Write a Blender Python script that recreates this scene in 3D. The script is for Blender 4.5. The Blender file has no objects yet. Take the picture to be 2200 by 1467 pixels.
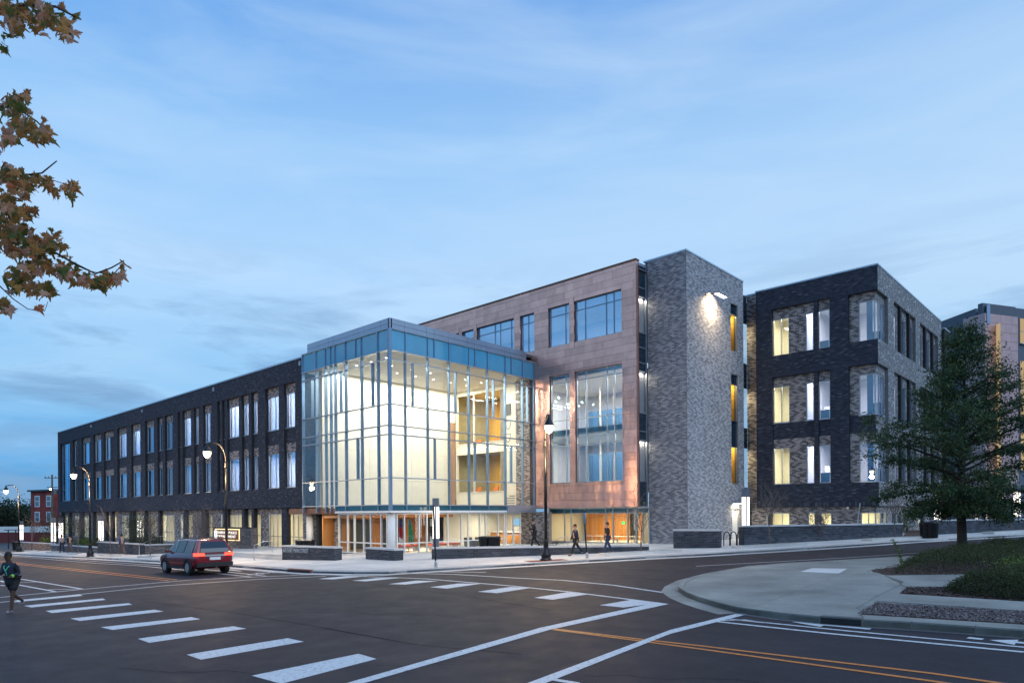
import bpy, bmesh, math, random
import numpy as np
from mathutils import Vector, Matrix
R = math.radians
SC = bpy.context.scene
COL = SC.collection
rnd = random.Random(7)

# ---------------------------------------------------------------- camera
F, CX, CY, RHO, CZ = 1467.0, 1100.0, 1103.0, -0.0065, 2.47
TH = R(43.0)
rv = Vector((math.cos(TH), math.sin(TH), 0)); fv = Vector((-math.sin(TH), math.cos(TH), 0)); uv = Vector((0, 0, 1))
cr = math.cos(RHO) * rv + math.sin(RHO) * uv
cu = -math.sin(RHO) * rv + math.cos(RHO) * uv
cam = bpy.data.cameras.new('camera')
cam.sensor_width = 36.0; cam.lens = 36.0 * F / 2200.0
cam.shift_y = (CY - 733.5) / 2200.0
cam.clip_start = 0.1; cam.clip_end = 6000
camo = bpy.data.objects.new('camera', cam); COL.objects.link(camo)
camo.matrix_world = Matrix.Translation((0, 0, CZ)) @ Matrix.Rotation(TH, 4, 'Z') @ Matrix.Rotation(R(90), 4, 'X') @ Matrix.Rotation(RHO, 4, 'Z')
SC.camera = camo

# ---------------------------------------------------------------- sky
SUN_AZ = math.atan2(rv.y * 0.55 - fv.y * 0.6, rv.x * 0.55 - fv.x * 0.6)   # afterglow: behind and to the right of the camera
SUN_EL = R(4)
W = bpy.data.worlds.new('World'); SC.world = W; W.use_nodes = True
nt = W.node_tree; nt.nodes.clear()
def wn(t, **k):
    n = nt.nodes.new(t)
    for a, b in k.items(): setattr(n, a, b)
    return n
sky = wn('ShaderNodeTexSky', sky_type='NISHITA'); sky.sun_disc = False
sky.sun_elevation = SUN_EL; sky.sun_rotation = R(90) - SUN_AZ
sky.air_density = 1.0; sky.dust_density = 0.4; sky.ozone_density = 4.0
bg = wn('ShaderNodeBackground'); out = wn('ShaderNodeOutputWorld')
tc = wn('ShaderNodeTexCoord'); sep = wn('ShaderNodeSeparateXYZ'); nt.links.new(tc.outputs['Generated'], sep.inputs[0])
# gentle height gradient of dusk blue laid over the atmosphere model
def mth(op, a, b=None, clamp=False):
    n = wn('ShaderNodeMath', operation=op); n.use_clamp = clamp
    for i, v in enumerate((a, b)):
        if v is None: continue
        if isinstance(v, (int, float)): n.inputs[i].default_value = v
        else: nt.links.new(v, n.inputs[i])
    return n.outputs[0]
elev = mth('MAXIMUM', sep.outputs[2], 0.0)
ramp = wn('ShaderNodeValToRGB'); nt.links.new(elev, ramp.inputs[0])
cr_ = ramp.color_ramp
cr_.elements[0].position = 0.0; cr_.elements[0].color = (0.04, 0.24, 0.52, 1)
cr_.elements[1].position = 1.0; cr_.elements[1].color = (0.06, 0.20, 0.60, 1)
for p, c in ((0.07, (0.05, 0.34, 0.75, 1)), (0.16, (0.20, 0.51, 0.86, 1)), (0.30, (0.43, 0.68, 0.98, 1)), (0.46, (0.26, 0.54, 0.93, 1)), (0.60, (0.06, 0.30, 0.79, 1))):
    e = cr_.elements.new(p); e.color = c
# side towards the sunset is paler
dotn = wn('ShaderNodeVectorMath', operation='DOT_PRODUCT'); nt.links.new(tc.outputs['Generated'], dotn.inputs[0])
dotn.inputs[1].default_value = (rv.x * .86 + fv.x * .5, rv.y * .86 + fv.y * .5, 0)
side = mth('MULTIPLY_ADD', dotn.outputs['Value'], 0.5); side.node.inputs[2].default_value = 0.5
side = mth('POWER', side, 2.2, True)
pale = wn('ShaderNodeMixRGB', blend_type='MIX'); nt.links.new(mth('MULTIPLY', side, 0.5), pale.inputs[0])
nt.links.new(ramp.outputs[0], pale.inputs[1]); pale.inputs[2].default_value = (0.60, 0.77, 0.95, 1)
# thin streaky clouds
mp = wn('ShaderNodeMapping'); nt.links.new(tc.outputs['Generated'], mp.inputs[0])
mp.inputs['Rotation'].default_value = (0, 0, TH); mp.inputs['Scale'].default_value = (1.3, 2.0, 9.0)
cl = wn('ShaderNodeTexNoise'); cl.inputs['Scale'].default_value = 1.7; cl.inputs['Detail'].default_value = 7; cl.inputs['Roughness'].default_value = 0.55; cl.inputs['Distortion'].default_value = 0.5
nt.links.new(mp.outputs[0], cl.inputs[0])
clr = wn('ShaderNodeValToRGB'); nt.links.new(cl.outputs[0], clr.inputs[0])
clr.color_ramp.elements[0].position = 0.40; clr.color_ramp.elements[0].color = (0, 0, 0, 1)
clr.color_ramp.elements[1].position = 0.72; clr.color_ramp.elements[1].color = (1, 1, 1, 1)
cmix = wn('ShaderNodeMixRGB'); nt.links.new(mth('MULTIPLY', clr.outputs[0], 0.36), cmix.inputs[0])
nt.links.new(pale.outputs[0], cmix.inputs[1]); cmix.inputs[2].default_value = (0.62, 0.80, 0.98, 1)
# slate banks low down
mp2 = wn('ShaderNodeMapping'); nt.links.new(tc.outputs['Generated'], mp2.inputs[0])
mp2.inputs['Rotation'].default_value = (0.12, 0.05, TH + 0.4); mp2.inputs['Scale'].default_value = (1.6, 2.4, 11.0); mp2.inputs['Location'].default_value = (3.1, 1.7, 0.4)
c2 = wn('ShaderNodeTexNoise'); c2.inputs['Scale'].default_value = 2.1; c2.inputs['Detail'].default_value = 8; c2.inputs['Roughness'].default_value = 0.6; c2.inputs['Distortion'].default_value = 0.3
nt.links.new(mp2.outputs[0], c2.inputs[0])
c2r = wn('ShaderNodeValToRGB'); nt.links.new(c2.outputs[0], c2r.inputs[0])
c2r.color_ramp.elements[0].position = 0.47; c2r.color_ramp.elements[0].color = (0, 0, 0, 1)
c2r.color_ramp.elements[1].position = 0.66; c2r.color_ramp.elements[1].color = (1, 1, 1, 1)
lowm = wn('ShaderNodeMapRange'); nt.links.new(elev, lowm.inputs[0])
lowm.inputs[1].default_value = 0.22; lowm.inputs[2].default_value = 0.36; lowm.inputs[3].default_value = 0.85; lowm.inputs[4].default_value = 0.0
cmix2 = wn('ShaderNodeMixRGB'); nt.links.new(mth('MULTIPLY', c2r.outputs[0], lowm.outputs[0]), cmix2.inputs[0])
nt.links.new(cmix.outputs[0], cmix2.inputs[1]); cmix2.inputs[2].default_value = (0.20, 0.37, 0.62, 1)
# physical sky contributes its own gradient
skys = wn('ShaderNodeVectorMath', operation='SCALE'); nt.links.new(sky.outputs[0], skys.inputs[0]); skys.inputs['Scale'].default_value = 0.16
grs = wn('ShaderNodeVectorMath', operation='SCALE'); nt.links.new(cmix2.outputs[0], grs.inputs[0]); grs.inputs['Scale'].default_value = 9.2
addn = wn('ShaderNodeVectorMath', operation='ADD'); nt.links.new(skys.outputs[0], addn.inputs[0]); nt.links.new(grs.outputs[0], addn.inputs[1])
nt.links.new(addn.outputs[0], bg.inputs[0]); bg.inputs[1].default_value = 0.108
nt.links.new(bg.outputs[0], out.inputs[0])

sun = bpy.data.lights.new('sun', 'SUN'); sun.energy = 1.25; sun.angle = R(60); sun.color = (0.74, 0.85, 1.0)
suno = bpy.data.objects.new('sun', sun); COL.objects.link(suno)
sd = Vector((math.cos(SUN_AZ) * math.cos(R(38)), math.sin(SUN_AZ) * math.cos(R(38)), math.sin(R(38))))
suno.rotation_euler = (-sd).to_track_quat('-Z', 'Y').to_euler()

SC.view_settings.view_transform = 'Standard'; SC.view_settings.look = 'None'
SC.view_settings.exposure = 0.0; SC.view_settings.gamma = 1.0
SC.cycles.max_bounces = 10; SC.cycles.diffuse_bounces = 4; SC.cycles.glossy_bounces = 4
SC.cycles.transparent_max_bounces = 24; SC.cycles.transmission_bounces = 6
SC.cycles.caustics_reflective = False; SC.cycles.caustics_refractive = False
SC.cycles.sample_clamp_indirect = 6.0

# ---------------------------------------------------------------- geometry helpers
GA, GB = 0.0186, 0.016                       # the streets fall to the left and climb away
def gz(x, y):
    x = max(-170, min(90, x)); y = max(-60, min(150, y))
    return GA * x + GB * y
def ray(px, py):
    return (px - CX) * cr + (CY - py) * cu + F * fv
def G(px, py, dz=0.0):
    w = ray(px, py); s = (dz - CZ) / (w.z - GA * w.x - GB * w.y)
    return Vector((s * w.x, s * w.y, CZ + s * w.z))
def onY(px, py, Y):
    w = ray(px, py); s = Y / w.y
    return Vector((s * w.x, Y, CZ + s * w.z))
def onX(px, py, X):
    w = ray(px, py); s = X / w.x
    return Vector((X, s * w.y, CZ + s * w.z))
def onZ(px, py, Z):
    w = ray(px, py); s = (Z - CZ) / w.z
    return Vector((s * w.x, s * w.y, Z))
def over(px, py, base):
    """point on the pixel's ray at the same distance from the camera plane as base"""
    w = ray(px, py); s = base.to_2d().dot(fv.to_2d()) / F
    return Vector((s * w.x, s * w.y, CZ + s * w.z))

def org(parent):
    p = parent
    while p.parent is not None: p = p.parent
    return p.location.copy()
def link(name, data, parent=None):
    o = bpy.data.objects.new(name, data); COL.objects.link(o)
    if parent is not None: o.parent = parent
    return o
def tag(o, label=None, cat=None, group=None, kind=None):
    if label: o['label'] = label
    if cat: o['category'] = cat
    if group: o['group'] = group
    if kind: o['kind'] = kind
    return o
def thing(name, label, cat, loc=(0, 0, 0), group=None):
    o = bpy.data.objects.new(name, None); COL.objects.link(o); o.location = loc; o.empty_display_size = 0.3
    return tag(o, label, cat, group)
def copy_tree(o, parent=None):
    c = o.copy(); COL.objects.link(c); c.parent = parent
    for ch in list(o.children): copy_tree(ch, c)
    return c

class MB:
    def __init__(s): s.v = []; s.f = []; s.m = []; s.mi = 0; s.sm = False
    def quad(s, a, b, c, d):
        n = len(s.v); s.v += [tuple(a), tuple(b), tuple(c), tuple(d)]; s.f.append((n, n + 1, n + 2, n + 3)); s.m.append(s.mi); return s
    def poly(s, pts):
        n = len(s.v); s.v += [tuple(p) for p in pts]; s.f.append(tuple(range(n, n + len(pts)))); s.m.append(s.mi); return s
    def hexa(s, p):          # p: 8 points, bottom 4 then top 4
        n = len(s.v); s.v += [tuple(q) for q in p]
        for f in ((3, 2, 1, 0), (4, 5, 6, 7), (0, 1, 5, 4), (1, 2, 6, 5), (2, 3, 7, 6), (3, 0, 4, 7)):
            s.f.append(tuple(n + i for i in f)); s.m.append(s.mi)
        return s
    def box(s, x0, x1, y0, y1, z0, z1):
        return s.hexa([(x0, y0, z0), (x1, y0, z0), (x1, y1, z0), (x0, y1, z0), (x0, y0, z1), (x1, y0, z1), (x1, y1, z1), (x0, y1, z1)])
    def bar(s, a, b, w, h=None, up=(0, 0, 1)):
        a = Vector(a); b = Vector(b); h = h or w; d = (b - a).normalized(); up = Vector(up)
        if abs(d.dot(up)) > 0.98: up = Vector((1, 0, 0))
        sx = d.cross(up).normalized() * w / 2; sy = sx.cross(d).normalized() * h / 2
        return s.hexa([a - sx - sy, a + sx - sy, b + sx - sy, b - sx - sy, a - sx + sy, a + sx + sy, b + sx + sy, b - sx + sy])
    def prism(s, pts, z0, z1):      # pts list of (x, y); z0, z1 numbers or functions of x, y
        n = len(s.v); k = len(pts)
        g0 = z0 if callable(z0) else (lambda x, y: z0); g1 = z1 if callable(z1) else (lambda x, y: z1)
        ar = sum(pts[i][0] * pts[(i + 1) % k][1] - pts[(i + 1) % k][0] * pts[i][1] for i in range(k))
        if ar < 0: pts = pts[::-1]
        s.v += [(p[0], p[1], g0(p[0], p[1])) for p in pts] + [(p[0], p[1], g1(p[0], p[1])) for p in pts]
        s.f.append(tuple(n + i for i in range(k))[::-1]); s.f.append(tuple(n + k + i for i in range(k))); s.m += [s.mi] * 2
        for i in range(k):
            j = (i + 1) % k; s.f.append((n + i, n + j, n + k + j, n + k + i)); s.m.append(s.mi)
        return s
    def tube(s, pts, rad, n=8, cap=True):
        pts = [Vector(p) for p in pts]; m = len(pts)
        if not hasattr(rad, '__len__'): rad = [rad] * m
        base = len(s.v); prev = None
        for i, p in enumerate(pts):
            d = (pts[min(i + 1, m - 1)] - pts[max(i - 1, 0)]).normalized()
            if prev is None:
                u = Vector((0, 0, 1)) if abs(d.z) < 0.9 else Vector((1, 0, 0)); a = d.cross(u).normalized()
            else:
                a = (prev - d * prev.dot(d)).normalized()
            prev = a; b = d.cross(a)
            for k in range(n):
                t = 2 * math.pi * k / n
                s.v.append(tuple(p + (a * math.cos(t) + b * math.sin(t)) * rad[i]))
        for i in range(m - 1):
            for k in range(n):
                q = (k + 1) % n
                s.f.append((base + i * n + k, base + i * n + q, base + (i + 1) * n + q, base + (i + 1) * n + k)); s.m.append(s.mi)
        if cap:
            s.f.append(tuple(base + k for k in range(n))[::-1]); s.f.append(tuple(base + (m - 1) * n + k for k in range(n))); s.m += [s.mi] * 2
        return s
    def lathe(s, prof, c=(0, 0, 0), n=16):   # prof [(r, z)]
        base = len(s.v); m = len(prof)
        for r_, z in prof:
            for k in range(n):
                t = 2 * math.pi * k / n; s.v.append((c[0] + r_ * math.cos(t), c[1] + r_ * math.sin(t), c[2] + z))
        for i in range(m - 1):
            for k in range(n):
                q = (k + 1) % n
                s.f.append((base + i * n + k, base + i * n + q, base + (i + 1) * n + q, base + (i + 1) * n + k)); s.m.append(s.mi)
        s.f.append(tuple(base + k for k in range(n))[::-1]); s.f.append(tuple(base + (m - 1) * n + k for k in range(n))); s.m += [s.mi] * 2
        return s
    def build(s, name, mat, parent=None, smooth=False, origin=None, kind=None):
        me = bpy.data.meshes.new(name)
        o = (Vector((0, 0, 0)) if getattr(s, 'local', False) else org(parent)) if parent is not None else (Vector(origin) if origin is not None else Vector((0, 0, 0)))
        if s.v:
            arr = np.array(s.v, dtype=float) - np.array(o)
            me.from_pydata(arr.tolist(), [], s.f)
        mats = mat if isinstance(mat, (list, tuple)) else [mat]
        for m in mats: me.materials.append(m)
        if len(mats) > 1: me.polygons.foreach_set('material_index', s.m)
        if smooth: me.polygons.foreach_set('use_smooth', [True] * len(me.polygons))
        if getattr(s, 'tone', None): me.attributes.new('tone', 'FLOAT', 'FACE').data.foreach_set('value', s.tone)
        me.update()
        ob = link(name, me, parent)
        if parent is None and origin is not None: ob.location = o
        if kind: ob['kind'] = kind
        return ob

class Fr:
    """a facade plane: u runs along the wall, n points outwards"""
    def __init__(s, axis, c):
        s.axis = axis; s.c = c
    def p(s, u, z, n=0.0):
        return Vector((u, s.c - n, z)) if s.axis == 'Y' else Vector((s.c + n, u, z))
    def box(s, mb, u0, u1, z0, z1, n0, n1):
        if s.axis == 'Y': mb.box(u0, u1, s.c - n1, s.c - n0, z0, z1)
        else: mb.box(s.c + n0, s.c + n1, u0, u1, z0, z1)
    def u(s, px, py=1000, n=0.0):
        return onY(px, py, s.c - n).x if s.axis == 'Y' else onX(px, py, s.c + n).y
    def z(s, px, py, n=0.0):
        return onY(px, py, s.c - n).z if s.axis == 'Y' else onX(px, py, s.c + n).z

def clip_poly(poly, rect_pts):
    outp = [tuple(p[:2]) for p in poly]; k = len(rect_pts)
    for i in range(k):
        a = rect_pts[i]; b = rect_pts[(i + 1) % k]; ins = outp; outp = []
        if not ins: return []
        side = lambda p: (b[0] - a[0]) * (p[1] - a[1]) - (b[1] - a[1]) * (p[0] - a[0])
        for j in range(len(ins)):
            p = ins[j]; q = ins[(j + 1) % len(ins)]; sp = side(p); sq = side(q)
            if sp >= 0: outp.append(p)
            if (sp >= 0) != (sq >= 0):
                t = sp / (sp - sq); outp.append((p[0] + (q[0] - p[0]) * t, p[1] + (q[1] - p[1]) * t))
    return outp
def area(p):
    return abs(sum(p[i][0] * p[(i + 1) % len(p)][1] - p[(i + 1) % len(p)][0] * p[i][1] for i in range(len(p)))) / 2

# ---------------------------------------------------------------- materials
class MT:
    def __init__(s, name):
        s.m = bpy.data.materials.new(name); s.m.use_nodes = True; s.t = s.m.node_tree
        s.b = s.t.nodes['Principled BSDF']; s.o = s.t.nodes['Material Output']
    def n(s, t, **k):
        x = s.t.nodes.new(t)
        for a, b in k.items(): setattr(x, a, b)
        return x
    def l(s, a, b): s.t.links.new(a, b)
    def coord(s, scale=(1, 1, 1), kind='Object'):
        tcn = s.n('ShaderNodeTexCoord'); mpn = s.n('ShaderNodeMapping'); mpn.inputs['Scale'].default_value = scale
        if kind == 'World':
            g = s.n('ShaderNodeNewGeometry'); s.l(g.outputs['Position'], mpn.inputs[0])
        else: s.l(tcn.outputs[kind], mpn.inputs[0])
        return mpn.outputs[0]
    def noise(s, sc, det=4, rough=0.55, scale=(1, 1, 1), kind='World', dist=0):
        x = s.n('ShaderNodeTexNoise'); x.inputs['Scale'].default_value = sc; x.inputs['Detail'].default_value = det
        x.inputs['Roughness'].default_value = rough; x.inputs['Distortion'].default_value = dist
        s.l(s.coord(scale, kind), x.inputs[0]); return x.outputs[0]
    def ramp(s, fac, stops, interp='LINEAR'):
        x = s.n('ShaderNodeValToRGB'); s.l(fac, x.inputs[0]); x.color_ramp.interpolation = interp
        e = x.color_ramp.elements
        while len(e) > 1: e.remove(e[-1])
        e[0].position = stops[0][0]; e[0].color = (*stops[0][1], 1)
        for p, c in stops[1:]:
            q = e.new(p); q.color = (*c, 1)
        return x.outputs[0]
    def mix(s, fac, a, b, mode='MIX'):
        x = s.n('ShaderNodeMixRGB', blend_type=mode)
        for i, v in ((0, fac), (1, a), (2, b)):
            if isinstance(v, (int, float)): x.inputs[i].default_value = v
            elif isinstance(v, tuple): x.inputs[i].default_value = (*v, 1)
            else: s.l(v, x.inputs[i])
        return x.outputs[0]
    def math(s, op, a, b=0.0, clamp=False):
        x = s.n('ShaderNodeMath', operation=op); x.use_clamp = clamp
        for i, v in ((0, a), (1, b)):
            if isinstance(v, (int, float)): x.inputs[i].default_value = v
            else: s.l(v, x.inputs[i])
        return x.outputs[0]
    def bump(s, h, strength=0.3, dist=0.01):
        x = s.n('ShaderNodeBump'); x.inputs['Strength'].default_value = strength; x.inputs['Distance'].default_value = dist
        s.l(h, x.inputs['Height']); s.l(x.outputs[0], s.b.inputs['Normal']); return s
    def set(s, color=None, rough=None, metal=None, spec=None):
        for key, v in (('Base Color', color), ('Roughness', rough), ('Metallic', metal), ('Specular IOR Level', spec)):
            if v is None: continue
            if isinstance(v, (int, float)): s.b.inputs[key].default_value = v
            elif isinstance(v, tuple): s.b.inputs[key].default_value = (*v, 1)
            else: s.l(v, s.b.inputs[key])
        return s

def plain(name, c, rough=0.6, metal=0.0, var=0.12, sc=3.0, spec=0.5, bump=0.0, bsc=40):
    m = MT(name)
    nz = m.noise(sc, 5)
    col = m.ramp(nz, [(0.3, tuple(x * (1 - var) for x in c)), (0.7, tuple(min(1, x * (1 + var)) for x in c))])
    m.set(col, rough, metal, spec)
    if bump: m.bump(m.noise(bsc, 3), bump, 0.01)
    return m.m
def emis(name, c, s):
    m = MT(name); m.t.nodes.remove(m.b)
    e = m.n('ShaderNodeEmission'); e.inputs[0].default_value = (*c, 1); e.inputs[1].default_value = s
    m.l(e.outputs[0], m.o.inputs[0]); return m.m
def brick_mat(name, stops, rough=0.85, isl=0.22):
    m = MT(name)
    g = m.n('ShaderNodeNewGeometry'); oi = m.n('ShaderNodeObjectInfo')
    at = m.n('ShaderNodeAttribute', attribute_name='tone')
    r_ = m.math('FRACT', m.math('ADD', m.math('ADD', m.math('MULTIPLY', g.outputs['Random Per Island'], isl), oi.outputs['Random']), at.outputs['Fac']))
    col = m.ramp(r_, stops, 'CONSTANT')
    r2 = m.math('FRACT', m.math('MULTIPLY', r_, 17.3))
    v = m.math('MULTIPLY_ADD', r2, 0.45); v.node.inputs[2].default_value = 0.78
    vec = m.n('ShaderNodeVectorMath', operation='SCALE'); m.l(col, vec.inputs[0]); m.l(v, vec.inputs['Scale'])
    nz = m.noise(0.5, 4); c2 = m.mix(m.math('MULTIPLY', nz, 0.5), vec.outputs[0], (0.9, 0.9, 0.95), 'MULTIPLY')
    m.set(c2, rough); m.bump(m.noise(60, 3), 0.25, 0.004); return m.m
def glass_mat(name, tint=(0.93, 0.96, 0.96), base=0.06, ior=1.5, rcol=(0.95, 0.98, 1.0)):
    m = MT(name); m.t.nodes.remove(m.b)
    tr = m.n('ShaderNodeBsdfTransparent'); tr.inputs[0].default_value = (*tint, 1)
    gl = m.n('ShaderNodeBsdfGlossy'); gl.inputs[0].default_value = (*rcol, 1); gl.inputs[1].default_value = 0.004
    fr = m.n('ShaderNodeFresnel'); fr.inputs[0].default_value = ior
    # gentle roller-wave of real panes
    bp = m.n('ShaderNodeBump'); bp.inputs['Strength'].default_value = 0.05; bp.inputs['Distance'].default_value = 0.02
    nz = m.n('ShaderNodeTexNoise'); nz.inputs['Scale'].default_value = 0.7; nz.inputs['Detail'].default_value = 1
    m.l(m.coord((1, 1, 1), 'World'), nz.inputs[0]); m.l(nz.outputs[0], bp.inputs['Height']); m.l(bp.outputs[0], gl.inputs['Normal'])
    f = m.math('ADD', fr.outputs[0], base, True)
    mx = m.n('ShaderNodeMixShader'); m.l(f, mx.inputs[0]); m.l(tr.outputs[0], mx.inputs[1]); m.l(gl.outputs[0], mx.inputs[2])
    m.l(mx.outputs[0], m.o.inputs[0]); return m.m

M = {}
M['dark_brick'] = brick_mat('dark_brick', [(0, (0.025, 0.032, 0.050)), (0.35, (0.034, 0.042, 0.064)), (0.7, (0.044, 0.053, 0.078)), (0.92, (0.075, 0.086, 0.115))])
M['mixed_brick'] = brick_mat('mixed_brick', [(0, (0.38, 0.345, 0.33)), (0.34, (0.33, 0.30, 0.285)), (0.56, (0.115, 0.108, 0.112)), (0.80, (0.145, 0.135, 0.135))])
M['lit_side_brick'] = brick_mat('lit_side_brick', [(0, (0.16, 0.16, 0.17)), (0.4, (0.22, 0.22, 0.23)), (0.7, (0.28, 0.28, 0.29)), (0.9, (0.42, 0.42, 0.43))], rough=0.6)  # dark wing's side face, the light on it put into a paler colour
M['low_brick'] = brick_mat('low_brick', [(0, (0.038, 0.045, 0.058)), (0.4, (0.052, 0.060, 0.075)), (0.8, (0.075, 0.083, 0.10))])
M['red_brick'] = brick_mat('red_brick', [(0, (0.20, 0.045, 0.035)), (0.5, (0.25, 0.06, 0.045)), (0.8, (0.16, 0.035, 0.03))])
M['mortar_dark'] = plain('mortar_dark', (0.022, 0.024, 0.03), 0.95)
M['mortar_mid'] = plain('mortar_mid', (0.22, 0.215, 0.21), 0.95)
M['mortar_low'] = plain('mortar_low', (0.15, 0.16, 0.175), 0.95)
M['coping'] = plain('coping', (0.42, 0.52, 0.62), 0.35, 0.6)
M['alu'] = plain('alu', (0.36, 0.42, 0.50), 0.35, 0.55, 0.06)
M['alu_panel'] = plain('alu_panel', (0.33, 0.40, 0.50), 0.32, 0.6, 0.05, 0.8)
M['alu_blue'] = plain('alu_blue', (0.19, 0.30, 0.44), 0.35, 0.5, 0.06)
M['white'] = plain('white', (0.78, 0.78, 0.76), 0.5, 0, 0.04)
M['cream'] = plain('cream', (0.74, 0.71, 0.62), 0.7, 0, 0.03)
M['ceiling'] = plain('ceiling', (0.80, 0.79, 0.76), 0.8, 0, 0.03)
M['floor_in'] = plain('floor_in', (0.30, 0.29, 0.27), 0.3, 0, 0.1)
M['office_wall'] = plain('office_wall', (0.66, 0.66, 0.74), 0.8, 0, 0.05)
M['yellow_wall'] = plain('yellow_wall', (0.72, 0.47, 0.10), 0.8, 0, 0.05)
M['lounge_wall'] = plain('lounge_wall', (0.36, 0.36, 0.27), 0.7, 0, 0.1)
M['lounge_ceiling'] = plain('lounge_ceiling', (0.78, 0.62, 0.28), 0.7, 0, 0.05)
M['dark_in'] = plain('dark_in', (0.05, 0.06, 0.07), 0.5)
M['glass'] = glass_mat('glass', (0.93, 0.96, 0.95), 0.05, 1.45)
M['glass_wing'] = glass_mat('glass_wing', (0.84, 0.90, 0.96), 0.48, 1.6, (0.30, 0.72, 1.0))
M['glass_copper'] = glass_mat('glass_copper', (0.75, 0.86, 0.95), 0.50, 1.7, (0.40, 0.72, 1.0))
def spandrel(name, c):
    m = MT(name); m.set(m.ramp(m.noise(0.4, 3), [(0.3, tuple(x * 0.9 for x in c)), (0.7, tuple(x * 1.1 for x in c))]), 0.06, 0.0, 1.0); return m.m
M['spandrel'] = spandrel('spandrel', (0.07, 0.33, 0.54))
M['spandrel_dark'] = spandrel('spandrel_dark', (0.012, 0.030, 0.050))
M['spandrel_teal'] = spandrel('spandrel_teal', (0.02, 0.11, 0.15))
M['black'] = plain('black', (0.012, 0.012, 0.014), 0.4)
M['black_metal'] = plain('black_metal', (0.014, 0.014, 0.016), 0.35, 0.3)
M['steel'] = plain('steel', (0.62, 0.62, 0.62), 0.3, 0.9, 0.05)
M['grey_metal'] = plain('grey_metal', (0.16, 0.18, 0.22), 0.4, 0.4)
M['bronze'] = plain('bronze', (0.16, 0.075, 0.05), 0.4, 0.3)
M['lamp_white'] = emis('lamp_white', (1.0, 0.93, 0.86), 9.0)
M['lamp_globe'] = emis('lamp_globe', (1.0, 0.80, 0.50), 22.0)
M['strip'] = emis('strip', (1.0, 0.95, 0.84), 5.0)
M['strip_cool'] = emis('strip_cool', (0.97, 0.96, 1.0), 3.5)
M['downlight'] = emis('downlight', (1.0, 0.95, 0.86), 7.0)
def wood_mat(name, c):
    m = MT(name); nz = m.noise(3.0, 6, 0.6, (1, 1, 0.08)); m.set(m.ramp(nz, [(0.3, tuple(x * 0.72 for x in c)), (0.7, tuple(x * 1.2 for x in c))]), 0.45); return m.m
M['wood_pale'] = wood_mat('wood_pale', (0.40, 0.25, 0.17))
M['wood'] = wood_mat('wood', (0.50, 0.21, 0.05))
M['bark'] = plain('bark', (0.035, 0.028, 0.024), 0.95, 0, 0.35, 14, bump=0.8, bsc=30)
M['bark_grey'] = plain('bark_grey', (0.15, 0.12, 0.11), 0.9, 0, 0.3, 14)
def copper():
    m = MT('copper')
    nz = m.noise(1.2, 5, 0.6, (1, 1, 0.45)); oi = m.n('ShaderNodeObjectInfo'); g = m.n('ShaderNodeNewGeometry')
    r_ = m.math('FRACT', m.math('ADD', g.outputs['Random Per Island'], oi.outputs['Random']))
    c = m.ramp(nz, [(0.25, (0.60, 0.34, 0.29)), (0.55, (0.75, 0.42, 0.35)), (0.8, (0.88, 0.49, 0.37))])
    v = m.math('MULTIPLY_ADD', r_, 0.28); v.node.inputs[2].default_value = 0.86
    sc = m.n('ShaderNodeVectorMath', operation='SCALE'); m.l(c, sc.inputs[0]); m.l(v, sc.inputs['Scale'])
    m.set(sc.outputs[0], 0.25, 0.74)
    n2 = m.noise(1.5, 2, 0.5, (1, 1, 0.55)); m.bump(n2, 0.7, 0.06); return m.m
M['copper'] = copper()
def asphalt():
    m = MT('asphalt')
    big = m.noise(0.14, 6, 0.65, (1, 2.4, 1)); fine = m.noise(38, 3, 0.7); med = m.noise(1.3, 5, 0.65)
    c = m.ramp(big, [(0.25, (0.019, 0.0145, 0.019)), (0.5, (0.027, 0.021, 0.026)), (0.78, (0.041, 0.033, 0.038))])
    c = m.mix(0.45, c, m.ramp(med, [(0.3, (0.6, 0.6, 0.62)), (0.5, (1, 1, 1)), (0.7, (1.4, 1.36, 1.3))]), 'MULTIPLY')
    c = m.mix(0.6, c, m.ramp(fine, [(0.35, (0.6, 0.6, 0.6)), (0.7, (1.5, 1.5, 1.5))]), 'MULTIPLY')
    m.set(c, m.ramp(med, [(0.3, (0.62,) * 3), (0.7, (0.8,) * 3)]), None, 0.28); m.bump(m.noise(90, 2), 0.5, 0.006); return m.m
M['asphalt'] = asphalt()
def concrete(name, c, v=0.12):
    m = MT(name)
    n1 = m.noise(0.5, 5, 0.6); n2 = m.noise(9, 4, 0.6); oi = m.n('ShaderNodeObjectInfo'); g = m.n('ShaderNodeNewGeometry')
    col = m.ramp(n1, [(0.3, tuple(x * (1 - v) for x in c)), (0.7, tuple(x * (1 + v) for x in c))])
    col = m.mix(0.35, col, m.ramp(n2, [(0.3, (0.75, 0.75, 0.74)), (0.65, (1.15, 1.15, 1.15))]), 'MULTIPLY')
    k = m.math('MULTIPLY_ADD', m.math('FRACT', m.math('ADD', oi.outputs['Random'], g.outputs['Random Per Island'])), 0.14); k.node.inputs[2].default_value = 0.93
    sc = m.n('ShaderNodeVectorMath', operation='SCALE'); m.l(col, sc.inputs[0]); m.l(k, sc.inputs['Scale'])
    m.set(sc.outputs[0], 0.8); m.bump(m.noise(45, 3), 0.2, 0.004); return m.m
M['concrete'] = concrete('concrete', (0.62, 0.60, 0.56))
M['concrete_old'] = concrete('concrete_old', (0.27, 0.265, 0.23), 0.32)
M['concrete_dark'] = concrete('concrete_dark', (0.13, 0.125, 0.12), 0.3)
M['cap'] = concrete('cap', (0.52, 0.53, 0.54), 0.06)
M['joint'] = plain('joint', (0.10, 0.10, 0.10), 0.95)
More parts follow.
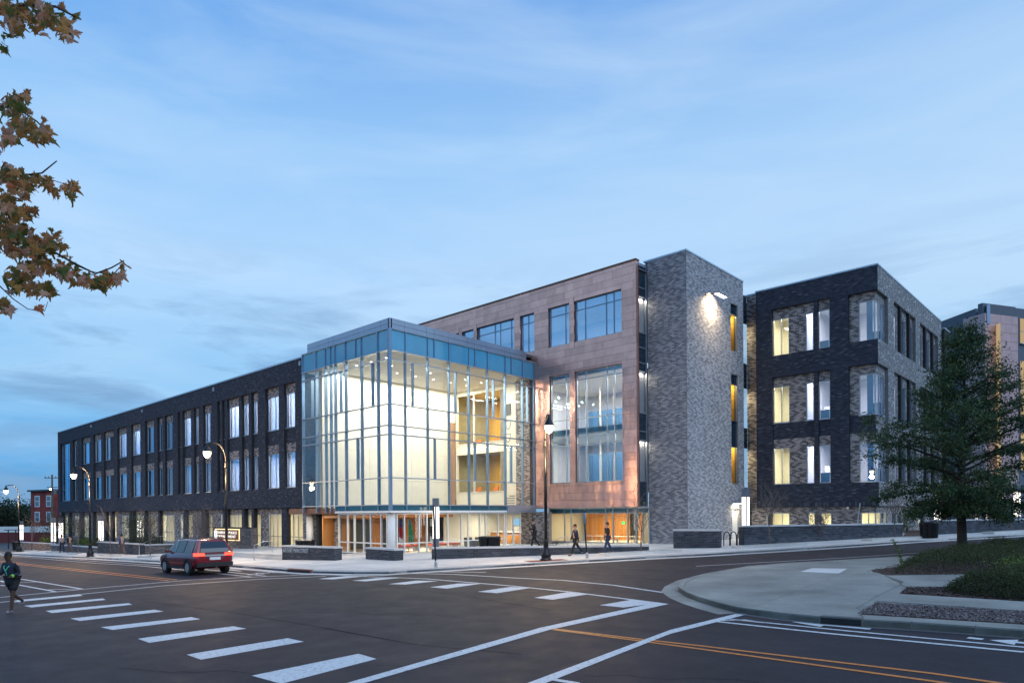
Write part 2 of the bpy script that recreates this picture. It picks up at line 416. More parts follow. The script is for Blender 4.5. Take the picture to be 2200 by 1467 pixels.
def paint(name, c):
    m = MT(name); n1 = m.noise(14, 6, 0.7); n2 = m.noise(0.8, 4)
    col = m.ramp(n1, [(0.34, tuple(x * 0.22 for x in c)), (0.43, tuple(x * 0.75 for x in c)), (0.68, c)])
    col = m.mix(m.math('MULTIPLY', n2, 0.35), col, tuple(x * 0.75 for x in c)); m.set(col, 0.6); return m.m
M['paint_white'] = paint('paint_white', (0.80, 0.80, 0.78))
M['paint_yellow'] = paint('paint_yellow', (0.85, 0.26, 0.035))
M['tactile'] = plain('tactile', (0.20, 0.07, 0.045), 0.8)
M['mulch'] = plain('mulch', (0.075, 0.042, 0.032), 0.95, 0, 0.5, 12, bump=1.0, bsc=25)
M['soil'] = plain('soil', (0.04, 0.03, 0.025), 0.95, 0, 0.4, 8, bump=1.0, bsc=20)
M['glass_cl'] = glass_mat('glass_cl', (0.86, 0.92, 0.95), 0.20, 1.55, (0.45, .76, 1.0))
M['glass_right'] = glass_mat('glass_right', (0.88, 0.93, 0.97), 0.12, 1.6)
M['blue_in'] = plain('blue_in', (0.05, 0.13, 0.26), 0.6)
M['curtain_blue'] = plain('curtain_blue', (0.10, 0.28, 0.58), 0.5)
M['blind'] = plain('blind', (0.72, 0.64, 0.48), 0.8, 0, 0.05)
M['office_warm'] = plain('office_warm', (0.72, 0.68, 0.55), 0.8, 0, 0.04)
M['stair_yellow'] = plain('stair_yellow', (0.80, 0.52, 0.08), 0.7, 0, 0.03)
M['slate'] = plain('slate', (0.085, 0.105, 0.14), 0.6, 0, 0.1)
M['copper_pink'] = plain('copper_pink', (0.50, 0.33, 0.33), 0.45, 0.3, 0.12, 1.0)
M['amber_lit'] = emis('amber_lit', (0.95, 0.70, 0.40), 0.5)
M['lamp_soft'] = emis('lamp_soft', (1.0, 0.92, 0.82), 1.6)
M['sign_blue'] = plain('sign_blue', (0.15, 0.55, 0.65), 0.5)
M['tower_brick_shaded'] = brick_mat('tower_brick_in_shade', [(0, (0.33, 0.335, 0.36)), (0.28, (0.30, 0.305, 0.33)), (0.52, (0.17, 0.18, 0.21)), (0.75, (0.20, 0.21, 0.235))])  # darker copy for the tower's left face, its shade put into the colour
M['tower_brick_lit'] = brick_mat('tower_brick_lit', [(0, (0.43, 0.43, 0.445)), (0.35, (0.39, 0.39, 0.405)), (0.62, (0.24, 0.245, 0.27)), (0.82, (0.275, 0.28, 0.30))])  # same tower, right face: side light painted in as a lighter brick
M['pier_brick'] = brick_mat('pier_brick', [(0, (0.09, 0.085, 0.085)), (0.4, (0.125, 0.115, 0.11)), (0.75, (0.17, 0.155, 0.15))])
M['warm_lit_brick'] = brick_mat('warm_lit_brick', [(0, (0.22, 0.16, 0.13)), (0.4, (0.30, 0.22, 0.18)), (0.8, (0.36, 0.29, 0.25))])  # warm light on the planter wall painted into its brick colour
M['halo'] = emis('halo', (1.0, 0.72, 0.36), 2.2)
M['rust'] = plain('rust', (0.20, 0.07, 0.035), .6)
M['panel_lit'] = emis('panel_lit', (0.95, 0.97, 1.0), 1.6)
M['logo_blue'] = emis('logo_blue', (0.15, 0.55, 0.85), 1.0)
M['text_lit'] = emis('text_lit', (1.0, 0.97, 0.92), 1.2)
M['lamp_tube'] = emis('lamp_tube', (1.0, 0.93, 0.86), 3.5)
M['pole_wood'] = plain('pole_wood', (0.14, 0.12, 0.09), .9)
M['red_brick_flat'] = plain('red_brick_flat', (0.26, 0.045, 0.035), .85, 0, .25, .6)
M['red_flat'] = plain('red_flat', (0.16, 0.03, 0.03), .85, 0, .2)
M['glass_dark'] = spandrel('glass_dark', (0.10, 0.16, 0.22))
for k, c in dict(cloth_navy=(.015, .02, .04), cloth_black=(.008, .008, .01), cloth_jeans=(.02, .05, .11), cloth_blue=(.03, .06, .16), cloth_khaki=(.12, .08, .07), cloth_pale=(.30, .32, .38), skin_dark=(.075, .035, .022), skin_light=(.42, .24, .17), hair_dark=(.012, .01, .01), shoe=(.01, .01, .01), shoe_light=(.25, .25, .27), lip=(.12, .04, .035), hi_green=(.08, .45, .30), hi_lime=(.25, .6, .08), tyre=(.012, .012, .012), bumper=(.02, .02, .022)).items(): M[k] = plain(k, c, .75 if 'shoe' not in k else .5, 0, .1, 6)
m_ = MT('car_red'); m_.set((.22, .006, .014), .2, .25); m_.b.inputs['Coat Weight'].default_value = 1.0; M['car_red'] = m_.m
M['car_glass'] = spandrel('car_glass', (.02, .03, .04))
M['tail'] = emis('tail', (1.0, .05, .03), 5.0)
# ================================================================ the building
Dc = 43.0
w_ = ray(839, 1100); s_ = Dc / (w_.dot(fv)); X0 = s_ * w_.x; Y0 = s_ * w_.y
FR = Fr('X', X0); FL = Fr('Y', Y0)
YW = Y0 + 1.2; FW = Fr('Y', YW)
YC = onX(1148, 1000, X0).y; FC = Fr('Y', YC)
X1 = onY(1368, 900, YC).x; FS = Fr('X', X1)          # glass slot beside the tower
YT = onX(1393, 900, X1).y; FT = Fr('Y', YT)
X2 = onY(1475.5, 850, YT).x; FTR = Fr('X', X2)
YTE = onX(1597.5, 850, X2).y
YR = 51.0; FRW = Fr('Y', YR)
X3 = onY(1887, 850, YR).x; FRR = Fr('X', X3)
XRL = onY(1625, 850, YR).x
YRE = onX(2022, 700, X3).y
YB = 52.0; FB = Fr('Y', YB)
XL = onY(124.5, 1000, YW).x
B = thing('office_building', 'long dark brick civic building with lit glass corner box and copper clad block', 'building', (X0, Y0, gz(X0, Y0)))
PL = gz(X0, Y0) + 0.13                                # plaza level at the glass corner

def free_spans(u0, u1, za, zb, holes):
    sp = [(u0, u1)]
    for h in holes:
        if h[2] < zb - 1e-6 and h[3] > za + 1e-6:
            ns = []
            for a, b in sp:
                if h[1] <= a or h[0] >= b: ns.append((a, b)); continue
                if h[0] > a: ns.append((a, h[0]))
                if h[1] < b: ns.append((h[1], b))
            sp = ns
    return [q for q in sp if q[1] - q[0] > 0.012]
def bricks_mb(fr, u0, u1, z0, z1, n, holes=(), course=0.1, L=0.3, j=0.011, proud=0.012, zmin=None, soldier=None):
    """individual bricks in running bond, standing proud of recessed mortar"""
    V = []; Fc = []; T = []
    k0 = math.floor(z0 / course); k1 = math.ceil(z1 / course)
    for k in range(k0, k1):
        za = max(z0, k * course) + j / 2; zb = min(z1, (k + 1) * course) - j / 2
        if zb - za < 0.02: continue
        off = (k % 2) * L / 2; ph = rnd.random()
        for a, b in free_spans(u0, u1, za, zb, holes):
            i = math.floor((a - off) / L)
            while i * L + off < b:
                ua = max(a, i * L + off) + j / 2; ub = min(b, (i + 1) * L + off) - j / 2; i += 1
                if ub - ua < 0.02: continue
                c = len(V); m = n + proud * (0.85 + 0.3 * ((k * 7 + i * 13) % 5) / 5)
                V += [fr.p(ua, za, n), fr.p(ub, za, n), fr.p(ub, zb, n), fr.p(ua, zb, n), fr.p(ua, za, m), fr.p(ub, za, m), fr.p(ub, zb, m), fr.p(ua, zb, m)]
                if fr.axis == 'Y': fs = ((4, 5, 6, 7), (0, 1, 5, 4), (1, 2, 6, 5), (2, 3, 7, 6), (3, 0, 4, 7))
                else: fs = ((4, 5, 6, 7), (0, 1, 5, 4), (1, 2, 6, 5), (2, 3, 7, 6), (3, 0, 4, 7))
                Fc += [tuple(c + q for q in f) for f in fs]; T += [((i * 0.38197 + ph + 0.34 * rnd.random()) % 1.0)] * 5
    mb = MB(); mb.v = [tuple(v) for v in V]; mb.f = Fc; mb.m = [0] * len(Fc); mb.tone = T
    return mb
def wall(fr, u0, u1, z0, z1, n=0.0, t=0.3, holes=(), brick='dark_brick', mortar='mortar_dark', parent=None, name='wall', bz0=None):
    parent = parent or B
    if u0 > u1: u0, u1 = u1, u0
    holes = [(min(h[0], h[1]), max(h[0], h[1]), h[2], h[3]) for h in holes]
    mb = MB(); zs = sorted(set([z0, z1] + [z for h in holes for z in (h[2], h[3]) if z0 < z < z1]))
    rows = []
    for a, b in zip(zs, zs[1:]):
        sp = free_spans(u0, u1, a, b, holes)
        if rows and rows[-1][2] == sp: rows[-1][1] = b
        else: rows.append([a, b, sp])
    if len(rows) == 1 and len(rows[0][2]) > 1:      # piers between full-height openings: each its own piece
        for p, q in rows[0][2]: w = wall(fr, p, q, z0, z1, n, t, (), brick, mortar, parent, name, bz0)
        return w
    for a, b, sp in rows:
        for p, q in sp: fr.box(mb, p, q, a, b, n - t, n)
    w = mb.build(name, M[mortar], parent)
    if brick:
        bm_ = bricks_mb(fr, u0, u1, z0 if bz0 is None else bz0, z1, n, holes)
        bm_.build('brick', M[brick], w, kind='stuff')
    return w
def window(fr, u0, u1, z0, z1, n, mull=(), trans=(), glass='glass_wing', frame='alu', fw=0.05, parent=None, sill=True, blind=None):
    parent = parent or B
    if u0 > u1: u0, u1 = u1, u0
    mb = MB(); n0, n1 = n - 0.04, n + 0.05
    fr.box(mb, u0, u0 + fw, z0, z1, n0, n1); fr.box(mb, u1 - fw, u1, z0, z1, n0, n1)
    fr.box(mb, u0 + fw, u1 - fw, z0, z0 + fw, n0, n1 - 0.004); fr.box(mb, u0 + fw, u1 - fw, z1 - fw, z1, n0, n1 - 0.004)
    us = [u0 + fw] + sorted(u0 + (u1 - u0) * m for m in mull) + [u1 - fw]
    zs = [z0 + fw] + sorted(trans) + [z1 - fw]
    for m in us[1:-1]: fr.box(mb, m - fw / 2, m + fw / 2, z0 + fw, z1 - fw, n0 + 0.003, n1 - 0.006)
    for q in zs[1:-1]: fr.box(mb, u0 + fw, u1 - fw, q - fw / 2, q + fw / 2, n0 + 0.005, n1 - 0.01)
    w = mb.build('window', M[frame], parent)
    for i in range(len(us) - 1):
        for k in range(len(zs) - 1):
            pm = MB(); pm.quad(fr.p(us[i], zs[k], n), fr.p(us[i + 1], zs[k], n), fr.p(us[i + 1], zs[k + 1], n), fr.p(us[i], zs[k + 1], n))
            pm.build('pane', M[glass], w)
    if sill:
        sm = MB(); fr.box(sm, u0 - 0.02, u1 + 0.02, z0 - 0.05, z0 - 0.002, n - 0.05, n + 0.16); sm.build('sill', M['coping'], w)
    return w
def area_light(name, loc, sx, sy, W_, col=(1, 0.95, 0.86), down=(0, 0, -1), parent=None, spread=180):
    a = bpy.data.lights.new(name, 'AREA'); a.shape = 'RECTANGLE'; a.size = sx; a.size_y = sy; a.energy = W_; a.color = col; a.spread = R(spread)
    o = link(name, a, parent); loc = Vector(loc)
    if parent is not None: loc = loc - org(parent)
    q = Vector(down).to_track_quat('-Z', 'Y')
    o.matrix_local = Matrix.Translation(loc) @ q.to_matrix().to_4x4(); return o
def part_box(name, mat, b, parent=None, kind=None):
    return MB().box(*b).build(name, M[mat] if isinstance(mat, str) else mat, parent or B, kind=kind)
def room(x0, x1, y0, y1, z0, z1, wallm='office_wall', ceil='ceiling', floor='floor_in', back=True, left=True, right=True, parent=None):
    parent = parent or B
    mb = MB(); t = 0.08
    mb.box(x0, x1, y1, y1 + t, z0, z1)
    if left: mb.box(x0 - t, x0, y0, y1 + t, z0, z1)
    if right: mb.box(x1, x1 + t, y0, y1 + t, z0, z1)
    mb.build('room_wall', M[wallm], parent)
    part_box('ceiling', ceil, (x0, x1, y0, y1, z1, z1 + t), parent)
    part_box('floor', floor, (x0, x1, y0, y1, z0 - t, z0), parent)

# ---- left wing
zt = FW.z(650, 768)                                       # parapet top
zB0 = FW.z(618, 1090.5)                                   # underside of the dark band
z3t = FW.z(572, 835.4); z3h = FW.z(579, 852.5); z3s = FW.z(579, 924.5)
z2t = FW.z(579, 956.5); z2h = FW.z(579, 975.5); z2s = FW.z(579, 1048.5)
XWR = onY(655, 900, YW).x + 2.0
bays = [  # recess range, windows, extra light slots
 (156.6, 194.7, [(160.3, 170.9, ()), (181, 193.6, ())]),
 (200.8, 244.6, [(205.5, 222.2, (.5,)), (228.8, 238.4, (.55,))]),
 (252.3, 303.2, [(258.5, 277, (.45,)), (288.2, 302.9, (.35,))]),
 (312, 372, [(317, 336.2, (.45, .7)), (344.8, 354.2, (.5,)), (361, 371.9, (.45, .7))]),
 (382.3, 454.7, [(387.2, 392.7, ()), (399, 416, (.2,)), (423.8, 432.8, (.35,)), (443.7, 454.6, (.4, .75))]),
 (467.4, 555.8, [(472.8, 479.6, ()), (485.3, 488.4, ()), (495.5, 519.2, (.45,)), (526.8, 539.9, (.4,)), (548, 555.7, (.4,))]),
 (570.5, 636.3, [(578, 605, (.58,)), (618, 636.2, (.45,))]),
]
holes = []
NW = -0.24
for i, (a, b, wins) in enumerate(bays):
    ua, ub = FW.u(a), FW.u(b); holes.append((ua, ub, z2s - 0.05, z3t))
    # recessed panels: mixed brick over each window row, dark brick between
    wl = [(FW.u(p, 1000, NW - 0.06), FW.u(q, 1000, NW - 0.06), m) for p, q, m in wins]
    fixed = []
    for p, q, m in wl: fixed.append((max(p, ua + 0.06), min(q, ub - 0.02), m))
    for (zh, zs_, ztop, zbot) in ((z3h, z3s, z3t, z2t), (z2h, z2s, z2t, z2s - 0.05)):
        wall(FW, ua, ub, zh, ztop, NW, 0.2, (), 'mixed_brick', 'mortar_mid')
        wall(FW, ua, ub, zs_, zh, NW, 0.2, [(p, q, zs_, zh) for p, q, m in fixed], 'dark_brick', 'mortar_dark')
        if zs_ > zbot: wall(FW, ua, ub, zbot, zs_, NW, 0.2, (), 'dark_brick', 'mortar_dark')
        for p, q, m in fixed: window(FW, p, q, zs_, zh, NW - 0.06, m)
    for k in range(len(fixed) - 1):
        ga, gb = fixed[k][1], fixed[k + 1][0]
        if gb - ga > 0.35:
            fm = MB(); FW.box(fm, ga + 0.1, gb - 0.04, z2s - 0.05, z3t, NW, -0.03); f_ = fm.build('pier', M['mortar_dark'], B)
            bricks_mb(FW, ga + 0.1, gb - 0.04, z2s - 0.05, z3t, -0.03).build('brick', M['dark_brick'], f_, kind='stuff')
# tall curtain strip at the far end
ua, ub = FW.u(129.6), FW.u(150.2); zt0 = FW.z(129.6, 954.6); zt1 = z2s
holes.append((ua, ub, zt1 - 0.05, zt0))
window(FW, FW.u(132, 1000, -.3), ub - 0.35, zt1, zt0, -0.3, (.15, .45, .7, .85), (zt1 + 1.6, zt1 + 2.9, zt1 + 5.6), 'glass_wing', 'alu_blue')
wall(FW, ub - 0.35, ub, zt1, zt0, -0.24, 0.2)
wall(FW, XL, XWR, zB0, zt, 0.0, NW * -1, holes)
cp = MB(); FW.box(cp, XL - 0.05, FW.u(650), zt, zt + 0.11, -0.4, 0.05); cp.build('coping', M['coping'], B)
# pale metal end strip, flush lamps under the parapet
part_box('end_panel', 'alu_panel', (XL - 0.45, XL - 0.02, YW + 0.3, YW + 4, zB0 - 0.2, zt - 0.9))
for px, py in ((845/4.314+450, 90/4.314+760), (44/4.314+450, 331/4.314+760), (408/6.113+240, 262/6.113+840), (708/8.15+110, 128/8.15+900)):
    p = FW.p(FW.u(px, py), FW.z(px, py)); mb = MB(); mb.box(p.x - .1, p.x + .1, p.y - .12, p.y, p.z - .16, p.z + .16); mb.build('scupper', M['alu'], B)
# movement joints across the parapet band
for x in np.linspace(XL + 7, FW.u(560), 5): pass
part_box('roof', 'grey_metal', (XL, XWR, YW + 0.4, YW + 18, zt - 0.6, zt - 0.5))
part_box('wall', 'mortar_dark', (XL, XL + 0.3, YW + 0.3, YW + 18, -3.4, zt))
# ground storey of the wing
gN = -0.42
gw = [(134.5,147),(149.5,155),(162,170),(182,192.5),(205.5,222),(229,237),(244,250),(262.7,276.6),(288,309),(320,336.5),(344.8,375),(387.8,392.7),(399.5,414),(429,432.2),(442.6,456.4),(474.5,479.2),(489,519.5),(526.6,540.5),(547,560.7),(577.5,605.2),(619.5,651)]
gp = [(130.5,134),(147.2,149.2),(171,176),(199,201.4),(225,228),(238,241.8),(278,282),(283,286),(310,312.3),(340,343.2),(395,398.8),(432.6,442),(480,488),(520,525.6),(540.8,546),(605.4,617)]
zgt = FW.z(590, 1103.5, gN)
zgb = FW.z(590, 1176, gN)
gh = []
for a, b in gw:
    p, q = FW.u(a, 1130, gN), FW.u(b, 1130, gN); gh.append((p, q, zgb, zgt))
wall(FW, XL + 0.4, XWR - 1.0, -3.2, zB0, gN, 0.2, gh, 'mixed_brick', 'mortar_mid', bz0=-2.2)
for i, h in enumerate(gh):
    n = max(1, round((h[1] - h[0]) / 0.8)); ms = [k / n for k in range(1, n)] if n > 1 else ()
    window(FW, h[0], h[1], h[2], h[3], gN - 0.06, ms, (zgb + 0.95,), 'glass')
for a, b in gp:
    p, q = FW.u(a, 1130, -.1), FW.u(b, 1130, -.1)
    mb = MB(); FW.box(mb, p, q, -3.2, zB0, gN, -0.1); w = mb.build('pier', M['mortar_dark'], B)
    bricks_mb(FW, p, q, -2.0, zB0, -0.1).build('brick', M['dark_brick'], w, kind='stuff')
part_box('soffit', 'mortar_dark', (XL + 0.3, XWR, YW + 0.24, YW + 0.7, zB0 - 0.02, zB0 + 0.06))
# rooms of the wing
zf2, zf3 = zB0 + 0.35, z2h + 0.45
yb = YW + 0.55
segs = [XL + 0.4, FW.u(198), FW.u(248), FW.u(307), FW.u(377), FW.u(461), FW.u(562), XWR - 0.1]
PW = [[14, 22, 45, 14, 60, 170, 460], [26, 80, 200, 20, 260, 360, 520]]
for k, (za, zb_) in enumerate(((zf2, zf3 - 0.35), (zf3, zt - 1.0))):
    for si, (a, b) in enumerate(zip(segs, segs[1:])):
        room(a + 0.05, b - 0.15, yb, yb + 5.5, za, zb_, 'office_wall')
        n = max(1, int((b - a) / 3.0))
        for i in range(n):
            xc = a + (b - a) * (i + 0.5) / n
            area_light('ceiling_light', (xc, yb + 2.0, zb_ - 0.12), 0.14, 2.4, PW[k][si], (0.93, 0.93, 1.0), parent=B)
sg = [XL + 0.6, FW.u(240), FW.u(342), FW.u(460), FW.u(562), XWR - 1.2]
for a, b in zip(sg, sg[1:]):
    room(a + .05, b - .1, YW + 0.75, YW + 4.6, -0.75, zB0 - 0.1, 'cream')
    area_light('ceiling_light', ((a + b) / 2, YW + 2.5, zB0 - 0.25), max(1.5, (b - a) * 0.5), 0.3, 42 * (b - a), (1, 0.88, 0.62), parent=B)
part_box('wood_wall', 'wood', (FW.u(618), XWR - 1.3, YW + 2.6, YW + 2.7, -0.7, zB0 - 0.12))

# ---- glass corner box
c1 = lambda y: FR.z(839, y)
zSof, zBandB, zBandT = c1(1100.5), c1(1096.5), c1(1084)
zl = [c1(y) for y in (1084, 1025.4, 932, 912.5, 867, 771.4, 751, 705.5)]
zFT = c1(680.8)
uR = [FR.u(x) for x in (840.5, 872, 920, 965.5, 1008, 1048, 1086, 1123, 1147)]
uL = [FL.u(x) for x in (652, 681, 700.8, 711.8, 721.5, 744, 778, 813.5, 838)]
XBL = FL.u(652)
def cw(fr, us, zrow, full_z0, full_z1, partial, skip_top=()):
    """mullions, transoms and panes; zrow = [(z0, z1, extra us, material)]"""
    for u in us:
        mb = MB(); fr.box(mb, u - 0.032, u + 0.032, full_z0, full_z1, -0.14, 0.085); mb.build('mullion', M['alu_blue'], B)
    for u, a, b in partial:
        mb = MB(); fr.box(mb, u - 0.032, u + 0.032, a + 0.03, b - 0.03, -0.14, 0.083); mb.build('mullion', M['alu_blue'], B)
    lo, hi = min(us), max(us)
    for z in sorted(set([r[0] for r in zrow] + [r[1] for r in zrow])):
        mb = MB(); fr.box(mb, lo - 0.03, hi + 0.03, z - 0.03, z + 0.03, -0.137, 0.10); mb.build('transom', M['alu'], B)
    for z0, z1, ex, mt_ in zrow:
        uu = sorted(list(us) + list(ex))
        for a, b in zip(uu, uu[1:]):
            pm = MB(); pm.quad(fr.p(a + .03, z0 + .03), fr.p(b - .03, z0 + .03), fr.p(b - .03, z1 - .03), fr.p(a + .03, z1 - .03))
            pm.build('pane', M[mt_], B)
exRlow = [FR.u(x) for x in (935, 1021, 1098.5)]; exRup = [FR.u(x) for x in (888, 979.7, 1061, 1134)]; exRtop = [FR.u(x) for x in (934, 1021, 1099)]
rowsR = [(zl[0], zl[1], [], 'glass'), (zl[1], zl[2], exRlow, 'glass'), (zl[2], zl[3], [], 'glass'), (zl[3], zl[4], [], 'glass'), (zl[4], zl[5], exRup, 'glass'), (zl[5], zl[6], [], 'glass'), (zl[6], zl[7], exRtop, 'spandrel')]
part_ = [(u, zl[1], zl[2]) for u in exRlow] + [(u, zl[4], zl[5]) for u in exRup] + [(u, zl[6], zl[7]) for u in exRtop]
cw(FR, uR[1:], rowsR, zBandB - 0.1, zl[7], part_)
exLlow = [FL.u(768.6)]; exLup = [FL.u(x) for x in (671.4, 733, 801.5)]; exLtop = [FL.u(766)]
rowsL = [(zl[0], zl[1], [], 'glass'), (zl[1], zl[2], exLlow, 'glass'), (zl[2], zl[3], [], 'glass'), (zl[3], zl[4], [], 'glass'), (zl[4], zl[5], exLup, 'glass'), (zl[5], zl[6], [], 'glass'), (zl[6], zl[7], exLtop, 'spandrel')]
part_ = [(u, zl[1], zl[2]) for u in exLlow] + [(u, zl[4], zl[5]) for u in exLup] + [(u, zl[6], zl[7]) for u in exLtop]
cw(FL, uL[:-1], rowsL, zBandB - 0.1, zl[7], part_)
# panes and transoms between the first mullions and the corner post
mb = MB(); mb.box(X0 - 0.10, X0 + 0.085, Y0 - 0.085, Y0 + 0.10, zBandB - 0.1, zl[7]); mb.build('corner_post', M['alu_blue'], B)
for (fr, a, b, rows) in ((FR, Y0 + 0.1, uR[1], rowsR), (FL, uL[-2], X0 - 0.1, rowsL)):
    for z in zl:
        mb = MB(); fr.box(mb, a + (0.0 if fr is FR else .03), b - (0.03 if fr is FR else 0), z - 0.03, z + 0.03, -0.137, 0.10); mb.build('transom', M['alu'], B)
    for z0, z1, ex, mt_ in rows:
        pm = MB(); pm.quad(fr.p(a, z0 + .03), fr.p(b, z0 + .03), fr.p(b, z1 - .03), fr.p(a, z1 - .03)); pm.build('pane', M[mt_], B)
# return of glass on the left end
XE = XBL
for za, zb_ in zip(zl[:-1], zl[1:]):
    MB().quad((XE, Y0 + .05, za), (XE, YW - 0.02, za), (XE, YW - 0.02, zb_), (XE, Y0 + .05, zb_)).build('pane', M['spandrel' if zb_ == zl[7] else 'glass'], B)
# lower spandrel band
zq0, zq1 = zBandB, zl[0]
for fr, us in ((FR, [Y0 + 0.0] + [FR.u(x) for x in (873, 919, 965.5, 1008, 1048, 1086.5)]), (FL, [FL.u(x) for x in (722, 744, 778, 813.5)] + [X0])):
    for a, b in zip(us, us[1:]):
        MB().quad(fr.p(a + .03, zq0 + .0), fr.p(b - .03, zq0), fr.p(b - .03, zq1 - .03), fr.p(a + .03, zq1 - .03)).build('spandrel_pane', M['spandrel_teal'], B)
    mb = MB(); fr.box(mb, us[0] - (0.1 if fr is FR else 0), us[-1] + (0.1 if fr is FL else 0), zSof - 0.02, zq0, -0.3, 0.12 if fr is FR else 0.118); mb.build('soffit_trim', M['white'], B)
mb = MB(); FR.box(mb, FR.u(1087), FR.u(1147.5), zSof - 0.05, zl[0] - 0.03, -0.2, 0.16); mb.build('fascia_panel', M['alu_panel'], B)
# roof fascia of paired metal panels
zfm = (zl[7] + zFT) / 2
for fr, xs in ((FR, [839, 869, 916.5, 932.7, 962.5, 1004.5, 1018.6, 1045.5, 1083.6, 1095.7, 1121, 1130]), (FL, [659.5, 685, 705.5, 716, 747.5, 770.5, 782, 817.5, 839])):
    us = [fr.u(x, 700, -0.12) for x in xs]
    if fr is FR: us[0] = Y0 + 0.12
    else: us[-1] = X0 - 0.12
    for a, b in zip(us, us[1:]):
        for za, zb_ in ((zl[7] + 0.03, zfm - 0.01), (zfm + 0.01, zFT)):
            mb = MB(); fr.box(mb, a + .008, b - .008, za, zb_, -0.2, -0.12); mb.build('fascia_panel', M['alu_panel'], B)
    mb = MB(); fr.box(mb, us[0], us[-1], zl[7] + 0.02, zFT - 0.03, -0.3, -0.21); mb.build('fascia_backing', M['alu_blue'], B)
part_box('roof', 'grey_metal', (XBL + .2, X0 - 0.25, Y0 + 0.25, YC - 0.02, zFT - 0.3, zFT - 0.1))
# inside the glass box
XLN = onZ(759, 793, zl[6]).x; XWI = XLN - 2.1
zC = zl[6] + 0.02; zFl = zl[0] - 0.12
part_box('ceiling', 'ceiling', (XBL + .15, X0 - 0.16, Y0 + 0.16, YC + 0.0, zC, zC + 0.3))
part_box('floor', 'floor_in', (XBL + .15, X0 - 0.16, Y0 + 0.16, YC - 0.4, zSof + 0.02, zFl - 0.02))
YWE = onX(965, 950, XWI).y
ylo = Y0 + 0.5
npan = 6
for i in range(npan):
    a = ylo + (YWE - ylo) * i / npan; b = ylo + (YWE - ylo) * (i + 1) / npan
    for za, zb_ in zip([zFl, zFl + 2.2, zFl + 4.4, zFl + 6.6], [zFl + 2.2, zFl + 4.4, zFl + 6.6, zC]):
        part_box('wall_panel', 'cream', (XWI - 0.25, XWI, a + .006, b - .006, za + .006, zb_ - .006))
part_box('wall', 'cream', (XWI - 0.4, XWI - 0.255, ylo, YWE, zFl, zC))
part_box('wood_trim', 'wood_pale', (XWI - 0.3, XWI - 0.02, YWE + 0.02, YC - 0.35, zFl, zC - 2.6))
part_box('wall', 'ceiling', (XWI - 0.3, XWI - 0.02, YWE + 0.02, YC - 0.35, zC - 2.58, zC))
for k, xx in enumerate((XLN, XLN - 1.15)):
    area_light('linear_and_added_light', (xx, (Y0 + YC) / 2 + .2, zC - 0.1), 0.16, YC - Y0 - 2.0, 640, (1, 0.91, 0.70), parent=B)
# downlights
for i in range(3):
    for k in range(7):
        x = XWI + 3.2 + i * 1.7; y = Y0 + 1.3 + k * 1.75
        MB().lathe([(0.07, 0), (0.07, 0.02)], (x, y, zC - 0.025), 10).build('downlight', M['downlight'], B); area_light('downlight_lamp', (x, y, zC - .04), .11, .11, 55, (1, .93, .8), parent=B)
# small parapet lip and dark interior brick of the wing seen through the left end
part_box('wall', 'mortar_dark', (XBL - 0.3, XBL + 0.0, YW + 0.0, YC, -0.3, zl[7]))
wall(Fr('Y', YW + 2.2), XBL + 0.02, XWI - 0.45, zFl, zC, 0, 0.2, (), 'mixed_brick', 'mortar_mid'); area_light('linear_and_added_light', ((XBL + XWI) / 2 + .2, YW + .7, zC - .15), 1.8, .2, 800, (.85, .95, 1), parent=B)  # this lamp is added to brighten the left end, not one of the linear fittings
wall(Fr('X', XWI - 0.42 - 1.3), YW + 2.4, YC, zFl, zC, 0, 0.15, (), 'mixed_brick', 'mortar_mid')
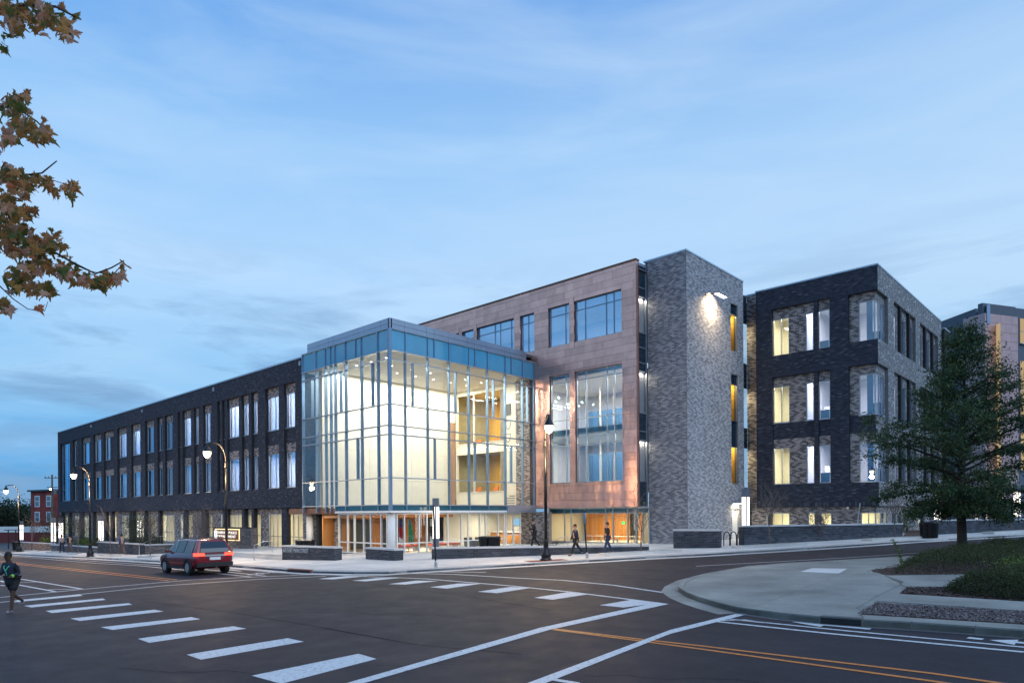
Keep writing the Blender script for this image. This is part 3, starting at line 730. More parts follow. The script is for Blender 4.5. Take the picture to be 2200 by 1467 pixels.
# north wall of the atrium with openings to the two upper lounges
FN = Fr('Y', YC - 0.3)
xo0, xo1 = FN.u(981, 900), FN.u(1085.5, 900)
xb0 = FN.u(1108, 900)
o2 = (xo0, xo1, FN.z(1040, 1055.5), FN.z(1040, 973)); o3 = (xo0, xo1, FN.z(1040, 949.5), FN.z(1040, 843))
wall(FN, XWI + 0.01, xb0, zFl, zC, 0, 0.25, [o2, o3], None, 'cream')
wall(FN, xb0, X0 - 0.2, zFl, zC, 0, 0.25, (), 'mixed_brick', 'mortar_mid')
for o_ in (o2, o3):
    za, zb_ = o_[2], o_[3]
    room(xo0 - 1.5, xo1 + .2, YC + 0.05, YC + 5.5, za - 0.5, zb_ + 0.5, 'lounge_wall', 'lounge_ceiling')
    mb = MB(); FN.box(mb, xo0 + 2.1, xo0 + 2.2, za, zb_, -0.1, 0.05); FN.box(mb, xo0, xo1, za - .05, za, -0.3, 0.06); mb.build('frame', M['white'], B)
    mb = MB(); FN.box(mb, xo1 - 0.55, xo1, za, zb_, -0.3, 0.02); mb.build('brick_pier', M['mortar_mid'], B)
    part_box('screen_wall', 'dark_in', (xo0 + 2.6, xo0 + 4.4, YC + 5.2, YC + 5.4, za - .4, za + 1.7))
    part_box('wood_wall', 'yellow_wall', (xo0 - 1.4, xo0 + .9, YC + 4.9, YC + 5.1, za - .4, zb_ + .3))
    for k in range(3):
        area_light('ceiling_light', (xo0 + 1.0 + k * 1.6, YC + 2.6 + 0.5 * k, zb_ - 0.25), 0.12, 1.8, 90, (1, 0.80, 0.45), parent=B)
    for sx in (0.8, 2.9):      # orange lounge chairs, standing just behind the rail
        cx_, cy_ = xo0 + sx + .3, YC + 0.9; zz = za - 0.5
        ch = MB(); ch.box(cx_ - .3, cx_ + .3, cy_ - .3, cy_ + .3, zz + .38, zz + .46); ch.hexa([(cx_ - .3, cy_ + .22, zz + .44), (cx_ + .3, cy_ + .22, zz + .44), (cx_ + .3, cy_ + .3, zz + .44), (cx_ - .3, cy_ + .3, zz + .44), (cx_ - .26, cy_ + .38, zz + .98), (cx_ + .26, cy_ + .38, zz + .98), (cx_ + .26, cy_ + .44, zz + .98), (cx_ - .26, cy_ + .44, zz + .98)])
        for dx in (-.24, .24):
            for dy in (-.24, .24): ch.bar((cx_ + dx, cy_ + dy, zz), (cx_ + dx * .8, cy_ + dy * .8, zz + .4), .035)
        co = ch.build('lounge_chair', plain('chair_orange', (0.65, 0.20, 0.05), .5), None, origin=(cx_, cy_, zz))
        tag(co, 'orange lounge chair behind the rail of the %s amber lit opening, %s of the two' % ('lower' if o_ is o2 else 'upper', 'left' if sx < 1 else 'right'), 'chair', 'orange lounge chairs in the upper lounges')
# wall emblems and lines of wording on the cream wall
for y in (912, 940):
    p = FN.p(FN.u(1092, y), FN.z(1092, y), 0.02)
    pts = [(-.28, .32), (.28, .32), (.28, 0), (.16, -.3), (0, -.42), (-.16, -.3), (-.28, 0)]
    mb = MB(); mb.poly([(p.x + a, p.y, p.z + b) for a, b in pts]); mb.poly([(p.x + a * .8, p.y - .01, p.z + b * .8) for a, b in pts]); mb.m = [0, 1]
    mb.build('badge', [M['grey_metal'], M['cream']], B)
p = FN.p(FN.u(1092, 880), FN.z(1092, 880), 0.02); part_box('wall_plaque', 'dark_in', (p.x - .3, p.x + .3, p.y - .03, p.y, p.z - .45, p.z + .45))
for k in range(5):
    p = FN.p(FN.u(1099, 1065 + 5 * k), FN.z(1099, 1065 + 5 * k), 0.01); part_box('lettering', 'grey_metal', (p.x - .62 + .1 * (k == 0) * 4, p.x + .35, p.y - .01, p.y, p.z - .03, p.z + .03))

# ---- entrance level under the glass box
zG = PL - 0.02
gY0 = Y0 + 0.25; gX0 = X0 - 0.25
FGL = Fr('Y', gY0); FGR = Fr('X', gX0)
xe = FL.u(727)
lobL = [FGL.u(x, 1150) for x in (728.5, 747.5, 762, 782, 797, 819.5)] + [gX0 - 0.42]
lobR = [gY0 + 0.42] + [FGR.u(x, 1150) for x in (868.5, 900, 917, 934.5, 962, 991, 1006, 1031, 1043.5, 1070, 1083)]
zh = zSof - 0.06; zm = zG + 0.72
for fr, us in ((FGL, lobL), (FGR, lobR)):
    z0_ = zG if fr is FGL else zG
    for u in us:
        mb = MB(); fr.box(mb, u - 0.04, u + 0.04, z0_, zh, -0.08, 0.06); mb.build('mullion', M['white'], B)
    for z in (z0_ + 0.03, zm, zh - 0.03):
        mb = MB(); fr.box(mb, us[0], us[-1], z - 0.035, z + 0.035, -0.075, 0.055); mb.build('transom', M['white'], B)
    for a, b in zip(us, us[1:]):
        for za, zb_ in ((z0_ + .06, zm - .03), (zm + .03, zh - .06)):
            MB().quad(fr.p(a + .04, za), fr.p(b - .04, za), fr.p(b - .04, zb_), fr.p(a + .04, zb_)).build('pane', M['glass'], B)
MB().lathe([(0.24, 0), (0.24, zSof - zG - .02)], (gX0 - 0.05, gY0 + 0.05, zG), 20).build('column', M['white'], B, smooth=True)
part_box('soffit', 'white', (XBL + .1, X0 - .32, Y0 + .32, YC - .05, zSof - 0.04, zSof + 0.0))
for x, y in ((X0 - 1.4, Y0 + .9), (X0 - 4.4, Y0 + .9), (X0 - 7.2, Y0 + .9)): pass
yl0, yl1 = gY0 + 0.2, YC + 3.0
part_box('lobby_floor', 'floor_in', (XBL - 2, gX0 - .1, gY0 + .1, yl1, zG - 0.1, zG + 0.01))
part_box('lobby_wall', 'wood', (gX0 - 8.6, gX0 - 8.5, gY0 + .3, YC - 3.6, zG, zSof - .05))
part_box('lobby_wall', 'cream', (gX0 - 8.6, gX0 - 0.6, yl1, yl1 + .1, zG, zSof - .05))
part_box('lobby_ceiling', 'wood', (gX0 - 8.4, gX0 - 5.2, gY0 + .3, YC - 3.6, zSof - .35, zSof - .06))
part_box('wall', 'cream', (gX0 - 6.6, gX0 - 6.5, YC - 3.4, YC + 2.9, zG, zSof - .05))
part_box('reception_desk', 'wood', (gX0 - 5.8, gX0 - 1.5, YC + 1.2, YC + 1.8, zG, zG + 1.05))
part_box('desk_top', 'white', (gX0 - 5.9, gX0 - 1.4, YC + 1.1, YC + 1.9, zG + 1.05, zG + 1.1))
for k, xx in enumerate((-4.6, -3.4)):
    part_box('screen', emis('screen_blue', (0.25, 0.55, 0.8), 1.1), (gX0 + xx, gX0 + xx + .8, YC + 2.8, YC + 2.86, zG + 1.6, zG + 2.15))
part_box('door_opening', 'dark_in', (gX0 - 8.49, gX0 - 8.45, gY0 + 2.6, gY0 + 4.4, zG, zSof - .5))
part_box('door_opening', 'dark_in', (gX0 - 8.49, gX0 - 8.45, gY0 + 5.6, gY0 + 7.6, zG, zSof - .5))
area_light('ceiling_light', (gX0 - 3.4, gY0 + 4.5, zSof - 0.12), 0.3, 7.5, 420, (1, 0.84, 0.58), parent=B)
area_light('ceiling_light', (gX0 - 3.6, YC + 0.3, zSof - 0.12), 3.4, 0.3, 260, (1, 0.9, 0.72), parent=B)
area_light('canopy_light', (X0 - 9.2, Y0 - 0.4, zSof - 0.15), 1.8, 0.3, 70, (1, 0.85, 0.62), parent=B)
# vestibule left of the storefront: brown canopy, brick pier, column
xa, xb_ = FL.u(618, 1095), FL.u(722, 1095)
part_box('canopy', 'bronze', (xa, xb_ - 0.9, YW - 1.1, YW - .0, zSof - 0.05, zBandT - 0.15))
part_box('canopy', 'bronze', (xb_ - 0.88, xb_, Y0 - 0.02, YW + .3, zSof - 0.04, zBandT - 0.14))
FV = Fr('Y', YW + 0.3)
wall(FV, FV.u(700, 1140), FV.u(727, 1140), zG - .3, zSof - .05, 0, 0.3, (), 'mixed_brick', 'mortar_mid')
wall(FV, FV.u(651, 1140), FV.u(672, 1140), zG - .3, zSof - .05, -0.3, 0.2, (), 'mixed_brick', 'mortar_mid')
MB().lathe([(0.28, 0), (0.28, zSof - zG)], (FV.u(679, 1140), YW - 0.2, zG), 18).build('column', M['white'], B, smooth=True)
window(FV, FV.u(687, 1140), FV.u(699, 1140), zG, zSof - .1, -0.1, (), (zG + .8,), 'glass')
# brick pier right of the storefront and the recess door
FP = Fr('Y', YC + 0.02)
wall(FP, FP.u(1120, 1140), FP.u(1180, 1140), -1.2, zSof + 0.0, 0.0, 0.3, (), 'mixed_brick', 'mortar_mid')
window(FGR, FGR.u(1087, 1150), FGR.u(1102, 1150), zG + .2, zSof - .08, 0, (), (zG + 1.0,), 'glass', 'white')
window(FGR, FGR.u(1103, 1150), FGR.u(1118, 1150), zG + .2, zSof - .08, 0, (), (zG + 1.0,), 'glass', 'white')
# red benches, dark armchairs and flags inside the lobby
for i, (x0_, y0_, ln) in enumerate(((-2.6, 2.2, 2.0), (-2.4, 5.2, 2.6))):
    bx, by = gX0 + x0_, gY0 + y0_
    bo = thing('bench', 'long red upholstered lobby bench behind the glass, %s the corner column' % ('nearest' if i == 0 else 'farther from'), 'bench', (bx, by, zG + .01), 'red benches in the lobby')
    MB().box(bx - .35, bx + .35, by, by + ln, zG + .34, zG + .48).build('seat', plain('red_fabric', (0.50, 0.06, 0.03), .7), bo)
    for q in (.15, ln - .15): MB().box(bx - .3, bx + .3, by + q - .04, by + q + .04, zG + .01, zG + .34).build('leg', M['steel'], bo)
for i in range(3):
    bx, by = gX0 - 2.2, gY0 + 9.0 + i * 1.15
    bo = thing('armchair', 'dark lobby armchair behind the glass, %s of the row of three' % ('left', 'middle', 'right')[i], 'chair', (bx, by, zG + .01), 'dark lobby armchairs')
    MB().box(bx - .35, bx + .35, by - .35, by + .35, zG + .18, zG + .44).build('seat', M['dark_in'], bo)
    MB().box(bx - .35, bx - .22, by - .35, by + .35, zG + .44, zG + .82).build('backrest', M['dark_in'], bo)
    for s in (-.36, .30): MB().box(bx - .2, bx + .35, by + s, by + s + .06, zG + .44, zG + .6).build('arm', M['dark_in'], bo)
    MB().box(bx - .3, bx + .3, by - .3, by + .3, zG + .01, zG + .18).build('base', M['black'], bo)
def flag_mat(name, f):
    m = MT(name); f(m); m.set(None, 0.8); return m.m
def usflag(m):
    tcn = m.n('ShaderNodeTexCoord'); sp = m.n('ShaderNodeSeparateXYZ'); m.l(tcn.outputs['UV'], sp.inputs[0])
    st = m.math('GREATER_THAN', m.math('FRACT', m.math('MULTIPLY', sp.outputs[0], 6.5)), 0.5)
    c = m.mix(st, (0.45, 0.02, 0.03), (0.75, 0.75, 0.74))
    can = m.math('MULTIPLY', m.math('GREATER_THAN', sp.outputs[1], 0.6), m.math('LESS_THAN', sp.outputs[0], 0.54))
    m.set(m.mix(can, c, (0.02, 0.03, 0.13)))
def two(a, b, c):
    def f(m):
        tcn = m.n('ShaderNodeTexCoord'); sp = m.n('ShaderNodeSeparateXYZ'); m.l(tcn.outputs['UV'], sp.inputs[0])
        m.set(m.ramp(sp.outputs[1], [(0, a), (0.25, b), (0.7, c)], 'CONSTANT'))
    return f
flags = [(832.5, 1150, usflag, 'folded stars and stripes flag on a lobby pole, red and white stripes hanging', 1), (857.5, 1155, two((.7, .7, .7), (.42, .02, .03), (.03, .05, .2)), 'furled red flag with a blue top on a lobby pole right of the corner column', 1),
         (877.5, 1150, two((.02, .25, .12), (.03, .35, .18), (.02, .3, .3)), 'furled green flag on a lobby pole', 1), (924, 1150, two((.75, .75, .72), (.05, .05, .05), (.75, .75, .72)), 'furled white flag with a dark emblem on a lobby pole', 1)]
for px, py, fn, lab, _ in flags:
    if px < 838: p = onY(px, py, gY0 + 0.9)
    else: p = onX(px, py, gX0 - 0.9)
    fo = thing('flag', lab, 'flag', (p.x, p.y, zG + .01))
    MB().lathe([(.16, 0), (.16, .04), (.03, .08), (.018, .1), (.018, 2.35), (.04, 2.38), (.0, 2.46)], (p.x, p.y, zG + .01), 10).build('pole', M['wood'], fo)
    me = bpy.data.meshes.new('cloth'); V = []; Fc = []; UV = []
    nu, nv = 14, 10
    for j in range(nv + 1):
        t = j / nv
        for i in range(nu + 1):
            s = i / nu; wdt = 0.05 + 0.33 * math.sin(math.pi * (0.15 + 0.6 * t)) * (0.6 + 0.4 * t)
            x = (s) * wdt; y = 0.05 * math.sin(s * 17 + t * 2) * (0.4 + .6 * t)
            V.append((x * rv.x - y * fv.x, x * rv.y - y * fv.y, 2.25 - 1.55 * t - 0.25 * s * t)); UV.append((s, 1 - t))
    for j in range(nv):
        for i in range(nu):
            a = j * (nu + 1) + i; Fc.append((a, a + 1, a + nu + 2, a + nu + 1))
    me.from_pydata(V, [], Fc); uvl = me.uv_layers.new(name='uv')
    for lp in me.loops: uvl.data[lp.index].uv = UV[lp.vertex_index]
    me.materials.append(flag_mat('flag_cloth', fn)); link('cloth', me, fo)
# ---- copper clad block
zCT = FC.z(1367, 558.5)
zCB = FC.z(1300, 1089)
XCL = FC.u(905, 693) - 3.0
NG = -0.22
cwins = []   # u0, u1, z0, z1, mullion px list, transoms
zAt, zAb = FC.z(1178.5, 662.7), FC.z(1178.5, 747)
zAm = FC.z(1178.5, 681.5)
def ux(x): return FC.u(x, 900)
up = [(1179, 1224, [1213.4]), (1235, 1336.5, [1255.8, 1300.7, 1317.2]), (1118.3, 1148.8, [1133.5]), (1025.4, 1105, [1061.6, 1073, 1096.6]), (993.5, 1018.4, []), (975, 987, [])]
for a, b, ms in up: cwins.append((ux(a), ux(b), zAb, zAt, [ux(m) for m in ms], [zAm]))
zLt, zLb = FC.z(1180.5, 808.7), FC.z(1180.5, 1039)
lt = [FC.z(1180.5, y) for y in (1039 - 78.5, 943, 906, 826)]
for a, b, ms in ((1180.5, 1224, [1213.7]), (1235.5, 1337, [1256.6, 1301.5, 1317.3])): cwins.append((ux(a), ux(b), zLb, zLt, [ux(m) for m in ms], lt))
ch = [(c[0], c[1], c[2], c[3]) for c in cwins] + [(XCL - 1, X0 - .25, zCB - 1, zFT - .45)]
wall(FC, XCL, X1 - .03, zCB, zCT - 0.05, -0.06, 0.35, ch, None, 'bronze')
for c in cwins:
    w = window(FC, c[0], c[1], c[2], c[3], NG, [(m - c[0]) / (c[1] - c[0]) for m in c[4]], c[5], 'glass_copper' if c[3] > zLt + 1 else 'glass_cl', 'alu_blue' if c[3] > zLt + 1 else 'alu', 0.07, sill=False)
# copper sheets: every one a piece, the nearest 300 as parts
hc = 0.535; sheets = []
k = 0; z = zCB
while z < zCT - 0.02:
    zb_ = min(zCT, z + hc)
    for a, b in free_spans(XCL, X1, z + .01, zb_ - .01, ch):
        L = 1.72; off = (k % 2) * L / 2; i = math.floor((a - off) / L)
        while i * L + off < b:
            ua, ub = max(a, i * L + off), min(b, (i + 1) * L + off); i += 1
            if ub - ua > 0.05:
                zz = [(z, zb_)]
                for h in ch:
                    if h[0] < ub - .02 and h[1] > ua + .02:
                        nz_ = []
                        for p, q in zz:
                            if h[3] <= p or h[2] >= q: nz_.append((p, q))
                            else:
                                if h[2] > p + .03: nz_.append((p, h[2]))
                                if h[3] < q - .03: nz_.append((h[3], q))
                        zz = nz_
                for p, q in zz: sheets.append((ua, ub, p, q))
    z += hc; k += 1
# courses that meet a window head or sill: cut pieces above and below it
for h in ch[:-1]:
    for zz in (h[2], h[3]):
        kk = math.floor((zz - zCB) / hc); za = zCB + kk * hc; zb_ = za + hc
        if zz - za > 0.03 and zz - za < hc - 0.03:
            if zz == h[2]: sheets.append((h[0], h[1], za, zz))
            else: sheets.append((h[0], h[1], zz, min(zb_, zCT)))
seen_ = {}
for s in sheets: seen_[tuple(round(q, 3) for q in s)] = s
sheets = sorted(seen_.values(), key=lambda s: -s[1])
rest = MB()
def sheet_box(mb, s, i):
    g = 0.007; n1 = 0.0 + 0.006 * ((i * 37) % 5) / 5
    FC.box(mb, s[0] + g, s[1] - g, s[2] + g, s[3] - g, -0.055, n1)
for i, s in enumerate(sheets):
    if i < 300:
        mb = MB(); sheet_box(mb, s, i); mb.build('copper_panel', M['copper'], B)
    else: sheet_box(rest, s, i)
rest.build('copper_panel', M['copper'], B, kind='stuff')
for s in range(int((zCT - zCB) / hc) + 1):
    za = zCB + s * hc; zb_ = min(zCT, za + hc)
    part_box('copper_panel', 'copper', (X1 - .028, X1 + .0, YC + .012, YC + .26, za + .007, zb_ - .007))
mb = MB(); FC.box(mb, XCL, X1 + .03, zCT, zCT + .13, -0.4, 0.05); mb.build('coping', M['bronze'], B)
part_box('roof', 'grey_metal', (XCL, X1, YC + .42, YC + 12, zCT - .5, zCT - .4))
part_box('wall', 'bronze', (XCL, XCL + .3, YC + .36, YC + 12, zB0, zCT))
# rooms behind the copper: two-storey lounge below, offices above
xr0, xr1 = ux(1150), X1 - 0.35
zmid = FC.z(1180.5, 925)
room(xr0 - 1.5, xr1, YC + .45, YC + 8.5, zLb - 0.5, zmid - 0.45, 'office_wall')
room(xr0 - 1.5, xr1, YC + .45, YC + 8.5, zmid, zLt - .25, 'office_wall')
for (zc, pw) in ((zmid - .6, 75), (zLt - .4, 110)):
    for i in range(5):
        for k in range(2):
            area_light('ceiling_light', (xr0 + 1.2 + i * 1.75, YC + 2.0 + k * 2.8, zc), 0.16, 1.5, pw, (1, .93, .80), parent=B)
for k in range(7):      # tall blind frames and posts inside
    x = xr0 + .5 + k * 1.35
    part_box('post', 'cream', (x, x + .09, YC + 4.0, YC + 4.1, zLb - .4, zLt - .4))
    part_box('blue_screen', 'blue_in', (x + .15, x + 1.2, YC + 6.0, YC + 6.05, zLb - .4, zmid - 1.4)); part_box('blue_screen', 'blue_in', (x + .15, x + 1.2, YC + 6.0, YC + 6.05, zmid + .1, zLt - 2.0))
room(XCL + .5, xr1, YC + .45, YC + 6, zAb - .9, zAt + .1, 'office_wall')
for i in range(7): area_light('ceiling_light', (XCL + 2 + i * 3.3, YC + 3.2, zAt - .1), 0.14, 1.8, 60, (.95, .95, 1), parent=B)
# storefront below the copper, in line with the tower face
xs0, xs1 = FT.u(1181, 1150), FT.u(1396, 1150)
zs0, zs1, zs2 = FT.z(1300, 1166), FT.z(1300, 1101.5), FT.z(1300, 1091)
yS = YT - 0.12
FSF = Fr('Y', yS)
usS = [FSF.u(x, 1130) for x in (1182, 1213.5, 1228, 1257, 1302, 1317.5, 1349, 1367.5, 1395)]
for u in usS:
    mb = MB(); FSF.box(mb, u - .04, u + .04, zs0, zs2, -.08, .06); mb.build('mullion', M['alu'], B)
for z in (zs0 + .03, zs1, zs2 - .03):
    mb = MB(); FSF.box(mb, usS[0], usS[-1], z - .035, z + .035, -.078, .055); mb.build('transom', M['alu'], B)
for a, b in zip(usS, usS[1:]):
    MB().quad(FSF.p(a + .04, zs0 + .06), FSF.p(b - .04, zs0 + .06), FSF.p(b - .04, zs1 - .03), FSF.p(a + .04, zs1 - .03)).build('pane', M['glass'], B)
    MB().quad(FSF.p(a + .04, zs1 + .03), FSF.p(b - .04, zs1 + .03), FSF.p(b - .04, zs2 - .06), FSF.p(a + .04, zs2 - .06)).build('spandrel_pane', M['spandrel_teal'], B)
part_box('soffit', 'white', (XCL + 12, X1 + .0, YC + .3, YT + .2, zCB - .05, zCB - .0))
wall(Fr('Y', YT + .02), FSF.u(1179, 1150), usS[-1] + .02, -1.5, zs0 - 0.06, 0.08, .4, (), 'mixed_brick', 'mortar_mid')
part_box('sill', 'coping', (usS[0], usS[-1], yS - .12, yS + .05, zs0 - .055, zs0 - .002))
xl0, xl1 = usS[0] - .5, X2 - .4
zfl = zs0 - 0.3
room(xl0, xl1, YT + .35, YT + 7.5, zfl, zs2 - .02, 'cream')
# wooden wall panels in the lower lobby, each board its own piece
x = xl0 + .6; i = 0
while x < xl1 - 2.6:
    part_box('wood_panel', 'wood', (x, x + 1.05, YT + 4.5, YT + 4.58, zfl + .02, zs1 - .35)); part_box('wood_panel', 'wood', (x, x + 1.05, YT + 4.5, YT + 4.58, zs1 - .33, zs2 - .05)); x += 1.07; i += 1
    if i == 4: x += .8
part_box('column', 'grey_metal', (usS[6] + .1, usS[6] + .65, YT + 1.6, YT + 2.1, zfl, zs2 - .05))
part_box('partition', 'cream', (usS[7] + .15, usS[7] + .3, YT + .4, YT + 4.4, zfl, zs2 - .05))
part_box('door', 'wood', (usS[5] + .2, usS[5] + 1.2, YT + 7.3, YT + 7.4, zfl, zfl + 2.1))
MB().box(usS[3] + .35, usS[3] + .5, YT + 4.3, YT + 4.45, zs1 - .9, zs1 - .7).build('exit_sign', emis('green_glow', (0.05, 0.9, 0.15), 2.5), B)
for i in range(4):
    part_box('table_top', 'white', (usS[3] + i * 1.5 - .6, usS[3] + i * 1.5 + .6, YT + 1.6, YT + 2.3, zfl + .72, zfl + .75))
    MB().box(usS[3] + i * 1.5 - .05, usS[3] + i * 1.5 + .05, YT + 1.9, YT + 2.0, zfl, zfl + .72).build('table_leg', M['steel'], B)
area_light('ceiling_light', ((xl0 + xl1) / 2, YT + 2.2, zs2 - .12), 8.0, .3, 520, (1, .82, .50), parent=B)
# recess between the storefront and the glass box
FP2 = Fr('Y', YC + 0.02)

# ---- glazed slot beside the tower
zST = FS.z(1380, 569)
zz = [FS.z(1373, y) for y in (1088, 1033, 944, 924.8, 885.5, 795, 776.8, 743.7, 712, 634.5, 614.8, 568)]
kinds = ['spandrel_dark', 'glass', 'spandrel_dark', 'spandrel_dark', 'glass', 'spandrel_dark', 'spandrel_dark', 'spandrel_dark', 'glass', 'spandrel_dark', 'spandrel_dark']
for i, kd in enumerate(kinds):
    MB().quad(FS.p(YC + .3, zz[i] + .03, -.12), FS.p(YT - .02, zz[i] + .03, -.12), FS.p(YT - .02, zz[i + 1] - .03, -.12), FS.p(YC + .3, zz[i + 1] - .03, -.12)).build('pane', M[kd], B)
for z in zz:
    mb = MB(); FS.box(mb, YC + .25, YT - .01, z - .03, z + .03, -.2, -.06); mb.build('transom', M['alu'], B)
mb = MB(); FS.box(mb, YT - .09, YT - .012, zz[0], zz[-1], -.2, -.055); mb.build('mullion', M['alu'], B)
for i, kd in enumerate(kinds):
    if kd == 'glass':
        part_box('blind', 'blind', (X1 - .5, X1 - .46, YC + .3, YT - .05, zz[i] + .05 + (zz[i + 1] - zz[i]) * (.35 if i == 1 else 0), zz[i + 1]))
        area_light('stair_light', (X1 - .30, (YC + YT) / 2 + .1, zz[i + 1] - .1), .2, .8, 60, (1, .86, .66), parent=B)
        part_box('slot_back', 'cream', (X1 - .8, X1 - .7, YC + .3, YT, zz[i] - .05, zz[i + 1] + .1))
mb = MB(); mb.box(X1 - 1.2, X1 - .1, YC + .2, YT + .2, zz[-1] + .04, zz[-1] + .2); mb.build('coping', M['coping'], B)

# ---- brick tower
zTW = FT.z(1474.5, 538)
tw = [(1571, 1585.5)]
ty = [(651.6, 672, 751.7), (803, 823, 903.4), (940, 958.6, 1038.4)]
TU0, TU1 = FTR.u(1570.8, 850), FTR.u(1585.3, 850)
thl = [(TU0, TU1, FTR.z(1571, c_), FTR.z(1571, a)) for a, b, c_ in ty]; thl[2] = (TU0, TU1, thl[2][2], thl[1][2]); thl[1] = (TU0, TU1, thl[1][2] + .001, thl[1][3])
dz0, dz1 = FTR.z(1573, 1164), FTR.z(1573, 1092.5)
DU0, DU1 = FTR.u(1573, 1130), FTR.u(1587, 1130)
wall(FT, X1 + .0, X2 - 0.012, -2, zTW, 0, .3, (), 'tower_brick_shaded', 'mortar_mid', name='tower_wall')
wall(FTR, YT + .012, YTE, -2, zTW, 0, .3, thl + [(DU0, DU1, dz0, dz1)], 'tower_brick_lit', 'mortar_mid')
part_box('wall', 'mortar_mid', (X1 - 2.5, X1 + .3, YT + .31, YTE, zCT - 1, zTW))
part_box('roof', 'grey_metal', (X1, X2 - .31, YT + .31, YTE, zTW - .4, zTW - .3))
for a in ((X1 - .3, X2 + .05, YT - .05, YT + .32, zTW, zTW + .11), (X2 - .33, X2 + .05, YT + .32, YTE + .02, zTW, zTW + .11)): part_box('coping', 'coping', a)
for i, (a, b, c_) in enumerate(ty):
    za, zb_, zc = FTR.z(1571, c_), FTR.z(1571, b), FTR.z(1571, a)
    MB().quad(FTR.p(TU0, zb_, -.12), FTR.p(TU1, zb_, -.12), FTR.p(TU1, zc, -.12), FTR.p(TU0, zc, -.12)).build('spandrel_pane', M['spandrel_dark'], B)
    if i == 2: MB().quad(FTR.p(TU0, zc, -.125), FTR.p(TU1, zc, -.125), FTR.p(TU1, FTR.z(1571, 903.4), -.125), FTR.p(TU0, FTR.z(1571, 903.4), -.125)).build('spandrel_pane', M['spandrel_dark'], B)
    window(FTR, TU0, TU1, za, zb_, -.12, (), (), 'glass', 'alu', .04, sill=False)
    part_box('stair_wall', 'stair_yellow', (X2 - 1.1, X2 - 1.0, TU0 - .6, TU1 + 1.5, za - .5, zc + .2))
    part_box('stair_wall', 'stair_yellow', (X2 - 1.0, X2 - .31, TU1 + .25, TU1 + .3, za - .5, zc + .2))
    area_light('stair_light', (X2 - .62, (TU0 + TU1) / 2 + .1, zb_ + .15),   .3, 1.0, 34, (1, .72, .30), parent=B)
do = part_box('door', 'white', (X2 - .16, X2 - .1, DU0, DU1, dz0, dz1)); 
mb = MB(); mb.box(X2 - .1, X2 - .04, DU0 + .12, DU0 + .16, dz0 + .9, dz0 + 1.2); mb.build('handle', M['steel'], do)
mb = MB(); mb.box(X2 + .01, X2 + .3, DU0 - .02, DU1 + .05, dz1 + .38, dz1 + .46); dl = mb.build('door_lamp', M['alu'], B)
MB().box(X2 + .05, X2 + .26, DU0 + .05, DU1 - .02, dz1 + .355, dz1 + .378).build('diffuser', M['lamp_white'], dl)
area_light('door_light', (X2 + .2, (DU0 + DU1) / 2, dz1 + .33), .15, .7, 60, (1, .80, .52), parent=B)
# security floodlight high on the tower
pl_ = FTR.p(FTR.u(1517, 634), FTR.z(1517, 634))
wl = thing('wall_floodlight', 'lit floodlight bar on a short arm high on the grey brick tower', 'light', tuple(pl_))
MB().box(pl_.x, pl_.x + .06, pl_.y - .12, pl_.y + .12, pl_.z - .12, pl_.z + .12).build('bracket', M['black_metal'], wl)
MB().bar(pl_ + Vector((.05, 0, 0)), pl_ + Vector((.75, .35, .02)), .06).build('arm', M['black_metal'], wl)
hd = MB().bar(pl_ + Vector((.72, .0, .03)), pl_ + Vector((.72, 1.5, .03)), .34, .09).build('head', M['grey_metal'], wl)
MB().bar(pl_ + Vector((.72, .05, -.028)), pl_ + Vector((.72, 1.45, -.028)), .28, .012).build('lens', M['lamp_white'], hd)
area_light('flood_lamp', pl_ + Vector((.7, .6, -.05)), .25, 1.1, 230, (1, .74, .45), down=(-.5, 0, -.86), parent=wl, spread=150)

# ---- recess between tower and right wing
zRB = FB.z(1612, 635)
XSB = onY(1605, 850, YB).x
for i, kd in enumerate(('spandrel_dark', 'glass', 'spandrel_dark', 'glass', 'spandrel_dark')):
    pass
ys_ = (1045, 963, 918, 835, 780, 697, 635)
FSB = Fr('X', XSB)
zb2 = [FSB.z(1601, y) for y in ys_]
for i, kd in enumerate(('glass', 'spandrel_dark', 'glass', 'spandrel_dark', 'glass', 'spandrel_dark')):
    MB().quad(FSB.p(YTE - .05, zb2[i]), FSB.p(YB, zb2[i]), FSB.p(YB, zb2[i + 1] - .04), FSB.p(YTE - .05, zb2[i + 1] - .04)).build('pane', M[kd], B)
    if kd == 'glass':
        part_box('slot_back', 'cream', (XSB - 1.2, XSB - 1.1, YTE - .2, YB, zb2[i] - .05, zb2[i + 1]))
        area_light('stair_light', (XSB - .5, (YTE + YB) / 2, zb2[i + 1] - .15), .3, .9, 90, (1, .82, .5), parent=B)
part_box('mullion', 'alu_blue', (XSB - .1, XSB + .02, YTE - .08, YTE - .02, -1.5, zRB))
part_box('wall', 'mortar_mid', (XSB - .12, XSB, YTE, YB - .002, -2, zb2[0] - .05))
wall(FB, XSB + .01, XRL + .8, -2, zRB, 0, .3, (), 'mixed_brick', 'mortar_mid')
part_box('coping', 'coping', (XSB - 1, XRL, YB - .05, YB + .4, zRB, zRB + .11))
part_box('roof', 'grey_metal', (X1, XRL - .05, YB + .32, YR + 12, zRB - .5, zRB - .4))

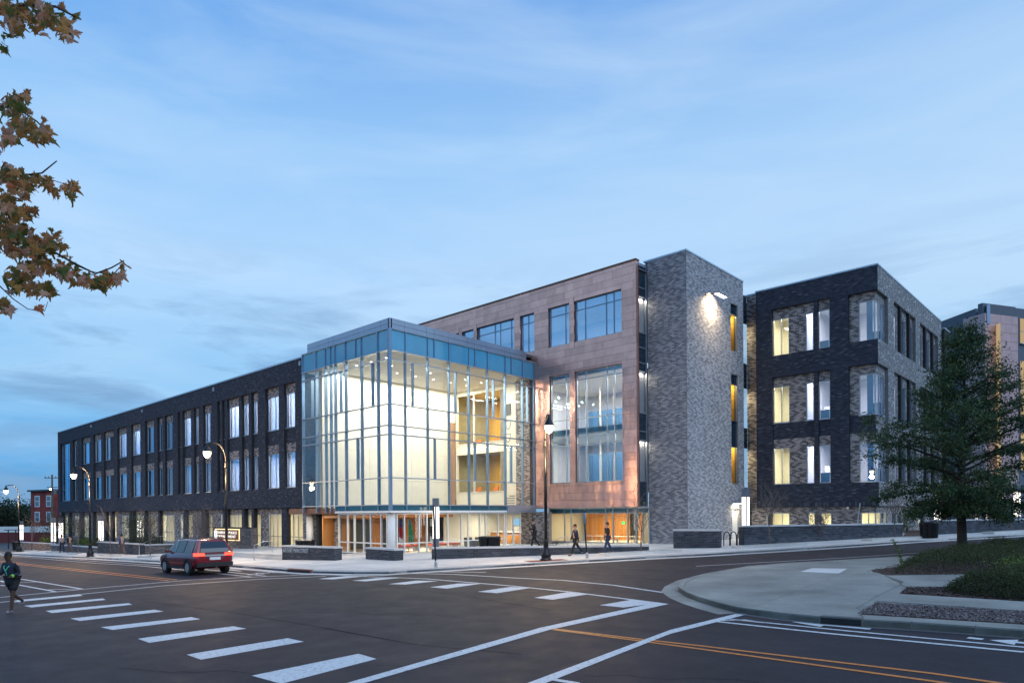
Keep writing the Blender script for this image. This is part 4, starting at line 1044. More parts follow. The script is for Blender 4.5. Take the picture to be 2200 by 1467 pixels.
# ---- right wing
zRT = FRW.z(1885, 568.5); zRs = FRW.z(1626, 1089.5)
def rz(x, y, n=0): return FRW.z(x, y, n)
def ru(x, n=0): return FRW.u(x, 850, n)
NR = -.22
b1 = (ru(1659.3), ru(1783.5)); co0 = ru(1823.5)
L4 = dict(top=rz(1659, 665.8), bot=rz(1659, 765.5), head=rz(1662, 686), ctop=rz(1824, 634.4), cbot=rz(1824, 737), chead=rz(1846, 650, NR), csill=rz(1846, 735, NR))
L3 = dict(top=rz(1659, 811.8), bot=rz(1662, 909.5), head=rz(1662, 831), ctop=rz(1824, 788), chead=rz(1846, 806, NR), csill=rz(1847, 892, NR))
L2 = dict(lt=rz(1661, 944), head=rz(1662, 962.5), bot=rz(1662, 1041), clt=rz(1827, 931), chead=rz(1847, 949.4, NR), csill=rz(1847, 1035.3, NR))
XE3 = X3 - .0
cR = FRR.u(1907.5, 700)           # where the corner recess ends on the side face
bR = [(FRR.u(1920, 700), FRR.u(1967, 740)), (FRR.u(1976.5, 760), FRR.u(2015.6, 790))]
hF = [(b1[0], b1[1], L4['bot'], L4['top']), (b1[0], b1[1], L2['bot'], L3['top']), (co0, X3 + .1, L4['cbot'], L4['ctop']), (co0, X3 + .1, L2['csill'] - .04, L3['ctop'])]
wall(FRW, XRL, X3 - .012, zRs, zRT, 0, .22, hF, 'dark_brick', 'mortar_dark')
hS = [(YR, cR, L4['cbot'], L4['ctop']), (YR, cR, L2['csill'] - .04, L3['ctop'])]
for a, b in bR: hS += [(a, b, L4['bot'], L4['top']), (a, b, L2['bot'], L3['top'])]
wall(FRR, YR + .012, YRE, zRs, zRT, 0, .22, hS, 'lit_side_brick', 'mortar_mid')
for a in ((XRL - .03, X3 + .04, YR - .05, YR + .33, zRT, zRT + .1), (X3 - .3, X3 + .04, YR + .33, YRE, zRT, zRT + .1)): part_box('coping', 'coping', a)
part_box('roof', 'grey_metal', (XRL, X3 - .25, YR + .25, YRE, zRT - .5, zRT - .4))
part_box('wall', 'mortar_dark', (XRL, XRL + .2, YR + .22, YRE, zRs, zRT))
# recessed first bay on the front
wx = [(1661.9, 1696.3, (.5,)), (1732.3, 1748.3, ()), (1759.2, 1783.6, ())]
for (zt_, zh_, zb0) in ((L4['top'], L4['head'], L4['bot']), (L3['top'], L3['head'], L3['bot']), (L2['lt'], L2['head'], L2['bot'])):
    hs = [(ru(a, NR), min(ru(b, NR), b1[1] - .01), zb0, zh_) for a, b, m in wx]
    wall(FRW, b1[0], b1[1], zb0, zt_, NR, .2, hs, 'mixed_brick', 'mortar_mid')
    for h, (a, b, m) in zip(hs, wx): window(FRW, h[0], h[1], h[2] + .02, h[3], NR - .06, m, (), 'glass_right')
wall(FRW, b1[0], b1[1], L2['lt'], L3['bot'], NR, .2, (), 'dark_brick', 'mortar_dark')
for za, zb_ in ((L4['bot'], L4['top']), (L2['bot'], L3['top'])):
    mb = MB(); fa, fb = ru(1748.8), ru(1757.6); FRW.box(mb, fa, fb, za, zb_, NR, -.03); w = mb.build('pier', M['mortar_dark'], B)
    bricks_mb(FRW, fa, fb, za, zb_, -.03).build('brick', M['dark_brick'], w, kind='stuff')
# recessed corner with wrap-round windows
FcF, FcS = Fr('Y', YR + .22), Fr('X', X3 - .22)
cw0 = ru(1846.2, NR)
def corner(zbot, zsill, zhead, ztop):
    wall(FcF, co0, X3 - .232, zbot, ztop, 0, .15, [(cw0, X3 + 1, zsill, zhead)], 'mixed_brick', 'mortar_mid')
    sw1 = YR + .22 + (cR - YR) * .80
    wall(FcS, YR + .232, cR, zbot, ztop, 0, .15, [(YR - 1, sw1, zsill, zhead)], 'lit_side_brick', 'mortar_mid')
    window(FcF, cw0, X3 - .24, zsill, zhead, -.06, (), (), 'glass_right')
    window(FcS, YR + .27, sw1, zsill, zhead, -.06, (.45, .8), (), 'glass_right')
corner(L4['cbot'], L4['csill'], L4['chead'], L4['ctop'])
corner(L3['bot'] + .05, L3['csill'], L3['chead'], L3['ctop'])
corner(L2['csill'] - .04, L2['csill'], L2['chead'], L2['clt'])
wall(FcF, co0, X3 - .232, L2['clt'], L3['bot'] + .05, 0, .15, (), 'dark_brick', 'mortar_dark')
wall(FcS, YR + .232, cR, L2['clt'], L3['bot'] + .05, 0, .15, (), 'lit_side_brick', 'mortar_mid')
for (za, zb_) in ((L4['cbot'], L4['ctop']), (L2['csill'] - .04, L3['ctop'])): part_box('pier', 'mortar_dark', (X3 - .5, X3 - .22, cR, cR + .15, za, zb_))
# side bays
for a, b in bR:
    for (zt_, zh_, zb0) in ((L4['top'], L4['head'], L4['bot']), (L3['top'], L3['head'], L3['bot']), (L2['lt'], L2['head'], L2['bot'])):
        w_b = b - a; hs = [(a + w_b * p, a + w_b * q, zb0, zh_) for p, q in ((.04, .22), (.42, .62), (.78, .97))]
        wall(FRR, a, b, zb0, zt_, -.22, .15, hs, 'lit_side_brick', 'mortar_mid')
        for h in hs: window(FRR, h[0], h[1], h[2] + .02, h[3], -.30, (.5,), (), 'glass_right')
        for p in (.30, .70):
            mb = MB(); FRR.box(mb, a + w_b * p, a + w_b * (p + .06), zb0, zt_, -.22, -.02); mb.build('pier', M['mortar_dark'], B)
    wall(FRR, a, b, L2['lt'], L3['bot'], -.22, .15, (), 'lit_side_brick', 'mortar_mid')
# soldier course strip at the foot of the overhang
for k in range(int((X3 - XRL) / .1)):
    pass
mb = MB(); u = XRL
while u < X3 - .1: FRW.box(mb, u + .006, u + .094, zRs + .01, zRs + .29, .012, .03); u += .1
mb.build('brick', M['dark_brick'], B, kind='stuff')
mb = MB(); u = XRL
for hh, zlv in ((b1, L4['top']), (b1, L3['top'])):
    u = hh[0]
    while u < hh[1]: FRW.box(mb, u + .006, u + .094, zlv + .01, zlv + .29, .012, .03); u += .1
for zlv in (L4['ctop'], L3['ctop']):
    u = co0
    while u < X3 - .1: FRW.box(mb, u + .006, u + .094, zlv + .01, zlv + .29, .012, .03); u += .1
mb.build('brick', M['dark_brick'], B, kind='stuff')
# ground storey of the right wing
gR = -.25
FGF, FGS = Fr('Y', YR + .25), Fr('X', X3 - .25)
gt, gb_ = FGF.z(1650, 1101.5), FGF.z(1650, 1130)
gwx = [(1646.6, 1696.5, (.68,)), (1736.5, 1751, ()), (1763.5, 1786.8, ()), (1849.5, 1881, (.5,))]
hs = [(FGF.u(a, 1115), FGF.u(b, 1115), gb_, gt) for a, b, m in gwx]; hs[-1] = (hs[-1][0], X3 - .2, gb_, gt)
wall(FGF, XRL - .5, X3 - .262, -1.5, zRs, 0, .2, hs, 'mixed_brick', 'mortar_mid')
for h, (a, b, m) in zip(hs, gwx): window(FGF, h[0], min(h[1], X3 - .27), h[2], h[3], -.06, m, (), 'glass')
ghs = [(FGS.u(a, 1110), FGS.u(b, 1110), gb_, gt) for a, b in ((1882.5, 1904), (1916, 1925), (1929, 1935.5), (1945, 1949), (1954.5, 1962), (1972, 1987), (1996, 2006))]
ghs[0] = (YR + .2, ghs[0][1], gb_, gt)
wall(FGS, YR + .262, YRE, -1.5, zRs, 0, .2, ghs, 'mixed_brick', 'mortar_mid')
for i, h in enumerate(ghs): window(FGS, max(h[0], YR + .3), h[1], h[2], h[3], -.06, (.5,), (), 'glass')
part_box('soffit', 'mortar_dark', (XRL - .0, X3 - .02, YR + .02, YR + .25, zRs - .01, zRs + .04)); part_box('soffit', 'mortar_dark', (X3 - .25, X3 - .02, YR + .26, YRE, zRs - .01, zRs + .04))
# its rooms
for i, (za, zb_) in enumerate(((L2['bot'] - .7, L2['lt'] - .1), (L3['bot'] - .7, L3['top'] + .1), (L4['bot'] - .7, L4['top'] + .15))):
    xm = ru(1738)
    room(XRL + .3, xm - .7, YR + .45, YR + 4.5, za, zb_, 'office_warm')
    room(xm - .5, X3 - .5, YR + .45, YR + 6.5, za, zb_, 'office_wall', right=False)
    area_light('ceiling_light', (XRL + 2.6, YR + 2.0, zb_ - .35), 1.8, .16, 330, (1, .92, .66), parent=B)
    for k in range(2): area_light('ceiling_light', (xm + .9 + 1.7 * k, YR + 2.2, zb_ - .3), 1.2, .16, 170, (.97, .95, 1), parent=B)
    part_box('door', 'white', (XRL + 3.5, XRL + 4.4, YR + 4.40, YR + 4.46, za + .05, za + 2.2)); part_box('cabinet', 'blue_in', (XRL + 4.3, XRL + 4.9, YR + 1.2, YR + 2.2, za, za + 1.5)); part_box('desk', 'blue_in', (xm + .2, xm + 1.6, YR + .9, YR + 1.6, za + .7, za + .76))
    part_box('cabinet', 'dark_in', (xm + 3.6, xm + 4.2, YR + 1.8, YR + 2.3, za, za + 1.7)); part_box('curtain', 'curtain_blue', (X3 - .28 - .55, X3 - .45, YR + .46, YR + .50, za + .1, zb_ - .1))
    room(X3 - 5, X3 - .45, YR + 7, YRE - .5, za, zb_, 'office_wall', left=True, right=False) if False else None
part_box('room_wall', 'dark_in', (X3 - 2.2, X3 - 2.1, YR + 7, YRE - .2, zRs, zRT - .6))
room(XRL - .3, X3 - .6, YR + .6, YR + 2.8, gb_ - .8, zRs - .05, 'cream', right=False)
area_light('ceiling_light', ((XRL + X3) / 2, YR + 1.5, zRs - .2), 7.5, .25, 260, (1, .88, .52), parent=B)
part_box('room_wall', 'dark_in', (X3 - 2.2, X3 - 2.1, YR + 2.9, YRE - .2, gb_ - .8, zRs - .05)); area_light('ceiling_light', (X3 - 1.2, YR + 8, zRs - .2), .25, 6, 12, (.9, 1, .7), parent=B)
cm = MB().lathe([(.0, -.1), (.07, -.08), (.1, 0), (.06, .1), (0, .12)], tuple(FRW.p(FRW.u(1821, 1090), zRs - .12, -.05)), 10); cm.build('camera_dome', M['white'], B, smooth=True)
# small return block beyond the wing
part_box('wall', 'mortar_dark', (X3 - 2, X3 + .25, YRE, YRE + 2.2, -.5, FRR.z(2024, 690) - .8))
part_box('coping', 'coping', (X3 - 2, X3 + .3, YRE - .05, YRE + 2.25, FRR.z(2024, 690) - .8, FRR.z(2024, 690) - .68))

# ---- far building on the right
def atd(px, py, d):
    w = ray(px, py); s = d / F
    return Vector((s * w.x, s * w.y, CZ + s * w.z))
pA, pBk = atd(2030, 691, 76), atd(2096, 665, 72)
pC = atd(2113, 657, 70); pD = atd(2184, 661, 71.5); pE = atd(2300, 668, 74)
zT2 = (pA.z + pC.z) / 2 + .3; zg2 = gz(40, 60) - 1
F2 = thing('grey_panel_building', 'slate grey building with pink copper panels behind the oak tree at the right edge', 'building', (pC.x, pC.y, zg2))
def vwall(a, b, z0, z1, t, name, mat, parent=F2, off=0.0):
    a = Vector((a.x, a.y, 0)); b = Vector((b.x, b.y, 0)); d = (b - a).normalized(); n = Vector((d.y, -d.x, 0))
    if n.dot(-a) < 0: n = -n
    a = a + n * off; b = b + n * off
    mb = MB(); mb.hexa([(a.x, a.y, z0), (b.x, b.y, z0), (b.x - n.x * t, b.y - n.y * t, z0), (a.x - n.x * t, a.y - n.y * t, z0), (a.x, a.y, z1), (b.x, b.y, z1), (b.x - n.x * t, b.y - n.y * t, z1), (a.x - n.x * t, a.y - n.y * t, z1)])
    return mb.build(name, M[mat], parent)
zT_ = lambda p, y, d: atd(p, y, d).z
vwall(atd(2020, 690, 77), pBk, -1, zT2, .4, 'wall', 'slate')
vwall(pBk, pC, zT2 - 2.2, zT2 - .25, .3, 'wall', 'alu_panel', off=-.3)
for k in range(4):
    za = 1.5 + k * 4.2; vwall(pBk, pC, za, za + 3.9, .04, 'window', 'glass', off=-.3); 
vwall(pBk, pC, 0, zT2 - 2.2, .1, 'room_wall', 'amber_lit', off=-1.4)
zP = zT_(2120, 673, 70)
vwall(pC, pD, -1, zT2, .5, 'wall', 'slate', off=-.1)
vwall(pD, pE, -1, zT2 - .1, .4, 'wall', 'slate', off=-.1)
dd = (pD - pC); dd.z = 0; LL = dd.length; dn = dd.normalized(); nn = Vector((dn.y, -dn.x, 0));
if nn.dot(-pC) < 0: nn = -nn
i = 0; z = 1.2; row = 0; prest = MB()
ph = (zP - 1.2) / 24
while z < zP - .1:
    u = -.75 * (row % 2)
    while u < LL - .05:
        a, b = max(0.0, u), min(LL, u + 1.5); u += 1.5
        if b - a < .05: continue
        p, q = pC + dn * (a + .012), pC + dn * (b - .012); mb = MB()
        for pp in (1,): mb.hexa([(p.x, p.y, z + .012), (q.x, q.y, z + .012), (q.x + nn.x * .12, q.y + nn.y * .12, z + .012), (p.x + nn.x * .12, p.y + nn.y * .12, z + .012), (p.x, p.y, z + ph - .012), (q.x, q.y, z + ph - .012), (q.x + nn.x * .12, q.y + nn.y * .12, z + ph - .012), (p.x + nn.x * .12, p.y + nn.y * .12, z + ph - .012)])
        mb.build('copper_panel', M['copper_pink'], F2); i += 1
    z += ph; row += 1
sidep = pC + nn * .14
vwall(pC - dn * .02 - nn * 2.2, pC - dn * .02 + nn * .1, 1.2, zP, .1, 'copper_panel', 'copper_pink')
for (y0, y1) in ((686, 739), (777, 900), (930, 1010)):
    a, b = pD + (pE - pD).normalized() * .55, pD + (pE - pD).normalized() * 2.6
    z1, z0 = zT_(2192, y0, 72), zT_(2192, y1, 72)
    vwall(a, b, z0, z1, .06, 'window', 'amber_lit', off=.02); vwall(a, b, z0 - .08, z0, .2, 'sill', 'alu', off=.12); vwall(a, b, (z0 + z1) / 2 - .1, (z0 + z1) / 2 - .02, .1, 'frame', 'alu', off=.09)
for px, y0, y1 in ((2098, 1070, 1115.5), (2118, 1074, 1115), (2152.5, 1040, 1115)):
    q = G(px, 1118); q = atd(px, 1116, 62); t_ = atd(px, y0, 62)
    lp = thing('light_column', 'slim white lit column before the slate building, %s of three' % {2098: 'leftmost', 2118: 'middle', 2152.5: 'rightmost'}[px], 'light column', (q.x, q.y, q.z - .8), 'slim lit columns before the slate building')
    MB().lathe([(.09, 0), (.09, t_.z - q.z + .8)], (q.x, q.y, q.z - .8), 10).build('tube', M['lamp_soft'], lp); MB().lathe([(.12, 0), (.12, .3)], (q.x, q.y, q.z - .8), 10).build('foot', M['grey_metal'], lp)
q = atd(2161.5, 1083, 61); sg_ = thing('blue_sign', 'small pale blue parking sign between the lit columns of the slate building', 'sign', (q.x, q.y, gz(q.x, q.y)))
MB().bar((q.x, q.y, gz(q.x, q.y)), (q.x, q.y, q.z + .4), .05).build('post', M['grey_metal'], sg_)
MB().bar(q + Vector((0, 0, -.7)) - fv * .04, q + Vector((0, 0, .5)) - fv * .04, .5, .02, up=tuple(fv)).build('plate', M['sign_blue'], sg_)
# ================================================================ ground
def tp(x, y, h=0.0): return (x, y, gz(x, y) + h)
def sheet(name, pts, h, mat, kind='structure', thick=0.0, parent=None, low=None):
    """pts in plan; a slab or a flush sheet lying on the sloping ground"""
    mb = MB()
    mb.prism(pts, lambda x, y: gz(x, y) + (h - thick if low is None else low), lambda x, y: gz(x, y) + h)
    o = mb.build(name, M[mat], parent)
    if parent is None: tag(o, kind=kind)
    return o
# asphalt base as a grid so it can follow the clamped slope to the horizon
xs = [-3000, -900, -400, -250, -170, -120, -80, -40, 0, 40, 90, 200, 600, 3000]; ys = [-3000, -600, -200, -60, 0, 50, 100, 150, 300, 900, 3000]
mb = MB()
for i in range(len(xs) - 1):
    for j in range(len(ys) - 1):
        a, b, c_, d = (xs[i], ys[j]), (xs[i + 1], ys[j]), (xs[i + 1], ys[j + 1]), (xs[i], ys[j + 1])
        mb.quad(*[(p[0], p[1], gz(*p) - .25) for p in (a, b, c_, d)])
tag(mb.build('ground', plain('ground_cover', (0.045, 0.06, 0.035), .95, 0, .3, .3)), kind='structure')
tag(MB().prism([(-170, -60), (90, -60), (90, 150), (-170, 150)], lambda x, y: gz(x, y) - .2, lambda x, y: gz(x, y)).build('road', M['asphalt']), kind='structure')
def PX(pts, h=0.0): return [tuple(G(x, y, h)[:2]) for x, y in pts]
# ---- pavement on the building side
curb = [(110, 1196), (205, 1200), (320, 1206.5), (480, 1216.5), (617, 1227.5), (667, 1231), (760, 1233), (835, 1233), (875, 1230), (1011, 1222), (1148, 1214), (1265.5, 1207), (1386.7, 1200), (1500, 1194.2), (1623, 1187), (1737, 1180), (1847.6, 1172.5), (1951, 1165), (2200, 1151)]
cpl = PX(curb)
d0 = (Vector(cpl[0]) - Vector(cpl[3])).normalized(); first = Vector(cpl[0]) + d0 * 70
dl_ = (Vector(cpl[-1]) - Vector(cpl[-3])).normalized(); last = Vector(cpl[-1]) + dl_ * 60
cpl = [tuple(first)] + cpl + [tuple(last)]
HP = .13
region = cpl + [(last.x - 10, last.y + 60), (first.x, first.y + 90)]
tag(sheet('pavement_base', region, HP - .03, 'joint', thick=.3), kind='structure')
PV = thing('pavement', None, None); PV['kind'] = 'structure'
def resample(pl, step):
    outp = []; 
    for a, b in zip(pl, pl[1:]):
        a = Vector(a); b = Vector(b); n = max(1, int(round((b - a).length / step)))
        for i in range(n): outp.append(a.lerp(b, i / n))
    outp.append(Vector(pl[-1])); return outp
def strip(pl, o0, o1, h0, h1, name, mat, step=3.0, gap=.012, parent=None, maxn=400, y1h=None):
    """curb or gutter pieces following a line; o = offset to the left of travel"""
    P_ = resample(pl, step); outp = []
    nr = []
    for i in range(len(P_)):
        d = (P_[min(i + 1, len(P_) - 1)] - P_[max(i - 1, 0)]).normalized(); nr.append(Vector((-d.y, d.x)))
    for i in range(len(P_) - 1):
        a, b = P_[i], P_[i + 1]; d = (b - a).normalized() * gap / 2
        q = [a + nr[i] * o0 + d, b + nr[i + 1] * o0 - d, b + nr[i + 1] * o1 - d, a + nr[i] * o1 + d]
        mb = MB(); mb.prism([tuple(v) for v in q], lambda x, y: gz(x, y) + h0, lambda x, y: gz(x, y) + h1)
        outp.append(mb.build(name, M[mat], parent))
    return outp
KB = thing('kerb', None, None); KB['kind'] = 'structure'
strip(cpl[0:5], 0, .16, -.05, HP + .012, 'kerb_stone', 'concrete', 6, parent=KB)
strip(cpl[4:-1], 0, .16, -.05, HP + .012, 'kerb_stone', 'concrete', 3, parent=KB)
strip(cpl[:-1], -.55, -.01, -.05, .008, 'gutter_slab', 'concrete', 5, parent=KB)
strip(cpl[4:-1], .17, .36, 0, HP + .006, 'edge_paver', 'tactile', 3, parent=KB)
# storm inlets
def inlet(pa, pb, h0=0.015, h1=.135, mat='tactile'):
    a, b = Vector(PX([pa])[0]), Vector(PX([pb])[0]); d = (b - a).normalized(); n = Vector((-d.y, d.x))
    o = thing('storm_drain', 'black open slot of the kerb drain %s' % ('near the crosswalk by the brick street name wall' if pa[0] < 1000 else 'in the concrete traffic corner at right'), 'drain', (a.x, a.y, gz(a.x, a.y)))
    z = gz(a.x, a.y); e = MB()
    e.bar(Vector((*a, z + .075)) - Vector((*n, 0)) * .02, Vector((*b, gz(b.x, b.y) + .075)) - Vector((*n, 0)) * .02, .03, .11); e.build('opening', M['black'], o)
    MB().bar(Vector((*a, z + .148)) + Vector((*n, 0)) * .05, Vector((*b, gz(b.x, b.y) + .148)) + Vector((*n, 0)) * .05, .2, .03).build('frame', M[mat], o)
    for p in (a, b): MB().bar(Vector((*p, gz(*p) + .07)) - Vector((*n, 0)) * .03, Vector((*p, gz(*p) + .07)) + Vector((*n, 0)) * .06, .03, .14).build('end_plate', M[mat], o)
inlet((619, 1228.5), (667, 1231.5))
inlet((1764, 1338.6), (1851, 1345.2), mat='concrete_dark')
# slabs: grid along the main street, clipped to the pavement
def tile(region, ang, sx, sy, x0, x1, y0, y1, h, mat, parent, name='paving_slab', gap=.014, limit=300, minA=.12, thick=.045):
    ca, sa = math.cos(ang), math.sin(ang); pieces = []
    rot = lambda u, v: (u * ca - v * sa, u * sa + v * ca)
    i0, i1, j0, j1 = int(x0 // sx), int(x1 // sx), int(y0 // sy), int(y1 // sy)
    for i in range(i0, i1 + 1):
        for j in range(j0, j1 + 1):
            r = [rot(i * sx + gap / 2, j * sy + gap / 2), rot((i + 1) * sx - gap / 2, j * sy + gap / 2), rot((i + 1) * sx - gap / 2, (j + 1) * sy - gap / 2), rot(i * sx + gap / 2, (j + 1) * sy - gap / 2)]
            q = clip_poly(region, r)
            if len(q) >= 3 and area(q) > minA: pieces.append(q)
    key = lambda q: (sum(p[0] for p in q) / len(q)) ** 2 + (sum(p[1] for p in q) / len(q)) ** 2
    pieces.sort(key=key); rest = MB()
    for n, q in enumerate(pieces):
        mb = MB() if n < limit else rest
        mb.prism(q, lambda x, y: gz(x, y) + h - thick, lambda x, y: gz(x, y) + h)
        if n < limit: mb.build(name, M[mat], parent)
    if rest.v: rest.build(name, M[mat], parent, kind='stuff')
# split: main-street side (axis aligned) and side-street side (aligned with its kerb)
ic = 8
corner_pt = Vector(cpl[9]); back = Vector((X0, Y0)) + Vector((.3, -.3))
rgA = [(p[0], p[1]) for p in cpl[:10]] + [(X0 + 1, Y0 + 12), (first.x, Y0 + 12)]
# leave out the kerb width by offsetting the line inwards
def offset(pl, o):
    P_ = [Vector(p) for p in pl]; r = []
    for i in range(len(P_)):
        d = (P_[min(i + 1, len(P_) - 1)] - P_[max(i - 1, 0)]).normalized(); r.append(tuple(P_[i] + Vector((-d.y, d.x)) * o))
    return r
offc = offset(cpl, .37)
rgA = offc[:10] + [(X0 + 1.5, Y0 + 13), (first.x, Y0 + 13)]
rgB = offc[9:] + [(last.x - 10, last.y + 40), (X0 + 1.5, Y0 + 40), (X0 + 1.5, Y0 + 13)]
tile(rgA, 0, 2.4, 1.6, -84, -20, 14, Y0 + 14, HP, 'concrete', PV)
angB = math.atan2(cpl[14][1] - cpl[10][1], cpl[14][0] - cpl[10][0])
tile(rgB, angB, 1.8, 1.9, -40, 80, -10, 70, HP, 'concrete', PV)
# ---- concrete corner with planting on this side of the side street
up_ = [(1448.6, 1264), (1452, 1256), (1485, 1246), (1519, 1239), (1606, 1223.6), (1682, 1216.7), (1751, 1213), (1920, 1203), (2200, 1187), (2290, 1182)]
lo_ = [(2290, 1377), (2200, 1366), (2096, 1355.5), (1958, 1342.5), (1853, 1334), (1761, 1326.5), (1682, 1320), (1585, 1309.5), (1543.6, 1301), (1505, 1290), (1475, 1278)]
IS = thing('traffic_corner', None, None); IS['kind'] = 'structure'
line = PX([(2290, 1182), (2200, 1187), (1920, 1203), (1751, 1213), (1682, 1216.7), (1606, 1223.6), (1519, 1239), (1485, 1248), (1462, 1260), (1457, 1270), (1475, 1282), (1505, 1294), (1543.6, 1306), (1585, 1316.5), (1682, 1330), (1761, 1338), (1853, 1345), (1958, 1351.5), (2096, 1361.5), (2200, 1369.5), (2290, 1378)])
sheet('corner_base', line, .12, 'concrete_old', thick=.3, parent=IS)
strip(line, 0, .17, -.05, .15, 'kerb_stone', 'concrete_old', 3, parent=IS)
strip(line[6:14], -.5, -.01, -.05, .008, 'gutter_slab', 'concrete_old', 3, parent=IS)
strip(line[13:], -.16, -.01, -.05, .008, 'gutter_slab', 'concrete_dark', 3, parent=IS)
inn_pl = offset(line, .185)[3:17] + PX([(1839, 1318.6), (1879, 1293), (1944, 1260), (1851, 1226)])
hI = .14
def panel(pts, h, mat='concrete_old', name='paving_slab'):
    mb = MB(); q = PX(pts, h); mb.prism(q, lambda x, y: gz(x, y) + h - .05, lambda x, y: gz(x, y) + h); return mb.build(name, M[mat], IS)
# main slab cut by its two joints
main_q = inn_pl
def half(poly, a, b, side, gap=.008):
    a = Vector(a); b = Vector(b); d = (b - a).normalized(); n = Vector((-d.y, d.x)) * side
    big = 60; a2 = a + n * gap; q = [a2 - d * big, a2 + d * big, a2 + d * big + n * big, a2 - d * big + n * big]
    if side < 0: q = q[::-1]
    return clip_poly(poly, [tuple(v) for v in q])
j1 = (G(1800, 1235, hI)[:2], G(1605, 1309, hI)[:2]); j2 = (G(1500, 1262, hI)[:2], G(1900, 1262, hI)[:2]); j3 = (G(1735, 1293, hI)[:2], G(1762, 1324, hI)[:2])
parts_ = []
for s1 in (1, -1):
    q1 = half(main_q, *j1, s1)
    if len(q1) > 2: parts_.append(q1)
fin = []
for q in parts_: fin.append(q)
for q in fin:
    mb = MB(); mb.prism(q, lambda x, y: gz(x, y) + hI - .05, lambda x, y: gz(x, y) + hI); mb.build('paving_slab', M['concrete_old'], IS)
mb = MB(); mb.prism(PX([(1720, 1227), (1745, 1219.5), (1820, 1221), (1802, 1231)], hI + .006), lambda x, y: gz(x, y) + hI - .02, lambda x, y: gz(x, y) + hI + .006); mb.build('tactile_slab', M['concrete'], IS)
panel([(1751, 1213.5), (1760, 1217), (1853, 1225.5), (1925, 1217), (1960, 1206), (1920, 1204.5)], hI - .003)
panel([(1900, 1236.5), (1946, 1259), (2040, 1260), (2290, 1250), (2290, 1228), (2190, 1232)], hI)
panel([(1930, 1275.5), (1883, 1290), (2200, 1310.5), (2290, 1320), (2290, 1303), (2200, 1292)], hI)
_q = offset(line, .185)[16:21] + PX([(2290, 1350.5), (2200, 1341), (1843, 1319)], hI)
mb = MB(); mb.prism(_q, lambda x, y: gz(x, y) + hI - .05, lambda x, y: gz(x, y) + hI); mb.build('paving_slab', M['concrete_old'], IS)
# beds
def bed(name, label, pts, h, mat, chip, n, sc, seed):
    q = PX(pts, h); r2 = random.Random(seed)
    o = sheet(name, q, h, mat, kind='stuff', thick=.1)
    tag(o, label, 'bed', kind='stuff')
    xs_ = [p[0] for p in q]; ys_ = [p[1] for p in q]; mb = MB(); c = 0
    def inside(x, y):
        k = False; j = len(q) - 1
        for i in range(len(q)):
            if (q[i][1] > y) != (q[j][1] > y) and x < (q[j][0] - q[i][0]) * (y - q[i][1]) / (q[j][1] - q[i][1]) + q[i][0]: k = not k
            j = i
        return k
    while c < n:
        x, y = r2.uniform(min(xs_), max(xs_)), r2.uniform(min(ys_), max(ys_))
        if not inside(x, y): c += .2; continue
        c += 1; s = sc * r2.uniform(.5, 1.4); z = gz(x, y) + h + s * .2; t = r2.uniform(0, 6.28); dx, dy = math.cos(t) * s, math.sin(t) * s
        a, b, c3, d = (x + dx, y + dy, z - s * .2), (x - dy * .5, y + dx * .5, z + s * r2.uniform(0, .3)), (x - dx, y - dy, z - s * .1), (x + dy * .5, y - dx * .5, z + s * r2.uniform(.1, .5))
        mb.poly([a, b, d]); mb.poly([b, c3, d])
    g = mb.build(name + '_chips', M[chip], o)
    return inside, q
M['gravel_chip'] = brick_mat('gravel_chip', [(0, (0.10, 0.07, 0.065)), (0.4, (0.17, 0.13, 0.12)), (0.8, (0.26, 0.23, 0.22))], isl=1.0)
M['mulch_chip'] = brick_mat('mulch_chip', [(0, (0.05, 0.028, 0.02)), (0.5, (0.09, 0.05, 0.038)), (0.85, (0.15, 0.10, 0.08))], isl=1.0)
bed('gravel_bed', 'reddish gravel strip between the concrete path and the near kerb', [(1882, 1294), (1843, 1317.5), (2200, 1339.5), (2290, 1350), (2290, 1322), (2200, 1312.5)], .135, 'mulch', 'gravel_chip', 5200, .035, 3)
bed('mulch_bed', 'brown mulch under the lower clump of low shrubs', [(1949, 1261.5), (1933, 1274), (2200, 1290), (2290, 1300), (2290, 1252), (2040, 1261.5)], .13, 'mulch', 'mulch_chip', 3200, .05, 4)
bed('mulch_bed', 'brown mulch under the wide bank of low shrubs beside the oak', [(1856, 1226), (1900, 1234.5), (2190, 1230), (2290, 1226), (2290, 1188), (2200, 1190), (1962, 1206.5)], .13, 'mulch', 'mulch_chip', 3000, .05, 5)
# ---- paint
RM = thing('road_markings', None, None); RM['kind'] = 'structure'
def paint_poly(name, pts, mat='paint_white', h=.005):
    q = [G(x, y) for x, y in pts]
    mb = MB(); mb.poly([(p.x, p.y, gz(p.x, p.y) + h) for p in q]); 
    me = mb.build(name, M[mat], RM)
    if me.data.polygons[0].normal.z < 0: me.data.flip_normals()
    return me
def Zb(o, s, pts): return [(o[0] + x / s, o[1] + y / s) for x, y in pts]
A_ = (0, 1160)
for pts in ([(110, 372), (495, 337), (515, 345.5), (85, 386)], [(150, 408), (205, 402), (640, 362), (657, 371), (195, 418)], [(283, 440), (330, 434), (800, 391), (822, 401), (325, 453)], [(438, 487), (495, 481), (960, 432), (1018, 443), (497, 502)],
            [(626, 541), (690, 534), (1190, 478), (1247, 491), (700, 558)], [(858, 613), (925, 603), (1450, 535), (1532, 550), (928, 638)], [(1162, 712), (1230, 700), (1790, 609), (1890, 631), (1250, 743)]):
    paint_poly('crosswalk_bar', Zb(A_, 2.895, pts))
paint_poly('crosswalk_bar', [(541, 1451), (770, 1404), (809, 1415), (604, 1468.5)])
